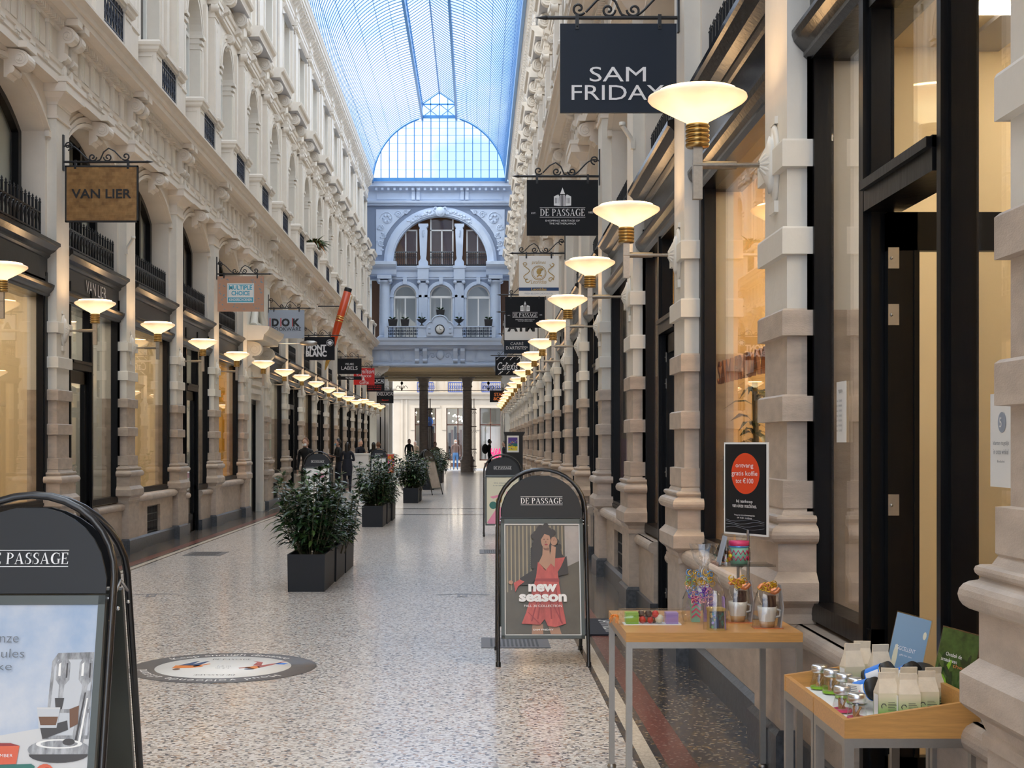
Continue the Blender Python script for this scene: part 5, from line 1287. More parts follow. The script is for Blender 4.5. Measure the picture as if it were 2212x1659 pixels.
# giant pen
Y = 41.8; tx, tz = pxy(753, 622, Y); bx, bz = pxy(702, 800, Y); d = Vector((tx - bx, 0, tz - bz)); L_ = d.length; ang = math.atan2(d.x, d.z)
T = thing('giant_pen', 'giant orange fountain pen hung slanting as a shop sign', 'sign', (bx, Y, bz)); T.rotation_euler = (0, ang, 0)
b = MB(); b.lathe([(.001, .34), (.07, .34), (.085, .60), (.10, .9), (.115, 1.5), (.115, L_ - .12), (.001, L_ - .12)], 20); part(b, 'barrel', ['pen_orange'], T)
b = MB(); b.lathe([(.11, L_ - .12), (.115, L_ - .1), (.115, L_ - .02), (.10, L_), (.001, L_)], 20); part(b, 'cap_top', ['black'], T)
b = MB()
for z in (1.52, 1.60, 1.66, .32): b.lathe([(.08, z), (.121 if z > 1 else .085, z + .005), (.121 if z > 1 else .085, z + .035), (.08, z + .04)], 20)
b.grid([[(-.012, -.01, 0), (.012, -.01, 0), (.012, .01, 0), (-.012, .01, 0)], [(-.05, -.02, .2), (.05, -.02, .2), (.05, .02, .2), (-.05, .02, .2)], [(-.06, -.03, .35), (.06, -.03, .35), (.06, .03, .35), (-.06, .03, .35)]])
b.tube([(.125, 0, L_ - .15), (.17, 0, L_ - .2), (.15, 0, 1.75)], .012, 6); part(b, 'gold_trim', ['gold'], T)
T2 = MB(); T2.tube([(XL, Y, 5.66), (tx - .18, Y, 5.66), (tx - .22, Y, 5.62)], .018, 8); link('support_rod', T2.mesh('support_rod', 'iron')); tag(bpy.data.objects['support_rod'], 'black iron rod that carries the giant orange pen', 'rod')
# grey street-lamp style luminaire
Y = yk(8) + .1; T = thing('arm_luminaire', 'grey streamlined luminaire on a long thin arm from the left wall', 'lamp', (XL, Y, 3.86)); b = MB(); b.tube([(0, 0, 0), (.55, 0, .0), (.75, 0, 0)], .014, 8); part(b, 'arm', ['alu'], T)
b = MB(); b.lathe([(.001, .70), (.04, .76), (.065, .9), (.06, 1.05), (.03, 1.12), (.001, 1.13)], 12, axis='x'); part(b, 'lamp_head', ['steel'], T)
# tubular spot fittings on the walls
for i, (sd, Y, z, lab) in enumerate((('L', 17.9, 4.22, 'small cream tube spotlight beside the gold leaf sign'), ('R', 12.7, 4.32, 'small cream tube spotlight right of the first crest sign'))):
    X, mir = SIDES[sd]; s = 1 if mir else -1
    T = thing('tube_spotlight', lab, 'spotlight', (X - s * .0, yk(4 if sd == 'L' else 2) - .24, z)); b = MB(); b.tube([(s * .0, 0, 0), (s * .10, -.03, .14)], .022, 10); b.lathe([(.03, 0), (.03, .03), (.001, .03)], 10, (s * .10, -.03, .14)); part(b, 'spot_tube', ['pier_paint'], T); b = MB(); b.box(-.02, .02, -.02, .03, -.07, .03); part(b, 'mount', ['pier_paint'], T)
# fascia lettering
def wall_text(side, k, yc, s, w, h, m, z, u=.105, bold=.02, parent=None, mirror=False):
    X, mir = SIDES[side]; sg = -1 if mir else 1; rz = PI / 2 if mir else -PI / 2
    o = text(parent, s, (X + sg * u, yk(k) + yc, z + SL * yk(k)), w, h, m, bold, rot=(PI / 2, 0, rz), name='fascia_lettering', depth=.004); return o
o = wall_text('L', 3, B / 2 + .15, 'VAN LIER', .95, .16, 'near_white', 3.66, u=.09, bold=0); o.parent = bay_of[('L', 3)]
for k, s in ((9, 'ETIENNE'), (10, 'LA BOTTE'), (12, 'MONTBLANC')):
    if k != 9: continue
    o = wall_text('L', k, B / 2, 'ETON', .9, .15, 'steel', 3.66, u=.09); o.parent = bay_of[('L', k)]

# ------------------------------------------------------------------ A-boards
def aboard(loc, rz, label, bottom='frame_grey', art=None, dims=(.62, 1.345)):
    W_, H = dims; T = thing('pavement_sign', label, 'sign', loc, rz); r = W_ / 2; hs = H - r * .93
    tl = .39 / H            # lean
    for s, nm in ((-1, 'front_frame'), (1, 'rear_frame')):
        b = MB(); base = -.385 if s < 0 else .385
        def P(x, z): return (x, base * (1 - z / H * .95), z)
        pts = [P(-r, 0), P(-r, hs * .5), P(-r, hs)] + [P(-r * math.cos(PI * i / 16), hs + r * .93 * math.sin(PI * i / 16)) for i in range(1, 16)] + [P(r, hs), P(r, hs * .5), P(r, 0)]
        b.tube(pts, .0135, 10)
        for x in (-r, r): b.tube([P(x, 0), P(x, .03)], .018, 8)
        part(b, nm, ['tube_black'], T)
        # header shield and poster frame in the leaning plane
        hb = MB(); zh = 1.005
        q = [(-r + .025, zh), (-r + .025, hs + .0)] + [(-(r - .03) * math.cos(PI * i / 16), hs + (r - .03) * .93 * math.sin(PI * i / 16) - .012) for i in range(1, 16)] + [(r - .025, hs), (r - .025, zh)]
        q = [(x, min(z, hs + r * .93 - .045)) for x, z in q]
        hb.grid([[(x, P(x, z)[1] + dd, z) for x, z in (q if s > 0 else q)] for dd in (-.006, .006)]); o = part(hb, 'header_panel', ['header_grey'], T)
        ang = math.atan2(.385 * .95, H)
        fb = MB(); z0, z1 = .185, .995; hw = r - .022; t = .028
        L_ = (z1 - z0) / math.cos(ang)
        def box2(bb, xa, xb, ya, yb_, za, zb_): bb.box(xa, xb, ya, yb_, za, zb_)
        box2(fb, -hw, hw, -.010, .012, 0, L_)
        box2(fb, -hw, hw, -.016, -.010, L_ - .032, L_); box2(fb, -hw, hw, -.016, -.010, 0, .022); box2(fb, -hw, -hw + .024, -.016, -.010, 0, L_); box2(fb, hw - .024, hw, -.016, -.010, 0, L_)
        rot = (-ang, 0, 0) if s < 0 else (-ang, 0, PI)
        y = P(0, z0)[1]
        pf = part(fb, 'poster_panel', [bottom], T, (0, y, z0), rot)
        if s < 0: front = (T, pf, hw - .024, .022, L_ - .032, ang, y)
        if s < 0 or True:
            zt_ = 1.125; yy = P(0, zt_)[1]
            rr_ = (PI / 2 - ang, 0, 0) if s < 0 else (PI / 2 - ang, 0, PI)
            sgn = -1 if s < 0 else 1
            o = serif_mesh('DE PASSAGE'); put_mesh(o, 'lettering', 'letter_white', T, (0, yy + sgn * .0085, zt_), .295, .042, rr_)
            b = MB()
            for q_ in (-.029, .029): b.box(-.148, .148, -.001, 0, q_ - .0012, q_ + .0012)
            part(b, 'rule', ['letter_white'], T, (0, yy + sgn * .008, zt_), (-ang, 0, 0) if s < 0 else (-ang, 0, PI))
    b = MB()       # hinge links and rivets
    for x in (-r, r):
        b.tube([(x, -.11, .99), (x, 0, 1.04), (x, .11, .99)], .006, 5); b.ball((x + (.014 if x > 0 else -.014), -.10, .95), .008, 0, 6); b.ball((x, .115, .95), .008, 0, 6)
    b.tube([(-r, -.10, .985), (r, -.10, .985)], .004, 5)
    part(b, 'hinge', ['alu'], T)
    # side brace sheets
    b = MB(); b.box(-r + .03, r - .03, -.05, .05, .97, .985); part(b, 'cross_plate', ['frame_grey'], T)
    return T, front
def artframe(front): T, pf, hw, za, zb_, ang, y = front; return pf, hw, za, zb_
mat('p_sky', (.22, .32, .48), .3, vary=.35, scale=3.2, col2=(.62, .64, .68)); mat('p_table', (.62, .62, .62), .35); mat('p_wall', (.55, .57, .60), .35); mat('p_chrome', (.36, .365, .38), .3, vary=.6, scale=18, stretch=(3, 1, 1)); mat('p_dark', (.05, .045, .045), .4); mat('p_coffee', (.16, .07, .03), .4)
mat('p_grey_text', (.13, .15, .18), .4); mat('p_orange', (.70, .12, .05), .4); mat('p_green', (.02, .16, .13), .4); mat('p_darkred', (.30, .03, .03), .4); mat('p_cream', (.75, .72, .55), .4); mat('p_pink', (.80, .28, .42), .4)
mat('p_coral', (.52, .10, .09), .35, vary=.35, scale=16, stretch=(1, 1, .4)); mat('p_coral_dark', (.30, .045, .05), .35); mat('p_skin', (.42, .24, .16), .35); mat('p_skin_dark', (.20, .10, .07), .35); mat('p_hair', (.035, .028, .025), .35); mat('p_gold_stripe', (.33, .28, .18), .3); mat('p_dull', (.11, .098, .075), .3, vary=.3, scale=3); mat('p_metal', (.36, .34, .33), .25, vary=.3, scale=3)
# --- the new season board
T, fr = aboard((.454, 9.90, 0), 0, 'arched pavement sign with the poster of a woman in a coral dress'); pf, hw, za, zb_ = artframe(fr)
Hh = zb_ - za; W2 = hw
def N_(x, y): return (x * W2 * 2 - W2, za + (1 - y) * Hh)     # poster fractions, y down
polys = [('white', [N_(.0, 1), N_(1, 1), N_(1, 0), N_(0, 0)]), ('p_dull', [N_(.012, .992), N_(.988, .992), N_(.988, .012), N_(.012, .012)])]
for i in range(15): x = .03 + i * .052; polys.append(('p_gold_stripe', [N_(x, .62 - .02 * i), N_(x + .016, .62 - .02 * i), N_(x + .016, .02), N_(x, .02)]))
polys += [('p_metal', [N_(.80, .40), N_(.985, .34), N_(.985, .02), N_(.80, .02)])]
def PL(m, pts): polys.append((m, [N_(x, y) for x, y in pts]))
PL('p_skin', [(.36, .905), (.50, .90), (.50, .99), (.35, .99)]); PL('p_skin', [(.56, .905), (.70, .90), (.74, .99), (.60, .99)])
for i in range(30): t = i * .7; PL('p_hair', ell(.53 + (.13 + .03 * math.sin(i * 1.7)) * math.cos(t), .16 + (.12 + .02 * math.cos(i)) * math.sin(t), .035, .026, 9)); PL('p_hair', ell(.40 + .03 * math.sin(i * 2.1), .22 + i * .006, .03, .02, 8)); PL('p_hair', ell(.69 + .04 * math.sin(i * 1.9), .20 + i * .005, .03, .02, 8))
rr = random.Random(3)
hair = [(.52 + (.14 + .018 * math.sin(i * 2.9)) * math.cos(t), .13 + (.105 + .01 * math.sin(i * 3.7)) * math.sin(t)) for i, t in enumerate([2 * PI * k / 28 for k in range(28)])]
PL('p_hair', hair); PL('p_hair', [(.41, .12), (.37, .20), (.38, .30), (.35, .38), (.42, .42), (.50, .36), (.52, .12)][::-1]); PL('p_hair', [(.62, .10), (.68, .20), (.72, .24), (.80, .32), (.74, .40), (.64, .38), (.60, .12)])
PL('p_hair', [(.20, .50), (.36, .43), (.46, .36), (.46, .46), (.34, .56), (.22, .56)]); PL('p_hair', [(.66, .36), (.82, .30), (.84, .46), (.70, .48)])
PL('p_skin', [(.51, .19), (.59, .19), (.60, .28), (.68, .33), (.57, .44), (.45, .36), (.50, .29)]); PL('p_skin_dark', [(.51, .225), (.59, .225), (.585, .25), (.53, .245)])
PL('p_coral', [(.44, .35), (.54, .43), (.66, .32), (.80, .31), (.74, .40), (.70, .44), (.71, .52), (.40, .53), (.42, .46)])
PL('p_coral', [(.40, .52), (.71, .52), (.74, .66), (.80, .90), (.66, .93), (.56, .92), (.52, .86), (.46, .91), (.22, .90), (.28, .80), (.34, .66)])
PL('p_coral_dark', [(.40, .50), (.72, .50), (.72, .53), (.40, .525)])
for x0, y0, x1, y1 in ((.50, .56, .42, .86), (.58, .56, .60, .86), (.66, .56, .72, .88), (.46, .60, .34, .88), (.30, .80, .44, .90), (.62, .72, .74, .90)): PL('p_coral_dark', [(x0, y0), (x0 + .012, y0), (x1 + .02, y1), (x1, y1)])
PL('p_skin', ell(.545, .155, .062, .075, 18)); PL('p_hair', [(.485, .15), (.49, .09), (.55, .07), (.61, .09), (.60, .115), (.53, .10)])
PL('p_skin_dark', ell(.525, .148, .014, .006, 8)); PL('p_skin_dark', ell(.572, .148, .014, .006, 8)); PL('p_coral_dark', ell(.552, .196, .022, .008, 10)); PL('p_skin_dark', ell(.548, .172, .008, .007, 8))
PL('p_skin', [(.60, .36), (.66, .40), (.68, .22), (.62, .20)]); PL('p_skin', ell(.655, .165, .045, .04, 14))
for q in range(4): PL('p_skin_dark', [(.622 + q * .02, .135), (.625 + q * .02, .135), (.63 + q * .022, .165), (.626 + q * .022, .165)])
PL('p_skin', ell(.08, .535, .03, .018, 10)); PL('p_coral', [(.12, .54), (.20, .51), (.26, .53), (.18, .57), (.14, .62)])
flat(pf, 'poster', polys, -.0105)
y_ = -.0345
text(pf, 'new', (N_(.50, .585)[0], y_, N_(.5, .585)[1]), .20, .055, 'letter_white', .045); text(pf, 'season', (N_(.50, .675)[0], y_, N_(.5, .675)[1]), .33, .055, 'letter_white', .045)
text(pf, 'FALL 20 COLLECTION', (N_(.5, .745)[0], y_, N_(.5, .745)[1]), .26, .016, 'letter_white'); text(pf, 'SAM FRIDAY', (N_(.5, .955)[0], y_, N_(.5, .955)[1]), .14, .012, 'letter_white', .01)
for m_, c_ in (('c_pink', (.85, .15, .35)), ('c_yel', (.85, .70, .03)), ('c_grn', (.35, .60, .05)), ('c_lil', (.55, .25, .60)), ('c_org', (.85, .25, .03))): mat(m_, c_, .35)
# --- the coffee board, lower left
T, fr = aboard((-1.59, 4.98, 0), math.radians(1), 'big arched pavement sign at the lower left with a chrome espresso machine poster'); pf, hw, za, zb_ = artframe(fr); Hh = zb_ - za
polys = [('p_sky', [N_(0, 1), N_(1, 1), N_(1, 0), N_(0, 0)]), ('p_table', [N_(0, 1), N_(1, 1), N_(1, .50), N_(0, .62)])]
def PM(m, pts): PL(m, [(.71 + (x - .42) * .5, .21 + (y - .25) * .80) for x, y in pts])
PM('p_chrome', [(.42, .72), (.45, .30), (.52, .255), (.99, .25), (.99, .72)]); PM('p_wall', [(.47, .56), (.49, .33), (.53, .29), (.97, .29), (.97, .56)]); PM('p_wall', [(.47, .58), (.97, .58), (.97, .70), (.47, .70)])
for x in (.60, .90):
    PM('p_chrome', [(x - .09, .40), (x - .09, .31), (x - .05, .285), (x + .05, .285), (x + .09, .31), (x + .09, .40), (x + .03, .43), (x + .02, .50), (x - .04, .50), (x - .04, .43)]); PM('near_white', [(x - .06, .38), (x - .06, .315), (x - .03, .305), (x - .03, .38)]); PM('p_dark', [(x + .04, .39), (x + .04, .31), (x + .06, .31), (x + .06, .39)])
PM('p_chrome', [(.76, .76), (.86, .46), (.98, .46), (.92, .76)]); PM('p_dark', [(.80, .76), (.90, .47), (.92, .47), (.83, .76)]); PM('near_white', [(.85, .76), (.93, .50), (.95, .50), (.88, .76)])
PM('p_dark', [(.36, .66), (.70, .62), (.72, .67), (.40, .72)]); PM('p_dark', [(.52, .50), (.64, .50), (.62, .56), (.54, .56)]); PM('p_coffee', [(.72, .56), (.84, .54), (.84, .64), (.74, .66)])
PM('p_wall', [(.30, .55), (.60, .55), (.57, .66), (.34, .66)]); PM('p_coffee', [(.33, .60), (.58, .60), (.56, .645), (.36, .645)]); PM('p_table', [(.30, .55), (.60, .55), (.60, .56), (.30, .56)])
PM('p_chrome', ell(.62, .775, .40, .055, 26)); PM('p_dark', [(.24, .80)] + [(.62 + .38 * math.cos(t), .80 + .045 * math.sin(t)) for t in [PI - PI * k / 12 for k in range(13)]]); PM('near_white', ell(.62, .745, .30, .025, 24)); PM('p_chrome', ell(.62, .745, .24, .018, 20)); PM('p_dark', ell(.74, .735, .08, .018, 16))
PL('p_darkred', [(.2, .60), (.50, .602), (.557, .613), (.2, .617)]); PL('p_orange', [(.2, .617), (.557, .613), (.545, .69), (.2, .697)]); PL('p_green', [(.2, .697), (.64, .69), (.665, .70), (.655, .765), (.2, .775)]); PL('p_orange', ell(.73, .72, .055, .03, 14)); PL('p_darkred', ell(.745, .725, .03, .02, 10)); PL('p_green', ell(.68, .755, .045, .02, 12)); PL('p_darkred', [(.2, .775), (.45, .76), (.45, .81), (.2, .82)])
PL('c_org', [(.2, .86), (.8, .85), (.8, .92), (.2, .93)])
flat(pf, 'poster', [(m, p) for m, p in polys], -.0105)
y_ = -.0195
for s_, xe, yv, w_, h_ in (('onze', .50, .155, .094, .022), ('capsules', .545, .222, .175, .040), ('rijke', .47, .278, .098, .036)): text(pf, s_, ((xe - .5) * 2 * W2 - w_ / 2, y_, N_(0, yv)[1]), w_, h_, 'p_grey_text', -.01)
text(pf, 'BIANCO AMBER', (N_(.40, 0)[0], y_, N_(0, .655)[1]), .13, .010, 'letter_white'); text(pf, 'COLOMBIAN EMERALD', (N_(.43, 0)[0], y_, N_(0, .735)[1]), .17, .010, 'letter_white')
# --- further boards
def simple_poster(fr, pol, words):
    global Hh, W2, polys, za
    pf, hw, za, zb_ = artframe(fr); Hh = zb_ - za; W2 = hw; polys = []
    for m, p in pol: PL(m, p)
    flat(pf, 'poster', polys, -.0105)
    for w_, x, y, ww, hh, m in words: text(pf, w_, (N_(x, y)[0], -.0125 - .00015 * len(pol), N_(x, y)[1]), ww, hh, m)
T, fr = aboard((.42, 23.15, 0), 0, 'arched pavement sign with a pale poster, directly behind the woman poster sign')
simple_poster(fr, [('p_cream', [(0, 1), (1, 1), (1, 0), (0, 0)]), ('p_pink', [(.05, .95), (.95, .80), (1, .9), (1, 1), (.05, 1)]), ('p_pink', [(.1, .42), (.45, .36), (.5, .40), (.2, .46)]), ('near_white', [(.5, .95), (.6, .42), (.9, .40), (.8, .95)]), ('p_pink', [(0, .98), (.35, .62), (.5, .66), (.45, 1)]), ('p_green', ell(.2, .6, .12, .08)), ('gold_ink', ell(.38, .50, .1, .06)), ('p_pink', [(.62, .3), (1, .5), (1, .56), (.6, .38)])], [('Ons nieuwste', .45, .12, .24, .022, 'p_grey_text'), ('is er eentje om', .45, .18, .26, .022, 'p_grey_text')])
T, fr = aboard((-3.6, 31.4, 0), 0, 'arched pavement sign half hidden behind the first shrub group on the left'); simple_poster(fr, [('near_white', [(0, 1), (1, 1), (1, 0), (0, 0)]), ('p_pink', ell(.6, .2, .2, .08))], [])
T, fr = aboard((-1.52, 41.5, 0), math.radians(62), 'arched pavement sign turned sideways beyond the third shrub group'); simple_poster(fr, [('p_metal', [(0, 1), (1, 1), (1, 0), (0, 0)])], [])
T, fr = aboard((-3.75, 53, 0), 0, 'small distant arched pavement sign beside the white counter'); simple_poster(fr, [('near_white', [(0, 1), (1, 1), (1, 0), (0, 0)])], [])
# candy poster easel
T = thing('poster_stand', 'white framed stand with a poster of bright sweets', 'sign', (-3.74, 58, 0)); b = MB(); b.box(-.30, .30, -.02, .02, .27, 1.11); part(b, 'frame', ['white'], T)
polys = []; W2 = .27; za = .30; Hh = .78; r = random.Random(7); PL('p_orange', [(0, 1), (1, 1), (1, 0), (0, 0)])
for i in range(46): x, y = r.uniform(.1, .9), r.uniform(.07, .93); PL(r.choice(['c_pink', 'c_yel', 'c_grn', 'c_lil', 'c_org']), ell(x, y, .10, .06, 12, r.uniform(0, 3)))
flat(T, 'sweets_poster', polys, -.0205); b = MB()
for s in (-1, 1): b.tube([(s * .2, 0, .27), (s * .2, -.18, .0)], .012, 6); b.tube([(s * .2, 0, .27), (s * .2, .22, .0)], .012, 6)
b.tube([(-.2, -.15, .03), (.2, -.15, .03)], .01, 6); part(b, 'leg', ['alu'], T)
# framed picture stand
T = thing('picture_stand', 'black display pillar with a framed colourful town painting', 'sign', (.79, 30.0, 0)); b = MB(); b.box(-.19, .19, -.10, .10, .55, 1.74); b.box(-.09, .09, -.06, .06, .03, .6); b.box(-.2, .2, -.16, .16, 0, .03); b.grid([[(-.2, -.12, 1.70), (.2, -.12, 1.70), (.2, .12, 1.70), (-.2, .12, 1.70)], [(-.22, -.12, 1.78), (.24, -.12, 1.78), (.24, .12, 1.78), (-.22, .12, 1.78)]]); part(b, 'pillar', ['black'], T)
b = MB(); b.box(-.155, .105, -.125, -.10, 1.34, 1.70); part(b, 'picture_frame', ['near_white'], T)
mat('a_purple', (.10, .05, .30), .4); polys = []; W2 = .1; za = 1.38; Hh = .28; r = random.Random(9)
PL('a_purple', [(0, 1), (1, 1), (1, 0), (0, 0)]); PL('c_yel', [(0, 1), (1, 1), (1, .62), (0, .60)]); PL('p_green', [(0, .66), (1, .68), (1, .45), (0, .48)])
for i in range(36): PL(r.choice(['c_org', 'a_purple', 'sky_blue', 'c_yel', 'p_darkred', 'c_grn']), ell(r.uniform(.06, .94), r.uniform(.2, .9), .05, .035, 6, r.uniform(0, 3)))
flat(T, 'painting', polys, -.1255, x0=-.025)

# ------------------------------------------------------------------ planters with laurel
def leaf_into(b, p, d, l, w, mi, rnd, droop=.3):
    d = d.normalized(); side = d.cross(Vector((0, 0, 1)))
    if side.length < .05: side = Vector((1, 0, 0))
    side.normalize(); side = (side + Vector((0, 0, rnd.uniform(-.5, .5)))).normalized(); upv = side.cross(d)
    rows = []
    for t, ww in ((0, .12), (.3, .85), (.62, .95), (1, .05)):
        c = p + d * l * t + Vector((0, 0, -droop * l * t * t)); rows.append((c - side * w * ww + upv * w * .25 * ww, c, c + side * w * ww + upv * w * .25 * ww))
    for a, c in zip(rows[:-1], rows[1:]):
        b.face([a[0], a[1], c[1], c[0]], mi, True); b.face([a[1], a[2], c[2], c[1]], mi, True)
def shrub_mesh(seed, n_stem=34, R=(.30, .30), H=(.42, 1.32), leaf=.085, dens=17):
    r = random.Random(seed); st = MB(); lf = MB()
    for i in range(n_stem):
        a = r.uniform(0, 2 * PI); rad = math.sqrt(r.random()); x0, y0 = .10 * rad * math.cos(a), R[1] * .7 * rad * math.sin(a)
        hh = H[0] + (H[1] - H[0]) * (.35 + .65 * r.random()) * (1 - .25 * rad)
        x1, y1 = R[0] * 1.1 * rad * math.cos(a), R[1] * 1.25 * rad * math.sin(a)
        P = [Vector((x0, y0, .30)), Vector((x0 + (x1 - x0) * .65, y0 + (y1 - y0) * .65, .30 + (hh - .3) * .5)), Vector((x1, y1, hh))]
        st.tube(P, [.006, .005, .003], 5)
        for j in range(dens):
            t = .16 + .84 * (j + r.random()) / dens
            q = P[0].lerp(P[1], t * 2) if t < .5 else P[1].lerp(P[2], t * 2 - 1)
            aa = j * 2.4 + r.uniform(-.4, .4); dd = Vector((math.cos(aa), math.sin(aa), r.uniform(-.15, .75)))
            leaf_into(lf, q, dd, leaf * r.uniform(.8, 1.45), leaf * .21 * r.uniform(.8, 1.2), 1 if (r.random() < .13 or t > .95) else 0, r, r.uniform(.1, .5))
        for j in range(5):
            aa = r.uniform(0, 6.28); leaf_into(lf, P[2], Vector((math.cos(aa), math.sin(aa), r.uniform(.2, 1.1))), leaf * r.uniform(.7, 1.05), leaf * .19, 1 if r.random() < .3 else 0, r, .1)
    # low side shoots hide the stems
    for i in range(int(n_stem * 5)):
        a = r.uniform(0, 6.28); rr_ = r.uniform(.12, 1); z = r.uniform(.46, .92); bulge = .75 + .35 * math.sin((z - .4) / .6 * PI)
        q = Vector((R[0] * rr_ * bulge * math.cos(a), R[1] * rr_ * bulge * math.sin(a), z)); leaf_into(lf, q, Vector((math.cos(a), math.sin(a), r.uniform(-.3, .5))), leaf * r.uniform(.9, 1.5), leaf * .21, 1 if r.random() < .1 else 0, r, .5)
    return st.mesh('stems', 'stem'), lf.mesh('foliage', ['leaf', 'leaf_light'])
SHR = [shrub_mesh(1, 46, (.37, .38), (.42, 1.42), .10, 24), shrub_mesh(2, 40, (.32, .38), (.42, 1.30), .095, 24), shrub_mesh(5, 42, (.33, .36), (.42, 1.42), .095, 24)]
pb = MB(); w, d_, hh = .188, .50, .386; t = .016
pb.grid([[(-w, -d_, 0), (w, -d_, 0), (w, d_, 0), (-w, d_, 0)], [(-w - .006, -d_, hh), (w + .006, -d_, hh), (w + .006, d_, hh), (-w - .006, d_, hh)], [(-w + t, -d_ + t, hh), (w - t, -d_ + t, hh), (w - t, d_ - t, hh), (-w + t, d_ - t, hh)], [(-w + t, -d_ + t, hh - .08), (w - t, -d_ + t, hh - .08), (w - t, d_ - t, hh - .08), (-w + t, d_ - t, hh - .08)]], cap=False)
pb.box(-w + .002, w - .002, -d_ + .002, d_ - .002, .001, hh - .1)
PB = pb.mesh('planter_box', 'planter'); so = MB(); so.box(-w + t, w - t, -d_ + t, d_ - t, hh - .1, hh - .075); SO = so.mesh('soil', 'soil')
gz = MB(); gz.tube([(0.05, -.38, .29), (.05, -.38, .40)], .008, 8); gz.ball((.05, -.38, .405), .014, 0, 8); GZ = gz.mesh('water_gauge', 'steel')
def planter(x, y, i, label, shrub=(0,), sc=1.0, rz=0):
    T = thing('planted_trough', label, 'planter', (x, y, 0), rz, group='dark planters with laurel bushes down the middle of the arcade')
    link('planter_box', PB, T); link('soil', SO, T); link('water_gauge', GZ, T)
    for q, s in enumerate(shrub):
        yy = 0 if len(shrub) == 1 else (-.22 + .44 * q); o = link('shrub', SHR[s][1], T, (0, yy, 0), (0, 0, 1.3 * (i + q)), (sc, sc, sc if sc > 1 else sc)); link('stems', SHR[s][0], o)
G = [(-1.766, 14.82, 'first planted trough of the nearest shrub group', (0,), 1.0), (-1.75, 15.87, 'middle planted trough of the nearest shrub group', (1,), .93), (-1.74, 16.9, 'last planted trough of the nearest shrub group', (1,), .80),
     (-1.92, 25.9, 'front planted trough of the second shrub group', (2,), 1.03), (-1.90, 26.95, 'middle planted trough of the second shrub group', (0,), .90), (-1.87, 28.0, 'rear planted trough of the second shrub group', (1,), .75),
     (-1.71, 36.1, 'front planted trough of the third shrub group', (0,), 1.02), (-1.69, 37.15, 'rear planted trough of the third shrub group', (2,), .95),
     (-1.62, 46.4, 'front planted trough of the fourth shrub group', (1,), 1.05), (-1.60, 47.45, 'rear planted trough of the fourth shrub group', (0,), 1.0),
     (-1.55, 54.1, 'front planted trough of the farthest shrub group', (2,), 1.05), (-1.53, 55.15, 'rear planted trough of the farthest shrub group', (0,), 1.02)]
for i, (x, y, l, s, sc) in enumerate(G): planter(x, y, i, 'dark ' + l + ', box and laurel', s, sc)
# fern basket on a balcony
T = thing('fern_basket', 'pot of green and rust ferns on a left-wall balcony pedestal', 'plant', (XL + .05, yk(10) + B / 2 + .68 - .0, 7.57 + SL * (yk(10) + 2.3))); b = MB(); b.lathe([(.10, 0), (.14, .14), (.15, .16), (.12, .16), (.001, .13)], 12); part(b, 'pot', ['iron'], T)
b = MB(); r = random.Random(3)
for i in range(340):
    a = r.uniform(0, 6.28); leaf_into(b, Vector((.05 * math.cos(a), .05 * math.sin(a), .15)), Vector((math.cos(a), math.sin(a), r.uniform(.2, 1.6))), r.uniform(.30, .58), .026, r.choice([0, 0, 1]), r, r.uniform(.3, .9))
part(b, 'fern_fronds', ['leaf_light', 'terra'], T)
# ------------------------------------------------------------------ floor markings
def ring_text(s, r, a0, a1, hgt, inward=False):
    """letters set round a circle on the floor; a in degrees, counter-clockwise from +x"""
    out = MB(); ms = []
    for ch in s:
        if ch == ' ': ms.append((None, .35)); continue
        me = text_mesh(ch); xs = [v.co.x for v in me.vertices]; ms.append((me, (max(xs) - min(xs)) + .10))
    tot = sum(w for _, w in ms); cur = 0
    for me, w in ms:
        t = (cur + w / 2) / tot; a = math.radians(a0 + (a1 - a0) * t); cur += w
        if me is None: continue
        xs = [v.co.x for v in me.vertices]; cx_ = (max(xs) + min(xs)) / 2
        m = Matrix.Translation((r * math.cos(a), r * math.sin(a), 0)) @ Matrix.Rotation(a - PI / 2, 4, 'Z') @ Matrix.Scale(hgt, 4) @ Matrix.Translation((-cx_, -.35, 0))
        for f in me.polygons: out.face([m @ me.vertices[i].co for i in f.vertices])
        bpy.data.meshes.remove(me)
    return out
mat('sticker_grey', (.16, .155, .16), .45); mat('sticker_line', (.20, .20, .22), .45)
T = thing('floor_sticker', 'round keep-distance sticker with two figures on the terrazzo', 'sticker', (-1.735, 9.49, .002))
b = MB(); b.lathe([(.001, 0), (.633, 0), (.633, .0008), (.001, .0008)], 64); part(b, 'outer_ring', ['sticker_grey'], T)
b = MB(); b.lathe([(.001, .0009), (.46, .0009), (.46, .0013), (.001, .0013)], 64); part(b, 'inner_disc', ['white'], T)
b = ring_text('Keep enough distance', .545, 142, 42, .105); o = part(b, 'lettering', ['white'], T, (0, 0, .0015)); b = ring_text('Houd voldoende afstand', .545, -38, -168, .105); part(b, 'lettering', ['white'], T, (0, 0, .0015))
for z, rz in ((.33, 0), (-.33, PI)): serif(T, 'DE PASSAGE', (0, z, .0016), .27, .05, 'p_dark', (0, 0, rz), depth=0)
for z, rz in ((.03, 0), (-.05, PI)): text(T, '1,5 m', (0, z, .0016), .09, .035, 'p_grey_text', 0, (0, 0, rz), depth=0)
b = MB(); zz = .0018
def PP(pts, mi, ox=0, oy=0): b.face([(ox + x, oy + y, zz) for x, y in pts], mi)
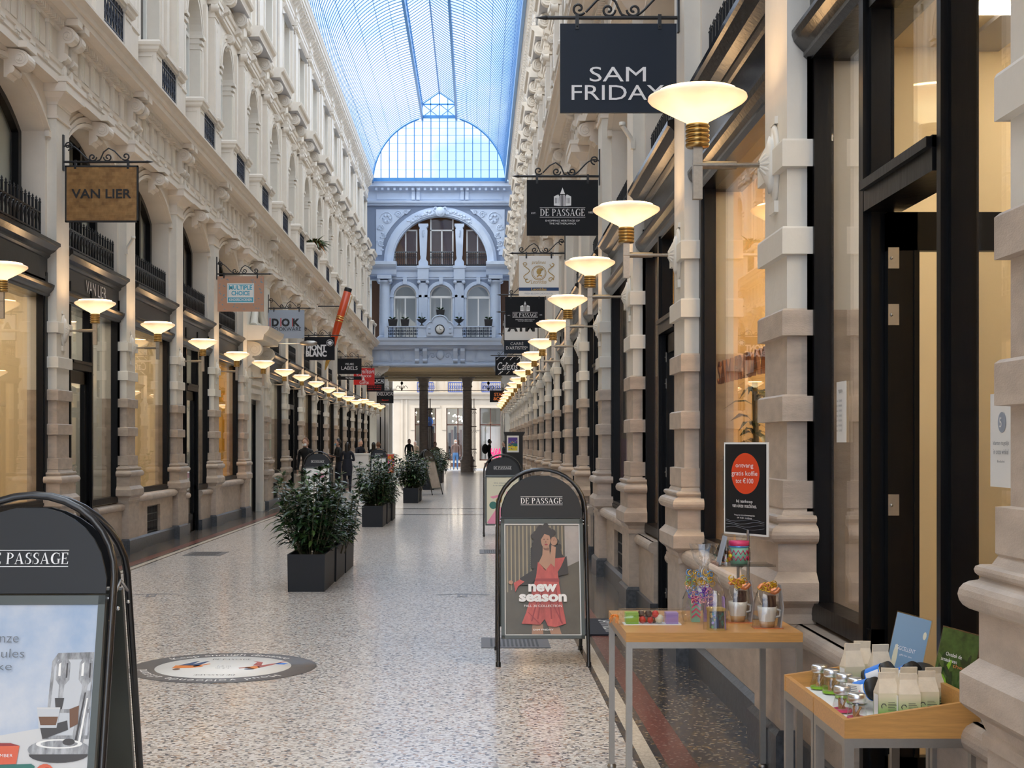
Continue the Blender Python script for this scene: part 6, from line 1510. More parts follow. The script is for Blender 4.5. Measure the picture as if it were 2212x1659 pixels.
PP([(-.32, .06), (-.22, .25), (-.21, .25), (-.24, .06)], 0); PP([(-.26, .06), (-.16, .24), (-.14, .25), (-.18, .05)], 0); PP([(-.34, -.06), (-.34, .06), (-.17, .06), (-.14, .02), (-.20, -.04)], 1); PP(ell(-.30, -.10, .025, .04), 2); PP([(-.20, .0), (-.11, .12), (-.12, .14), (-.22, .04)], 1)
part(b, 'sitting_figure', ['band_blue', 'c_org', 'hair_brown', 'p_coral', 'sign_blue'], T); b = MB(); PP([(.14, -.02), (.22, .04), (.26, -.02), (.22, -.10)], 1); PP([(.19, .06), (.20, .20), (.16, .26), (.24, .20), (.25, .05)], 3); PP([(.22, .04), (.34, .16), (.38, .24), (.40, .24), (.30, .04), (.25, -.04)], 3); PP([(.11, -.04), (.18, .0), (.20, -.03), (.12, -.07)], 3); PP(ell(.19, -.09, .035, .03), 0); PP([(.33, .12), (.40, .10), (.42, .16), (.35, .18)], 4)
part(b, 'walking_figure', ['band_blue', 'c_org', 'hair_brown', 'p_coral', 'sign_blue'], T)
def mark(x, y, lab, rz=0):
    T = thing('floor_mark', lab, 'sticker', (x, y, .002), rz, group='grey arrow stickers on the arcade floor'); b = MB()
    b.face([(-.28, -.10, 0), (0, .0, 0), (0, .05, 0), (-.26, -.06, 0)]); b.face([(.28, -.10, 0), (.26, -.06, 0), (0, .05, 0), (0, .0, 0)]); part(b, 'arrow', ['sticker_line'], T)
    b = MB(); b.face([(-.05, -.28, 0), (.05, -.28, 0), (.05, -.02, 0), (-.05, -.02, 0)]); part(b, 'badge', ['sticker_line'], T)
    b = MB()
    for q in (-.24, -.17, -.10): b.face([(-.02, q, .0006), (.03, q, .0006), (.03, q + .02, .0006), (-.02, q + .02, .0006)])
    b.face([(-.02, -.24, .0006), (-.005, -.24, .0006), (-.005, -.08, .0006), (-.02, -.08, .0006)]); part(b, 'badge_letter', ['terrazzo_cream'], T)
mark(-.15, 14.1, 'grey arrow sticker on the floor between the nearest shrubs and the woman poster sign'); mark(-3.3, 14.1, 'grey arrow sticker on the floor right behind the coffee poster sign', .15); mark(-.15, 31.2, 'grey arrow sticker between the two dark cross bands')
def grate(x0, x1, y0, y1, n, lab, m='steel'):
    T = thing('floor_grate', lab, 'grate', ((x0 + x1) / 2, (y0 + y1) / 2, .001)); w = (x1 - x0) / 2; d = (y1 - y0) / 2; b = MB(); b.box(-w, w, -d, d, 0, .003); part(b, 'frame', [m], T)
    b = MB(); st = (2 * w - .14) / n
    for i in range(n): b.box(-w + .07 + i * st, -w + .07 + (i + .5) * st, -d * .75, d * .75, .0032, .0045)
    part(b, 'slot', ['black'], T)
mat('grate_grey', (.15, .145, .15), .5, metal=.4)
grate(.03, .55, 10.38, 10.92, 12, 'steel floor grate under the woman poster sign', 'grate_grey'); grate(.03, .45, 19.3, 20.0, 9, 'small floor grate left of the pale poster sign', 'grate_grey'); grate(-4.02, -3.5, 18.9, 19.6, 10, 'floor grate near the left border band', 'grate_grey')
T = thing('door_mat', 'dark doormat with pale lettering before the right shop door', 'mat', (1.10, 11.55, .0)); b = MB(); b.box(-.26, .26, -.5, .5, .0, .012); part(b, 'mat', ['navy_cloth'], T); text(T, 'SAM FRIDAY', (.0, -.0, .013), .80, .13, 'white', .0, (0, 0, -PI / 2), depth=0)

# ------------------------------------------------------------------ first display table
def square_leg_table(T, x0, x1, y0, y1, zt, tt, leg=.026):
    b = MB(); b.box(x0, x1, y0, y1, zt - tt, zt); part(b, 'table_top', ['oak'], T)
    b = MB(); r = zt - tt
    b.box(x0, x1, y0, y0 + leg, r - leg, r); b.box(x0, x1, y1 - leg, y1, r - leg, r); b.box(x0, x0 + leg, y0 + leg, y1 - leg, r - leg, r); b.box(x1 - leg, x1, y0 + leg, y1 - leg, r - leg, r); part(b, 'frame', ['steel'], T)
    for x in (x0, x1 - leg):
        for y in (y0, y1 - leg): b = MB(); b.box(x, x + leg, y, y + leg, .02, r - leg); b.lathe([(.02, 0), (.022, .012), (.012, .022), (.001, .022)], 10, (x + leg / 2, y + leg / 2, 0)); part(b, 'leg', ['steel'], T)
T = thing('display_table', 'square oak-topped table on thin steel legs with gift packages', 'table'); square_leg_table(T, .622, 1.36, 5.80, 6.57, .74, .040)
def tp(x, y, T=.79): Y = 3000 * T / (y - 958); return (x - 1031) * Y / 3000, Y
ZT = .74
def crumple(b, rings, seed, amp, mi=0):
    r = random.Random(seed); b.grid([[(x + r.uniform(-amp, amp), y + r.uniform(-amp, amp), z + r.uniform(-amp, amp) * .4) for x, y, z in ring] for ring in rings], mi, True, cap=False)
def ovalring(z, rx, ry, n=18, cx=0, cy=0): return [(cx + rx * math.cos(2 * PI * i / n), cy + ry * math.sin(2 * PI * i / n), z) for i in range(n)]
mat('lime', (.24, .48, .03), .4); mat('lilac', (.36, .25, .60), .4); mat('choc', (.07, .025, .015), .3); mat('cork', (.55, .32, .14), .8); mat('mug', (.80, .76, .68), .3); mat('mint', (.25, .55, .40), .4); mat('hotpink', (.70, .05, .16), .4); mat('copper', (.62, .22, .09), .3, metal=.4); mat('ribbon_gold', (.70, .42, .03), .25, metal=.6); mat('ribbon_purple', (.18, .05, .50), .25, metal=.4); mat('ribbon_blue', (.10, .35, .80), .25, metal=.4); mat('ribbon_pink', (.85, .40, .42), .3); mat('ribbon_green', (.15, .40, .10), .3)
x, y = tp(1410, 1348); T = thing('sweets_package', 'clear-wrapped long gift with green and purple boxes at the table corner', 'gift', (x, y, ZT))
b = MB(); b.box(-.12, -.065, -.03, .03, .004, .052); part(b, 'green_box', ['lime'], T); b = MB(); b.box(.045, .12, -.03, .03, .004, .052) if 0 else b.box(.055, .108, -.03, .03, .004, .052); part(b, 'purple_box', ['lilac'], T)
b = MB(); b.box(-.13, .12, -.04, .04, 0, .004); part(b, 'tray', ['white'], T); b = MB(); b.ball((.028, -.01, .024), .020, 0, 12); part(b, 'speckled_egg', ['p_cream'], T)
b = MB(); r = random.Random(3)
for q in ((-.045, .02, 1), (-.03, .022, 0), (-.012, .02, 1), (.005, .02, 0), (-.05, .045, 0), (-.02, .047, 0), (.01, .045, 1)): b.ball((q[0], r.uniform(-.012, .012), q[1]), .017, q[2], 8)
part(b, 'chocolate_sweets', ['choc', 'sign_red'], T)
b = MB(); crumple(b, [[(x_, .045 * math.cos(a), .033 + .036 * math.sin(a)) for a in [2 * PI * i / 14 for i in range(14)]] for x_ in [-.15, -.13, -.10, -.06, -.02, .02, .06, .10, .125, .14]], 4, .003); part(b, 'cellophane', ['cello'], T)
b = MB()
for q in range(10): a = q * .63; b.tube([(-.15, 0, .03), (-.165 + .012 * math.cos(a), .02 * math.sin(a), .04), (-.17 + .02 * math.cos(a), .03 * math.sin(a), .02 + .02 * math.sin(a * 2))], .0022, 4)
part(b, 'orange_ribbon', ['c_org'], T)
# big cellophane gift
x, y = tp(1528, 1344); T = thing('cellophane_gift', 'tall cellophane gift bag gathered with curly coloured ribbons', 'gift', (x - .012, y + .02, ZT))
b = MB(); b.grid([[(-.018 - .038, -.018, .0), (.018 - .038, -.018, 0), (.018 - .038, .018, 0), (-.018 - .038, .018, 0)], [(-.021 - .038, -.021, .115), (.021 - .038, -.021, .115), (.021 - .038, .021, .115), (-.021 - .038, .021, .115)]])
part(b, 'zigzag_box', ['mint'], T); b = MB()
for q in range(4): z = .015 + q * .022; b.face([(-.058, -.0225, z), (-.038, -.0225, z + .018), (-.038, -.0225, z + .027), (-.058, -.0225, z + .009)]); b.face([(-.038, -.0225, z + .018), (-.018, -.0225, z), (-.018, -.0225, z + .009), (-.038, -.0225, z + .027)])
b.box(-.060, -.016, -.023, -.021, .09, .116); part(b, 'zigzag', ['hotpink'], T)
b = MB(); b.box(.0, .055, .0, .03, 0, .12); part(b, 'inner_box', ['lilac'], T)
b = MB(); crumple(b, [ovalring(z, rx, ry, 22) for z, rx, ry in ((.0, .085, .05), (.04, .095, .055), (.10, .095, .055), (.15, .082, .05), (.20, .055, .04), (.235, .018, .016), (.25, .016, .014), (.28, .045, .035), (.32, .055, .04), (.345, .06, .03))], 7, .008); part(b, 'cellophane', ['cello'], T)
b = MB(); r = random.Random(12); cols = ['ribbon_purple', 'ribbon_blue', 'ribbon_pink', 'ribbon_gold', 'ribbon_green', 'hotpink']
for q in range(80):
    cx_, cz_ = r.uniform(-.085, .03), r.uniform(.09, .225); rr_ = r.uniform(.005, .014); a0 = r.uniform(0, 6)
    ci = r.choice([0, 0, 1, 2, 2]) if cz_ < .17 else r.choice([3, 4, 3, 1]); b.tube([(cx_ + rr_ * math.cos(a0 + t * .7), -.058 - .002 * t + r.uniform(-.002, .002), cz_ + rr_ * math.sin(a0 + t * .7)) for t in range(9)], .0017, 4, ci)
part(b, 'curly_ribbon', cols, T)
# painted tin
x, y = tp(1546, 1360); T = thing('painted_tin', 'small dark tin painted with colourful flowers inside clear wrap', 'tin', (x, y, ZT)); b = MB(); b.box(-.033, .033, -.026, .026, 0, .088); b.box(-.036, .036, -.029, .029, .082, .094); b.box(-.036, .036, -.029, .029, 0, .005); part(b, 'tin_body', ['gold_ink'], T)
polys = []; W2 = .03; za = .008; Hh = .072; r = random.Random(21); PL('p_dark', [(0, 1), (1, 1), (1, 0), (0, 0)])
for i in range(34): PL(r.choice(['band_blue', 'p_green', 'lilac', 'gold_ink', 'p_green', 'ribbon_green', 'p_dark']), ell(r.uniform(.1, .9), r.uniform(.1, .95), .10, .08, 7, r.uniform(0, 3)))
PL('band_blue', [(.35, .95), (.38, .5), (.5, .3), (.62, .5), (.62, .95)]); flat(T, 'painted_scene', polys, -.0265)
b = MB(); crumple(b, [ovalring(z, rx, ry, 16) for z, rx, ry in ((0, .050, .04), (.05, .055, .042), (.10, .052, .04), (.14, .035, .03), (.165, .03, .012))], 9, .004); part(b, 'cellophane', ['cello'], T)
b = MB(); b.grid([[(.036, -.02, 0), (.040, -.02, 0), (.040, .03, 0), (.036, .03, 0)], [(.030, -.02, .14), (.034, -.02, .14), (.034, .03, .14), (.030, .03, .14)]]); part(b, 'purple_card', ['lilac'], T)
def mug_gift(px, py, lab, s=1):
    x, y = tp(px, py); T = thing('mug_gift', lab, 'gift', (x, y, ZT), .0)
    b = MB(); b.box(-.062, .062, -.04, .035, 0, .004); part(b, 'base_card', ['copper'], T)
    b = MB(); b.lathe([(.001, .005), (.030, .005), (.034, .03), (.001, .03)], 20); part(b, 'cork_base', ['cork'], T)
    b = MB(); b.lathe([(.034, .03), (.040, .07), (.042, .092), (.040, .092), (.037, .07), (.001, .05)], 20); b.tube([(.036, 0, .045), (.056, 0, .05), (.056, 0, .075), (.040, 0, .08)], .005, 6); part(b, 'mug', ['mug'], T)
    b = MB(); b.box(-.02, .018, -.010, .012, .08, .125); b.box(.0, .035, -.016, .006, .085, .14); b.box(-.018, -.002, -.014, .0, .09, .112); part(b, 'chocolate_box', ['choc'], T)
    b = MB(); b.grid([[(.05, -.03, .004), (.056, -.03, .004), (.056, .034, .004), (.05, .034, .004)], [(.062, -.03, .09), (.067, -.03, .09), (.067, .034, .09), (.062, .034, .09)], [(.052, -.02, .185), (.056, -.02, .185), (.056, .03, .185), (.052, .03, .185)]]); part(b, 'photo_card', ['p_metal'], T)
    b = MB(); crumple(b, [ovalring(z, rx, ry, 16) for z, rx, ry in ((.004, .062, .042), (.06, .060, .045), (.11, .055, .04), (.15, .042, .03), (.175, .035, .015))], int(px), .003); part(b, 'cellophane', ['cello'], T)
    b = MB()
    for q in range(7): a = q * .9; b.grid([[(w_ * .010 + .032 * t * math.cos(a) , -.03 + .012 * math.sin(a) * t - .002 * q, .18 + .030 * t * math.sin(a) * (1 if t < .8 else .5) + w_ * .006) for w_ in (-1, 1)] for t in (0, .4, .8, 1)], 0, True, closed=False)
    b.tube([(-.045 + .09 * t / 8, -.04, .172 + .018 * math.sin(t * .8)) for t in range(9)], [.010] * 9, 6); part(b, 'copper_bow', ['copper'], T)
    b = MB(); r = random.Random(int(px))
    for q in range(16):
        cx_, cz_ = r.uniform(-.04, .02), r.uniform(.165, .205); a0 = r.uniform(0, 6); b.tube([(cx_ + .011 * math.cos(a0 + t * .8), -.045 - .001 * t, cz_ + .011 * math.sin(a0 + t * .8)) for t in range(6)], .0022, 4)
    part(b, 'gold_bow', ['ribbon_gold'], T)
mug_gift(1594, 1344, 'mug gift in clear bag with copper bow, beside the display stand pole'); mug_gift(1657, 1356, 'mug gift in clear bag with copper bow, nearest the table front right')
# display stand with poster and clear shelf
x, y = tp(1627, 1338); x -= .015; T = thing('display_stand', 'steel display stand with clear shelf and black poster with orange circle', 'stand', (x, y + .04, ZT))
b = MB(); b.tube([(0, 0, 0), (0, 0, .40)], .007, 10); b.tube([(-.03, .08, .0), (-.03, .08, .24)], .007, 8); b.box(-.05, .05, -.05, .10, 0, .004); part(b, 'pole', ['steel'], T)
b = MB(); b.box(-.155, .10, -.12, .10, .243, .247); b.box(-.155, -.151, -.12, .10, .243, .262); b.box(-.155, .10, -.12, -.116, .243, .255); part(b, 'clear_shelf', ['cello'], T)
P_ = link('poster_panel', None, T, (-.005, .02, .38), (0, 0, math.radians(-60))); bpy.data.objects.remove(P_)
b = MB(); b.box(-.148, .148, -.004, .004, 0, .42); P_ = part(b, 'poster_panel', ['white'], T, (-.005, .02, .375), (0, 0, math.radians(-60)))
polys = []; W2 = .14; za = .008; Hh = .404; PL('sign_black', [(0, 1), (1, 1), (1, 0), (0, 0)]); PL('sign_red', [(0, 0)] * 3) if 0 else None
mat('disc_orange', (.70, .055, .01), .45); PL('disc_orange', ell(.5, .33, .34, .23, 40)); flat(P_, 'poster', polys, -.0045)
for s_, yv, w_, h_ in (('ontvang', .25, .12, .022), ('gratis koffie', .335, .175, .028), ('tot €100', .41, .12, .024), ('bij aankoop', .645, .11, .018), ('van onze machines.', .69, .165, .018), ('Vraag naar de actievoorwaarden', .80, .14, .009), ('of kijk online', .83, .10, .009)): text(P_, s_, (0, -.0085, za + (1 - yv) * Hh), w_, h_, 'letter_white', .0)
b = MB()
for q in range(4): b.tube([(-.13 + .26 * t / 8, -.008, .03 + q * .012 + .006 * math.sin(t * .9 + q)) for t in range(9)], .0006, 4)
part(b, 'fine_lines', ['sign_grey'], P_)
b = MB(); b.box(-.15, .15, -.02, .008, -.012, .0); part(b, 'clear_holder', ['cello'], P_)
sx, sy = x, y + .04
T = thing('zigzag_bucket', 'mint bucket with pink zigzag and rim on the clear shelf', 'tin', (sx - .045, sy - .02, ZT + .248)); b = MB(); b.lathe([(.001, 0), (.038, 0), (.043, .085), (.001, .085)], 20); part(b, 'bucket', ['mint'], T)
b = MB()
for zz_ in (.018, .045): b.tube([(.0415 * math.cos(t * PI / 12), .0415 * math.sin(t * PI / 12), zz_ + (.018 if t % 2 else 0)) for t in range(24)], .0035, 4, closed=True)
part(b, 'zigzag', ['hotpink'], T); b = MB(); b.lathe([(.044, .082), (.046, .084), (.046, .104), (.001, .105)], 20); part(b, 'lid', ['hotpink'], T); b = MB(); b.lathe([(.0445, .076), (.0455, .078), (.0445, .082)], 20); part(b, 'rim_band', ['ribbon_blue'], T)
T = thing('sweets_bag', 'small clear bag of orange and brown sweets on the clear shelf', 'gift', (sx - .105, sy - .03, ZT + .248)); b = MB(); r = random.Random(4)
for q in range(16): b.ball((r.uniform(-.022, .022), r.uniform(-.018, .018), .010 + r.random() * .045), .010, q % 3, 7)
part(b, 'sweets', ['c_org', 'choc', 'c_yel'], T); b = MB(); crumple(b, [ovalring(z, rx, ry, 14) for z, rx, ry in ((0, .028, .024), (.03, .034, .028), (.06, .026, .02), (.09, .008, .008), (.11, .024, .008))], 5, .003); part(b, 'cellophane', ['cello'], T)
T = thing('leaflet_holder', 'dark grey booklet leaning on the clear shelf', 'booklet', (sx - .148, sy - .06, ZT + .25)); b = MB(); b.grid([[(-.0, -.045, 0), (.006, -.045, 0), (.006, .045, 0), (0, .045, 0)], [(.030, -.045, .125), (.036, -.045, .125), (.036, .045, .125), (.030, .045, .125)]]); part(b, 'booklet', ['sign_grey'], T)

# ------------------------------------------------------------------ sloping display trays
T = thing('display_trolley', 'oak display tray with sloping sides on steel legs at the lower right', 'table')
X0, X1, YA, YB, ZB = 1.095, 1.50, 4.14, 4.96, .65
b = MB(); t = .018
for (ya, yb_) in ((YA, YA + t), (YB - t, YB)): b.prism([(X0, ZB), (X1, ZB), (X1, ZB + .115), (X0, ZB + .055)] , 'y', ya, yb_)
b.box(X0, X0 + t, YA + t, 4.52, ZB, ZB + .055); b.box(X0 + .002, X0 + t + .002, 4.52 + t, YB - t, ZB, ZB + .052); b.box(X1 - t, X1, YA + t, YB - t, ZB, ZB + .115); part(b, 'tray_side', ['oak'], T)
b = MB(); b.box(X0 + t, X1 - t, YA + t, YB - t, ZB, ZB + .014); part(b, 'tray_floor', ['near_white'], T)
lg = .028; b = MB()
for (ya, yb_) in ((YA, 4.52), (4.53, YB)):
    b.box(X0, X1, ya, ya + lg, ZB - lg, ZB); b.box(X0, X1, yb_ - lg, yb_, ZB - lg, ZB); b.box(X0, X0 + lg, ya + lg, yb_ - lg, ZB - lg, ZB); b.box(X1 - lg, X1, ya + lg, yb_ - lg, ZB - lg, ZB)
part(b, 'frame', ['steel'], T)
for ya in (YA, 4.52 - lg, 4.53, YB - lg):
    for x_ in (X0, X1 - lg): b = MB(); b.box(x_, x_ + lg, ya, ya + lg, 0, ZB - lg); part(b, 'leg', ['steel'], T)
ZF = ZB + .0145
JL = MB(); JL.lathe([(.001, .001), (.030, .001), (.031, .02), (.023, .05), (.0225, .062), (.001, .062)], 20); JG = JL.mesh('glass_body', 'cello')
JL = MB(); JL.lathe([(.024, .060), (.0275, .062), (.0275, .082), (.024, .086), (.001, .086)], 20); JD = JL.mesh('lid', 'alu')
JL = MB(); JL.lathe([(.0312, .004), (.0312, .012)], 20); JBn = {m: JL.mesh('band', m) for m in ('lime', 'hotpink')}
JL = MB(); r = random.Random(8)
for q in range(14): JL.tube([(r.uniform(-.012, .012), r.uniform(-.012, .012), .008), (r.uniform(-.012, .012), r.uniform(-.012, .012), .045)], .003, 5)
JC = JL.mesh('spice_sticks', 'cork')
for i, (x_, y_, m_, lab) in enumerate(((1.205, 4.89, 'lime', 'glass jar with steel lid, farthest of the back row of four'), (1.225, 4.80, 'lime', 'glass jar with steel lid, second of the back row of four'), (1.245, 4.71, 'lime', 'glass jar with steel lid, third of the back row of four'), (1.26, 4.62, 'lime', 'glass jar with steel lid, nearest of the back row of four'), (1.175, 4.47, 'hotpink', 'glass jar with pink band beside the blue and white tins'), (1.185, 4.335, 'hotpink', 'glass jar with pink band in the front corner of the tray'))):
    T = thing('spice_jar', lab, 'jar', (x_, y_, ZF), group='glass jars in the oak tray'); link('glass_body', JG, T); link('lid', JD, T); link('band', JBn[m_], T); link('spice_sticks', JC, T)
mat('kraft', (.76, .65, .50), .7, vary=.08, scale=30, bump=.1, bscale=40); mat('kraft_white', (.74, .68, .58), .6)
def bagmat():
    m, nt, bb = _new('bag_front'); N = nt.nodes; L = nt.links; t = N.new('ShaderNodeTexCoord'); s = N.new('ShaderNodeSeparateXYZ'); L.new(t.outputs['Object'], s.inputs[0]); r = N.new('ShaderNodeValToRGB'); r.color_ramp.elements[0].position = .015; r.color_ramp.elements[0].color = (.13, .36, .04, 1); r.color_ramp.elements[1].position = .075; r.color_ramp.elements[1].color = (.70, .62, .44, 1); L.new(s.outputs['Z'], r.inputs[0]); L.new(r.outputs[0], bb.inputs['Base Color']); setin(bb, Roughness=.6)
bagmat()
def bag_meshes():
    b = MB(); w, d = .034, .022; L_ = [[(-w, -d, 0), (w, -d, 0), (w, d, 0), (-w, d, 0)], [(-w, -d, .085), (w, -d, .085), (w, d, .085), (-w, d, .085)], [(-w * .8, -d * .4, .118), (w * .8, -d * .4, .118), (w * .8, d * .4, .118), (-w * .8, d * .4, .118)], [(-w * .78, -.004, .128), (w * .78, -.004, .128), (w * .78, .004, .128), (-w * .78, .004, .128)], [(-w * .80, -.007, .148), (w * .80, -.007, .148), (w * .82, .002, .148), (-w * .78, .002, .148)]]
    b.grid(L_, [1, 0, 0, 0]); body = b.mesh('paper_bag', ['kraft', 'bag_front'])
    b = MB()
    for q in range(6): b.face([(-.004, -d - .0006, .030 + q * .005), (.026 - (q % 3) * .004, -d - .0006, .030 + q * .005), (.026 - (q % 3) * .004, -d - .0006, .0315 + q * .005), (-.004, -d - .0006, .0315 + q * .005)])
    b.tube([(-.018 + .008 * math.cos(t), -d - .0006, .045 + .008 * math.sin(t)) for t in (0, 1, 2, 3, 4)], .0014, 4); ink = b.mesh('printed_label', ['p_dark'])
    b = MB(); b.face([(-w - .0006, -.017, .01), (-w - .0006, -.017, .08), (-w - .0006, .017, .08), (-w - .0006, .017, .01)]); sd = b.mesh('side_label', ['near_white']); return body, ink, sd
BG, BI, BS = bag_meshes()
bags = [(1.285, 4.36, .1, 'left bag of the front row, beside the pink-banded jar'), (1.345, 4.34, 0, 'second bag of the front row, with black leaf mark'), (1.418, 4.385, .0, 'third bag of the front row, before the green card'), (1.462, 4.455, .2, 'right bag of the front row, by the green card'),
        (1.318, 4.44, -.2, 'bag in the second row between the two tins'), (1.385, 4.46, .1, 'bag in the second row behind the third front bag'),
        (1.285, 4.76, .2, 'rear left bag behind the blue and white tins'), (1.335, 4.82, -.1, 'rear middle bag, tallest against the door frame'), (1.375, 4.74, .15, 'rear right bag beside the blue card')]
for x_, y_, a, lab in bags:
    T = thing('coffee_bag', 'cream paper bag with green foot, ' + lab, 'bag', (x_, y_, ZF), a, group='cream paper coffee bags in the tray'); o = link('paper_bag', BG, T); link('printed_label', BI, o); link('side_label', BS, o)
    if y_ > 4.6: T.scale = (1.05, 1.05, 1.22)
def can(x_, y_, z_, rx, rz, lab):
    T = thing('gift_tin', lab, 'tin', (x_, y_, z_), rz, group='blue and white sleeved gold tins'); T.rotation_euler = (rx, 0, rz)
    b = MB(); b.lathe([(.001, 0), (.034, 0), (.034, .09), (.001, .09)], 20); part(b, 'tin_body', ['gold'], T); b = MB(); b.lathe([(.0355, .07), (.0365, .075), (.0365, .094), (.001, .094)], 20); b.lathe([(.0355, .0), (.0365, .0), (.0365, .012), (.0355, .012)], 20); part(b, 'black_rim', ['black'], T)
    b = MB(); b.box(-.037, .037, -.0375, -.0365, .016, .066) if 0 else b.grid([[(.0372 * math.cos(t * PI / 10), .0372 * math.sin(t * PI / 10), z) for t in range(0, 21)] for z in (.014, .069)], 0, True, closed=False); part(b, 'blue_sleeve', ['sign_blue'], T)
    b = MB(); b.grid([[(.0378 * math.cos(t * PI / 10), .0378 * math.sin(t * PI / 10), z) for t in range(8, 17)] for z in (.018, .066)], 0, True, closed=False); part(b, 'white_label', ['near_white'], T)
can(1.235, 4.55, ZF + .045, math.radians(70), math.radians(40), 'gold tin with blue sleeve lying behind the first front jar'); can(1.30, 4.63, ZF + .075, math.radians(65), math.radians(50), 'gold tin with blue sleeve leaning on the rear left bag'); can(1.385, 4.60, ZF + .075, math.radians(60), math.radians(35), 'gold tin with blue sleeve below the blue card'); can(1.465, 4.60, ZF + .04, math.radians(20), math.radians(10), 'blue tin mostly hidden behind the green card')
T = thing('price_card', 'small white printed card propped between the tins', 'card', (1.215, 4.46, ZF + .055)); T.rotation_euler = (math.radians(-25), math.radians(10), math.radians(30)); b = MB(); b.box(-.035, .035, -.002, .0, 0, .04); part(b, 'card', ['near_white'], T); b = MB()
for q in range(4): b.box(-.028, .01, -.0026, -.002, .012 + q * .006, .014 + q * .006)
b.ball((.02, -.002, .015), .005, 1, 6, (1, .1, 1)); part(b, 'print', ['p_grey_text', 'ribbon_pink'], T)
def card_stand(x_, y_, lab, mA, patches, words, hgt=.245):
    T = thing('card_stand', lab, 'sign', (x_, y_, ZF)); T.rotation_euler = (0, math.radians(12), 0)
    b = MB(); b.box(-.074, .074, -.0015, .0015, 0, hgt); P_ = part(b, 'acrylic_sheet', [mA], T, rot=(0, 0, math.radians(-55)))
    global polys, W2, za, Hh
    polys = []; W2 = .071; za = .004; Hh = hgt - .008
    for m, p in patches: PL(m, p)
    flat(P_, 'card_print', polys, -.0017)
    for s_, xx, yy, w_, h_, m_ in words: text(P_, s_, ((xx - .5) * W2 * 2, -.0024 - .00015 * len(patches), za + (1 - yy) * Hh), w_, h_, m_)
    b = MB(); b.box(-.076, .076, -.008, .008, -.001, .012); part(b, 'foot', ['cello'], P_)
mat('card_blue', (.22, .36, .52), .25); mat('card_green', (.05, .11, .025), .25, vary=.6, scale=26)
card_stand(1.435, 4.74, 'pale blue tilted advertising card in the tray', 'cello', [('card_blue', [(0, 1), (1, 1), (1, 0), (0, 0)]), ('p_cream', ell(.18, .55, .07, .17, 14)), ('ribbon_pink', ell(.62, .93, .16, .06, 12)), ('p_cream', ell(.9, .2, .05, .05, 10))], [('EGGCELLENT', .45, .42, .085, .014, 'letter_white'), ('gifts for you', .5, .50, .05, .008, 'letter_white')], .285)
g = [('card_green', [(0, 1), (1, 1), (1, 0), (0, 0)])]; r = random.Random(14)
for i in range(26): g.append((r.choice(['leaf_light', 'lime', 'card_green', 'leaf']), ell(r.uniform(.1, .9), r.uniform(.3, .95), .13, .045, 9, r.uniform(0, 3))))
card_stand(1.492, 4.43, 'leaf green tilted advertising card in the tray, nearest the wall', 'cello', g, [('Ontdek de', .45, .30, .06, .012, 'letter_white'), ('smaak van', .35, .37, .06, .012, 'letter_white'), ('thee', .65, .42, .05, .012, 'copper')], .275)

# ------------------------------------------------------------------ in and on the shop windows
GX = XR + .185
T = thing('wooden_letters', 'brown wooden shop-name letters hanging inside the right window', 'sign', (GX + .05, 8.72, 2.01)); text(T, 'SAM FRIDAY', (0, 0, 0), 1.56, .155, 'oak', .0, (PI / 2, 0, -PI / 2), depth=.03, name='letter_face')
mat('wood_letter', (.34, .13, .045), .5, vary=.3, scale=12)
o = T.children[0]; me = o.data; me.materials.clear(); me.materials.append(M['wood_letter']); sm = o.modifiers.new('thick', 'SOLIDIFY'); sm.thickness = .02
def sheet(nm, lab, x_, y_, z_, w_, h_, m_, words, rz=-PI / 2, cat='notice'):
    T = thing(nm, lab, cat, (x_, y_, z_), rz); b = MB(); b.box(-w_ / 2, w_ / 2, -.001, .001, -h_ / 2, h_ / 2); part(b, 'sheet', [m_], T)
    for s_, a, c_, ww, hh_, mm in words: text(T, s_, (a, -.0035, c_), ww, hh_, mm)
    return T
sheet('window_notice', 'white paper opening-hours list stuck on the glass left of the open door', GX - .006, 6.16, 1.67, .16, .27, 'white', [('TIJDEN', 0, .09, .07, .018, 'p_dark')] + [(s_, -.02, .05 - .022 * i, .09, .009, 'p_grey_text') for i, s_ in enumerate(('ma 12:00', 'di 10:00', 'wo 10:00', 'do 10:00', 'vr 10:00', 'za 10:00', 'zo 12:00'))])
T = sheet('window_notice', 'white customer-limit notice with grey circle, right of the open door', GX - .006, 4.27, 1.54, .20, .29, 'white', [('klanten tegelijk', 0, -.01, .13, .016, 'p_grey_text'), ('in onze winkel', 0, -.035, .12, .016, 'p_grey_text'), ('Bedankt', 0, -.065, .06, .008, 'p_grey_text'), ('max', 0, .11, .02, .008, 'p_grey_text')]); b = MB(); b.disc((0, -.0028, .055), .032); part(b, 'grey_circle', ['sign_grey'], T); text(T, '5', (0, -.005, .055), .018, .03, 'white', 0)
sheet('window_poster', 'grey poster half hidden behind the orange-circle poster, inside the window', 1.70, 8.9, 1.28, .30, .34, 'p_dull', [('YE', -.08, .08, .08, .06, 'white'), ('O', -.09, -.06, .07, .10, 'white')], math.radians(-45), 'poster')
T = thing('window_plant', 'tall dark-leaved plant inside the right shop window', 'plant', (1.86, 9.30, .74)); b = MB(); r = random.Random(6)
for i in range(26): a = r.uniform(0, 6.28); leaf_into(b, Vector((0, 0, r.uniform(.7, 1.15))), Vector((math.cos(a), math.sin(a), r.uniform(.3, 1.5))), r.uniform(.16, .30), .022, 0, r, r.uniform(.5, 1.2))
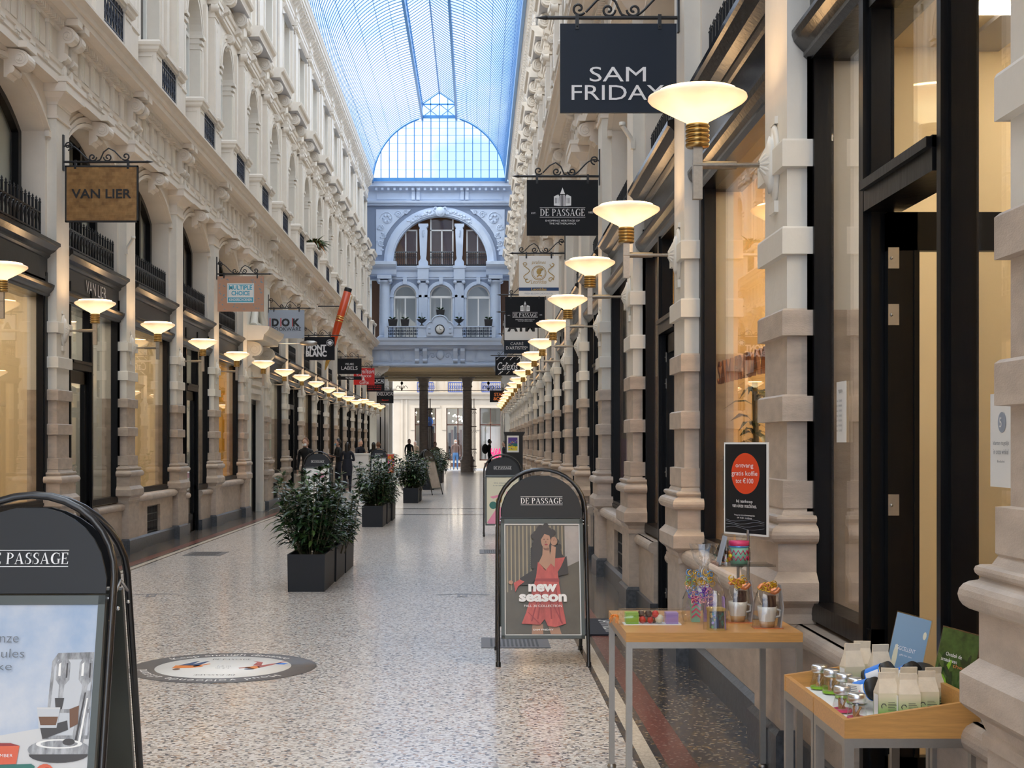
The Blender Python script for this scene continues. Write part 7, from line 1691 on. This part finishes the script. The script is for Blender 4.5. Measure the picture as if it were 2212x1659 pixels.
part(b, 'foliage', ['leaf'], T); b = MB(); b.tube([(0, 0, .2), (.01, 0, .7), (0, .01, 1.2)], .02, 8); part(b, 'stem', ['stem'], T); b = MB(); b.lathe([(.001, 0), (.11, 0), (.14, .25), (.12, .25), (.001, .2)], 16); part(b, 'pot', ['white'], T)
T = thing('gift_basket', 'plastic-wrapped gift in the lower corner of the right window', 'gift', (1.80, 8.75, .74)); b = MB(); crumple(b, [ovalring(z, rx, ry, 16) for z, rx, ry in ((0, .15, .12), (.1, .17, .13), (.22, .12, .1), (.30, .03, .03), (.36, .09, .06))], 3, .012); part(b, 'wrap', ['cello'], T); b = MB(); b.box(-.08, .08, -.06, .06, .0, .2); part(b, 'box', ['mug'], T)
mat('pink_panel', (.50, .33, .42), .4); mat('print_cream', (.55, .46, .32), .4)
T = thing('window_graphic', 'pale pink window panel with a tall print of a dark-clothed figure', 'poster', (GX + .03, yk(2) + B / 2, 0), -PI / 2); b = MB(); b.box(-1.27, 1.27, -.004, .004, .82, 3.38); part(b, 'pink_panel', ['pink_panel'], T)
b = MB(); b.box(-1.16, -.62, -.008, -.004, 1.58, 3.12); part(b, 'print_ground', ['print_cream'], T)
b = MB(); b.face([(-.89 + x_, -.0095, z_) for x_, z_ in ((-.10, 1.75), (.08, 1.72), (.10, 2.2), (.15, 2.55), (.10, 2.80), (.03, 2.86), (-.05, 2.86), (-.12, 2.78), (-.15, 2.5), (-.11, 2.2))]); b.face([(-.9 + x_, -.0095, z_) for x_, z_ in ell(0, 2.94, .055, .08)]); part(b, 'printed_figure', ['p_dark'], T)
for i, s_ in enumerate(('new', 'collection', 'fine jewellery', 'in store')): text(T, s_, (-.9, -.006, 1.40 - i * .14), .25, .05, 'p_grey_text')
sheet('window_notice', 'small green notice in the grilled window beyond the portal', XL - .178, yk(8) + 1.35, 1.62, .34, .42, 'mint', [('i', 0, 0, .05, .2, 'white')], PI / 2)
text(bay_of[('L', 3)], 'VAN LIER', (XL - .178, yk(3) + 1.08, 1.22), .22, .06, 'white', .0, (PI / 2, 0, PI / 2), name='door_lettering')

# ------------------------------------------------------------------ people
def person(label, x, y, rz, H=1.72, top='black_cloth', legs='navy_cloth', skin='skin', hair='hair_black', long_hair=False, mask=None, arms='down', stride=.0, lean=0, skirt=False, shoes='black'):
    T = thing('person', label, 'person', (x, y, 0), rz); k = H / 1.75
    V = []; E = []; R = []
    def n_(p, r, par=None): V.append(Vector(p)); R.append(r); (E.append((par, len(V) - 1)) if par is not None else None); return len(V) - 1
    pel = n_((0, 0, .95), (.135, .10)); wa = n_((0, -lean * .3, 1.10), (.125, .09), pel); ch = n_((0, -lean * .7, 1.30), (.155, .105), wa); sh = n_((0, -lean, 1.43), (.12, .08), ch); nk = n_((0, -lean - .01, 1.50), (.055, .055), sh); hd = n_((0, -lean - .03, 1.60), (.075, .085), nk); tp_ = n_((0, -lean - .02, 1.655), (.055, .065), hd)
    hands = []
    for s in (-1, 1):
        hp = n_((s * .095, 0, .86), (.085, .09), pel); kn = n_((s * .10, -.03 - s * stride * .5, .50), (.058, .062), hp); an = n_((s * .105, s * -stride + .02, .10), (.040, .045), kn); ft = n_((s * .115, s * -stride - .12, .035), (.035, .028), an)
        so_ = n_((s * .185, -lean, 1.40), (.055, .06), sh)
        if arms == 'down': el, ha = (s * .235, .02 - lean * .5, 1.13), (s * .245, -.06, .88)
        elif arms == 'fold': el, ha = (s * .24, -.02 - lean * .5, 1.14), (s * .08, -.26, 1.16)
        else: el, ha = (s * .23, -.05 - lean, 1.15), (s * .12, -.30 - lean, 1.22)
        e_ = n_(el, (.043, .045), so_); h_ = n_(ha, (.028, .030), e_); d = (Vector(ha) - Vector(el)).normalized(); pa = n_(Vector(ha) + d * .05, (.032, .020), h_)
        for f in range(4): n_(Vector(ha) + d * (.125 - abs(f - 1.4) * .008) + Vector((0, (f - 1.5) * .017, 0)) if arms == 'down' else Vector(ha) + d * .12 + Vector((0, 0, (f - 1.5) * .017)), (.008, .008), pa)
        n_(Vector(ha) + d * .06 + Vector((0, -.035, .0)) if arms == 'down' else Vector(ha) + d * .06 + Vector((0, 0, .04)), (.009, .009), h_); hands.append(Vector(ha))
    me = bpy.data.meshes.new('sk'); me.from_pydata([v * k for v in V], E, []); o = bpy.data.objects.new('sk', me); COL.objects.link(o)
    sm = o.modifiers.new('s', 'SKIN'); sm.use_smooth_shade = True
    for i, r in enumerate(R): me.skin_vertices[0].data[i].radius = (r[0] * k, r[1] * k)
    me.skin_vertices[0].data[0].use_root = True
    sb = o.modifiers.new('d', 'SUBSURF'); sb.levels = 1; sb.render_levels = 1
    dg = bpy.context.evaluated_depsgraph_get(); m2 = bpy.data.meshes.new_from_object(o.evaluated_get(dg)); bpy.data.objects.remove(o)
    m2.name = 'body'; m2.materials.clear()
    for q in (skin, top, legs, shoes): m2.materials.append(M[q])
    for p in m2.polygons:
        c = p.center / k; mi = 1
        near_hand = min((c - h).length for h in hands) < .06 or min((c - h - (h - h) ).length for h in hands) < .06
        if c.z > 1.50: mi = 0
        elif any((c - h).dot(Vector((0, 0, 1)) if 0 else (h - Vector((h.x * .95, h.y + .1, h.z + .25))).normalized()) > .0 and (c - h).length < .16 for h in hands) and (arms != 'down' or abs(c.x) > .205): mi = 0
        elif c.z < .09: mi = 3
        elif c.z < .97 and abs(c.x) < .2: mi = 2
        p.material_index = mi; p.use_smooth = True
    link('body', m2, T); hy = (-lean - .025) * k
    b = MB(); b.ball((0, hy, 1.625 * k), .108 * k, 0, 14, (.78, .92, 1.18)); part(b, 'head', [skin], T)
    b = MB()
    b.prism([(hy - .095 * k, 1.60 * k), (hy - .125 * k, 1.595 * k), (hy - .098 * k, 1.64 * k)], 'x', -.012 * k, .012 * k)
    for s in (-1, 1): b.ball((s * .085 * k, hy + .01, 1.62 * k), .022 * k, 0, 6, (.4, .8, 1.2))
    part(b, 'nose_and_ears', [skin], T)
    b = MB()
    for s in (-1, 1): b.ball((s * .032 * k, hy - .093 * k, 1.645 * k), .011 * k, 0, 6, (1.2, .5, .7))
    b.box(-.025 * k, .025 * k, hy - .098 * k, hy - .09 * k, 1.562 * k, 1.568 * k); part(b, 'eyes_and_mouth', ['hair_brown'], T)
    b = MB(); n = 14; rings = []
    for i in range(8):
        t = PI * (.50 if not long_hair else .50) * i / 7; z = 1.625 + .158 * math.sin(t) ; r = math.cos(t) * 1.0
        rings.append([((.098 * r * math.cos(a)) * k, hy + (.016 + .112 * r * math.sin(a)) * k + (-.0 if math.sin(a) > -.3 else .03 * (1 - i / 7)) * k, z * k + (.045 * k if math.sin(a) < -.3 and i < 2 else 0)) for a in [2 * PI * j / n for j in range(n)]])
    b.grid(rings, 0, True)
    b.grid([[(x_ * k, hy + y_ * k, z_ * k) for x_, y_ in ((-.09, .0), (-.07, .09), (0, .118), (.07, .09), (.09, .0), (.06, .03), (0, .05), (-.06, .03))] for z_ in ([1.64, 1.56] if not long_hair else [1.66, 1.50, 1.40, 1.22])], 0, True)
    part(b, 'hair', [hair], T)
    if mask: b = MB(); b.grid([[(.072 * r_ * math.sin(a) * k, hy - (.088 + .02 * r_ * math.cos(a)) * k + .03 * (1 - math.cos(a)) * k, z_ * k) for a in [(-1.1 + .22 * j) for j in range(11)]] for z_, r_ in ((1.615, 1.0), (1.585, 1.12), (1.55, 1.0))], 0, True, closed=False); part(b, 'face_mask', [mask], T)
    if skirt: b = MB(); b.lathe([(.15, .55), (.17, .8), (.14, 1.05)], 12); part(b, 'coat_skirt', [top], T)
    return T
def at(x, Y): return (x - 1031) * Y / 3000
person('person in brown jacket and blue jeans, standing across the street between the columns', at(984, 80.5), 80.5, .1, 1.75, 'jacket_brown', 'jeans', hair='hair_grey', mask='near_white')
b = MB(); b.tube([(0, 0, 0), (.05, 0, .85)], [.012, .02], 8); o = part(b, 'umbrella', ['navy_cloth']); o.location = (at(972.5, 80.3), 80.3, .0); tag(o, 'furled dark umbrella held beside the jeans', 'umbrella')
person('person in black jacket with a backpack walking left at the passage mouth', at(1057, 74), 74, PI / 2 + .2, 1.74, 'black_cloth', 'black_cloth', stride=.16)
T = thing('backpack', 'black rounded backpack on the walker at the passage mouth', 'bag', (at(1048, 74), 74.0, 1.02)); b = MB(); b.ball((0, 0, .22), .24, 0, 12, (.75, .9, 1.15)); part(b, 'pack', ['black_cloth'], T); b = MB(); b.tube([(.12, -.08, .42), (.22, -.1, .40), (.26, -.08, .15), (.1, -.1, .05)], .015, 6); part(b, 'strap', ['navy_cloth'], T)
person('person in dark coat walking beyond the third shrub group', at(884, 76), 76, .4, 1.76, 'black_cloth', 'black_cloth', hair='hair_brown', stride=.12)
person('person in tan coat behind the left passage column', at(897, 79), 79, -.3, 1.66, 'tan_cloth', 'navy_cloth', hair='hair_grey')
person('person with reddish hair showing over the farthest shrub', at(940, 72), 72, .2, 1.60, 'tan_cloth', 'navy_cloth', hair='hair_brown')
person('person in dark coat behind the picture stand', at(1090, 60), 60, -1.2, 1.62, 'navy_cloth', 'black_cloth')
person('person with light hair and white mask leaning from a left shop door', at(663, 36), 36, -.3, 1.66, 'black_cloth', 'black_cloth', hair='hair_brown', mask='near_white', lean=.08)
person('person with black hair and blue mask reaching out by the left shops', at(731, 43.5), 43.5, -1.1, 1.66, 'black_cloth', 'navy_cloth', mask='mask_blue', arms='reach')
person('person seen from behind with long dark hair and navy coat', at(750, 42.4), 42.4, PI - .2, 1.55, 'navy_cloth', 'navy_cloth', long_hair=True, arms='fold', hair='hair_black', skirt=True)
person('person with grey hair and dark jacket bent over the white counter', at(774, 51.2), 51.2, .8, 1.66, 'navy_cloth', 'black_cloth', hair='hair_grey', arms='reach', lean=.10)
person('person in dark clothes near the small distant pavement sign', at(807, 54), 54, PI, 1.56, 'black_cloth', 'black_cloth', long_hair=True)
person('person with fair hair among the group near the sweets poster', at(817, 57), 57, 2.6, 1.58, 'tan_cloth', 'black_cloth', hair='hair_brown')
T = thing('counter', 'white counter block by the left shops, in front of a grey-haired person', 'counter', (at(778, 50.2), 50.2, 0)); b = MB(); b.box(-.30, .30, -.25, .25, 0, 1.13); part(b, 'cabinet', ['white'], T); b = MB(); b.box(-.33, .33, -.28, .28, 1.13, 1.17); part(b, 'worktop', ['near_white'], T); b = MB(); b.box(-.3, .3, -.254, -.25, .70, .71); part(b, 'panel_joint', ['sign_grey'], T)
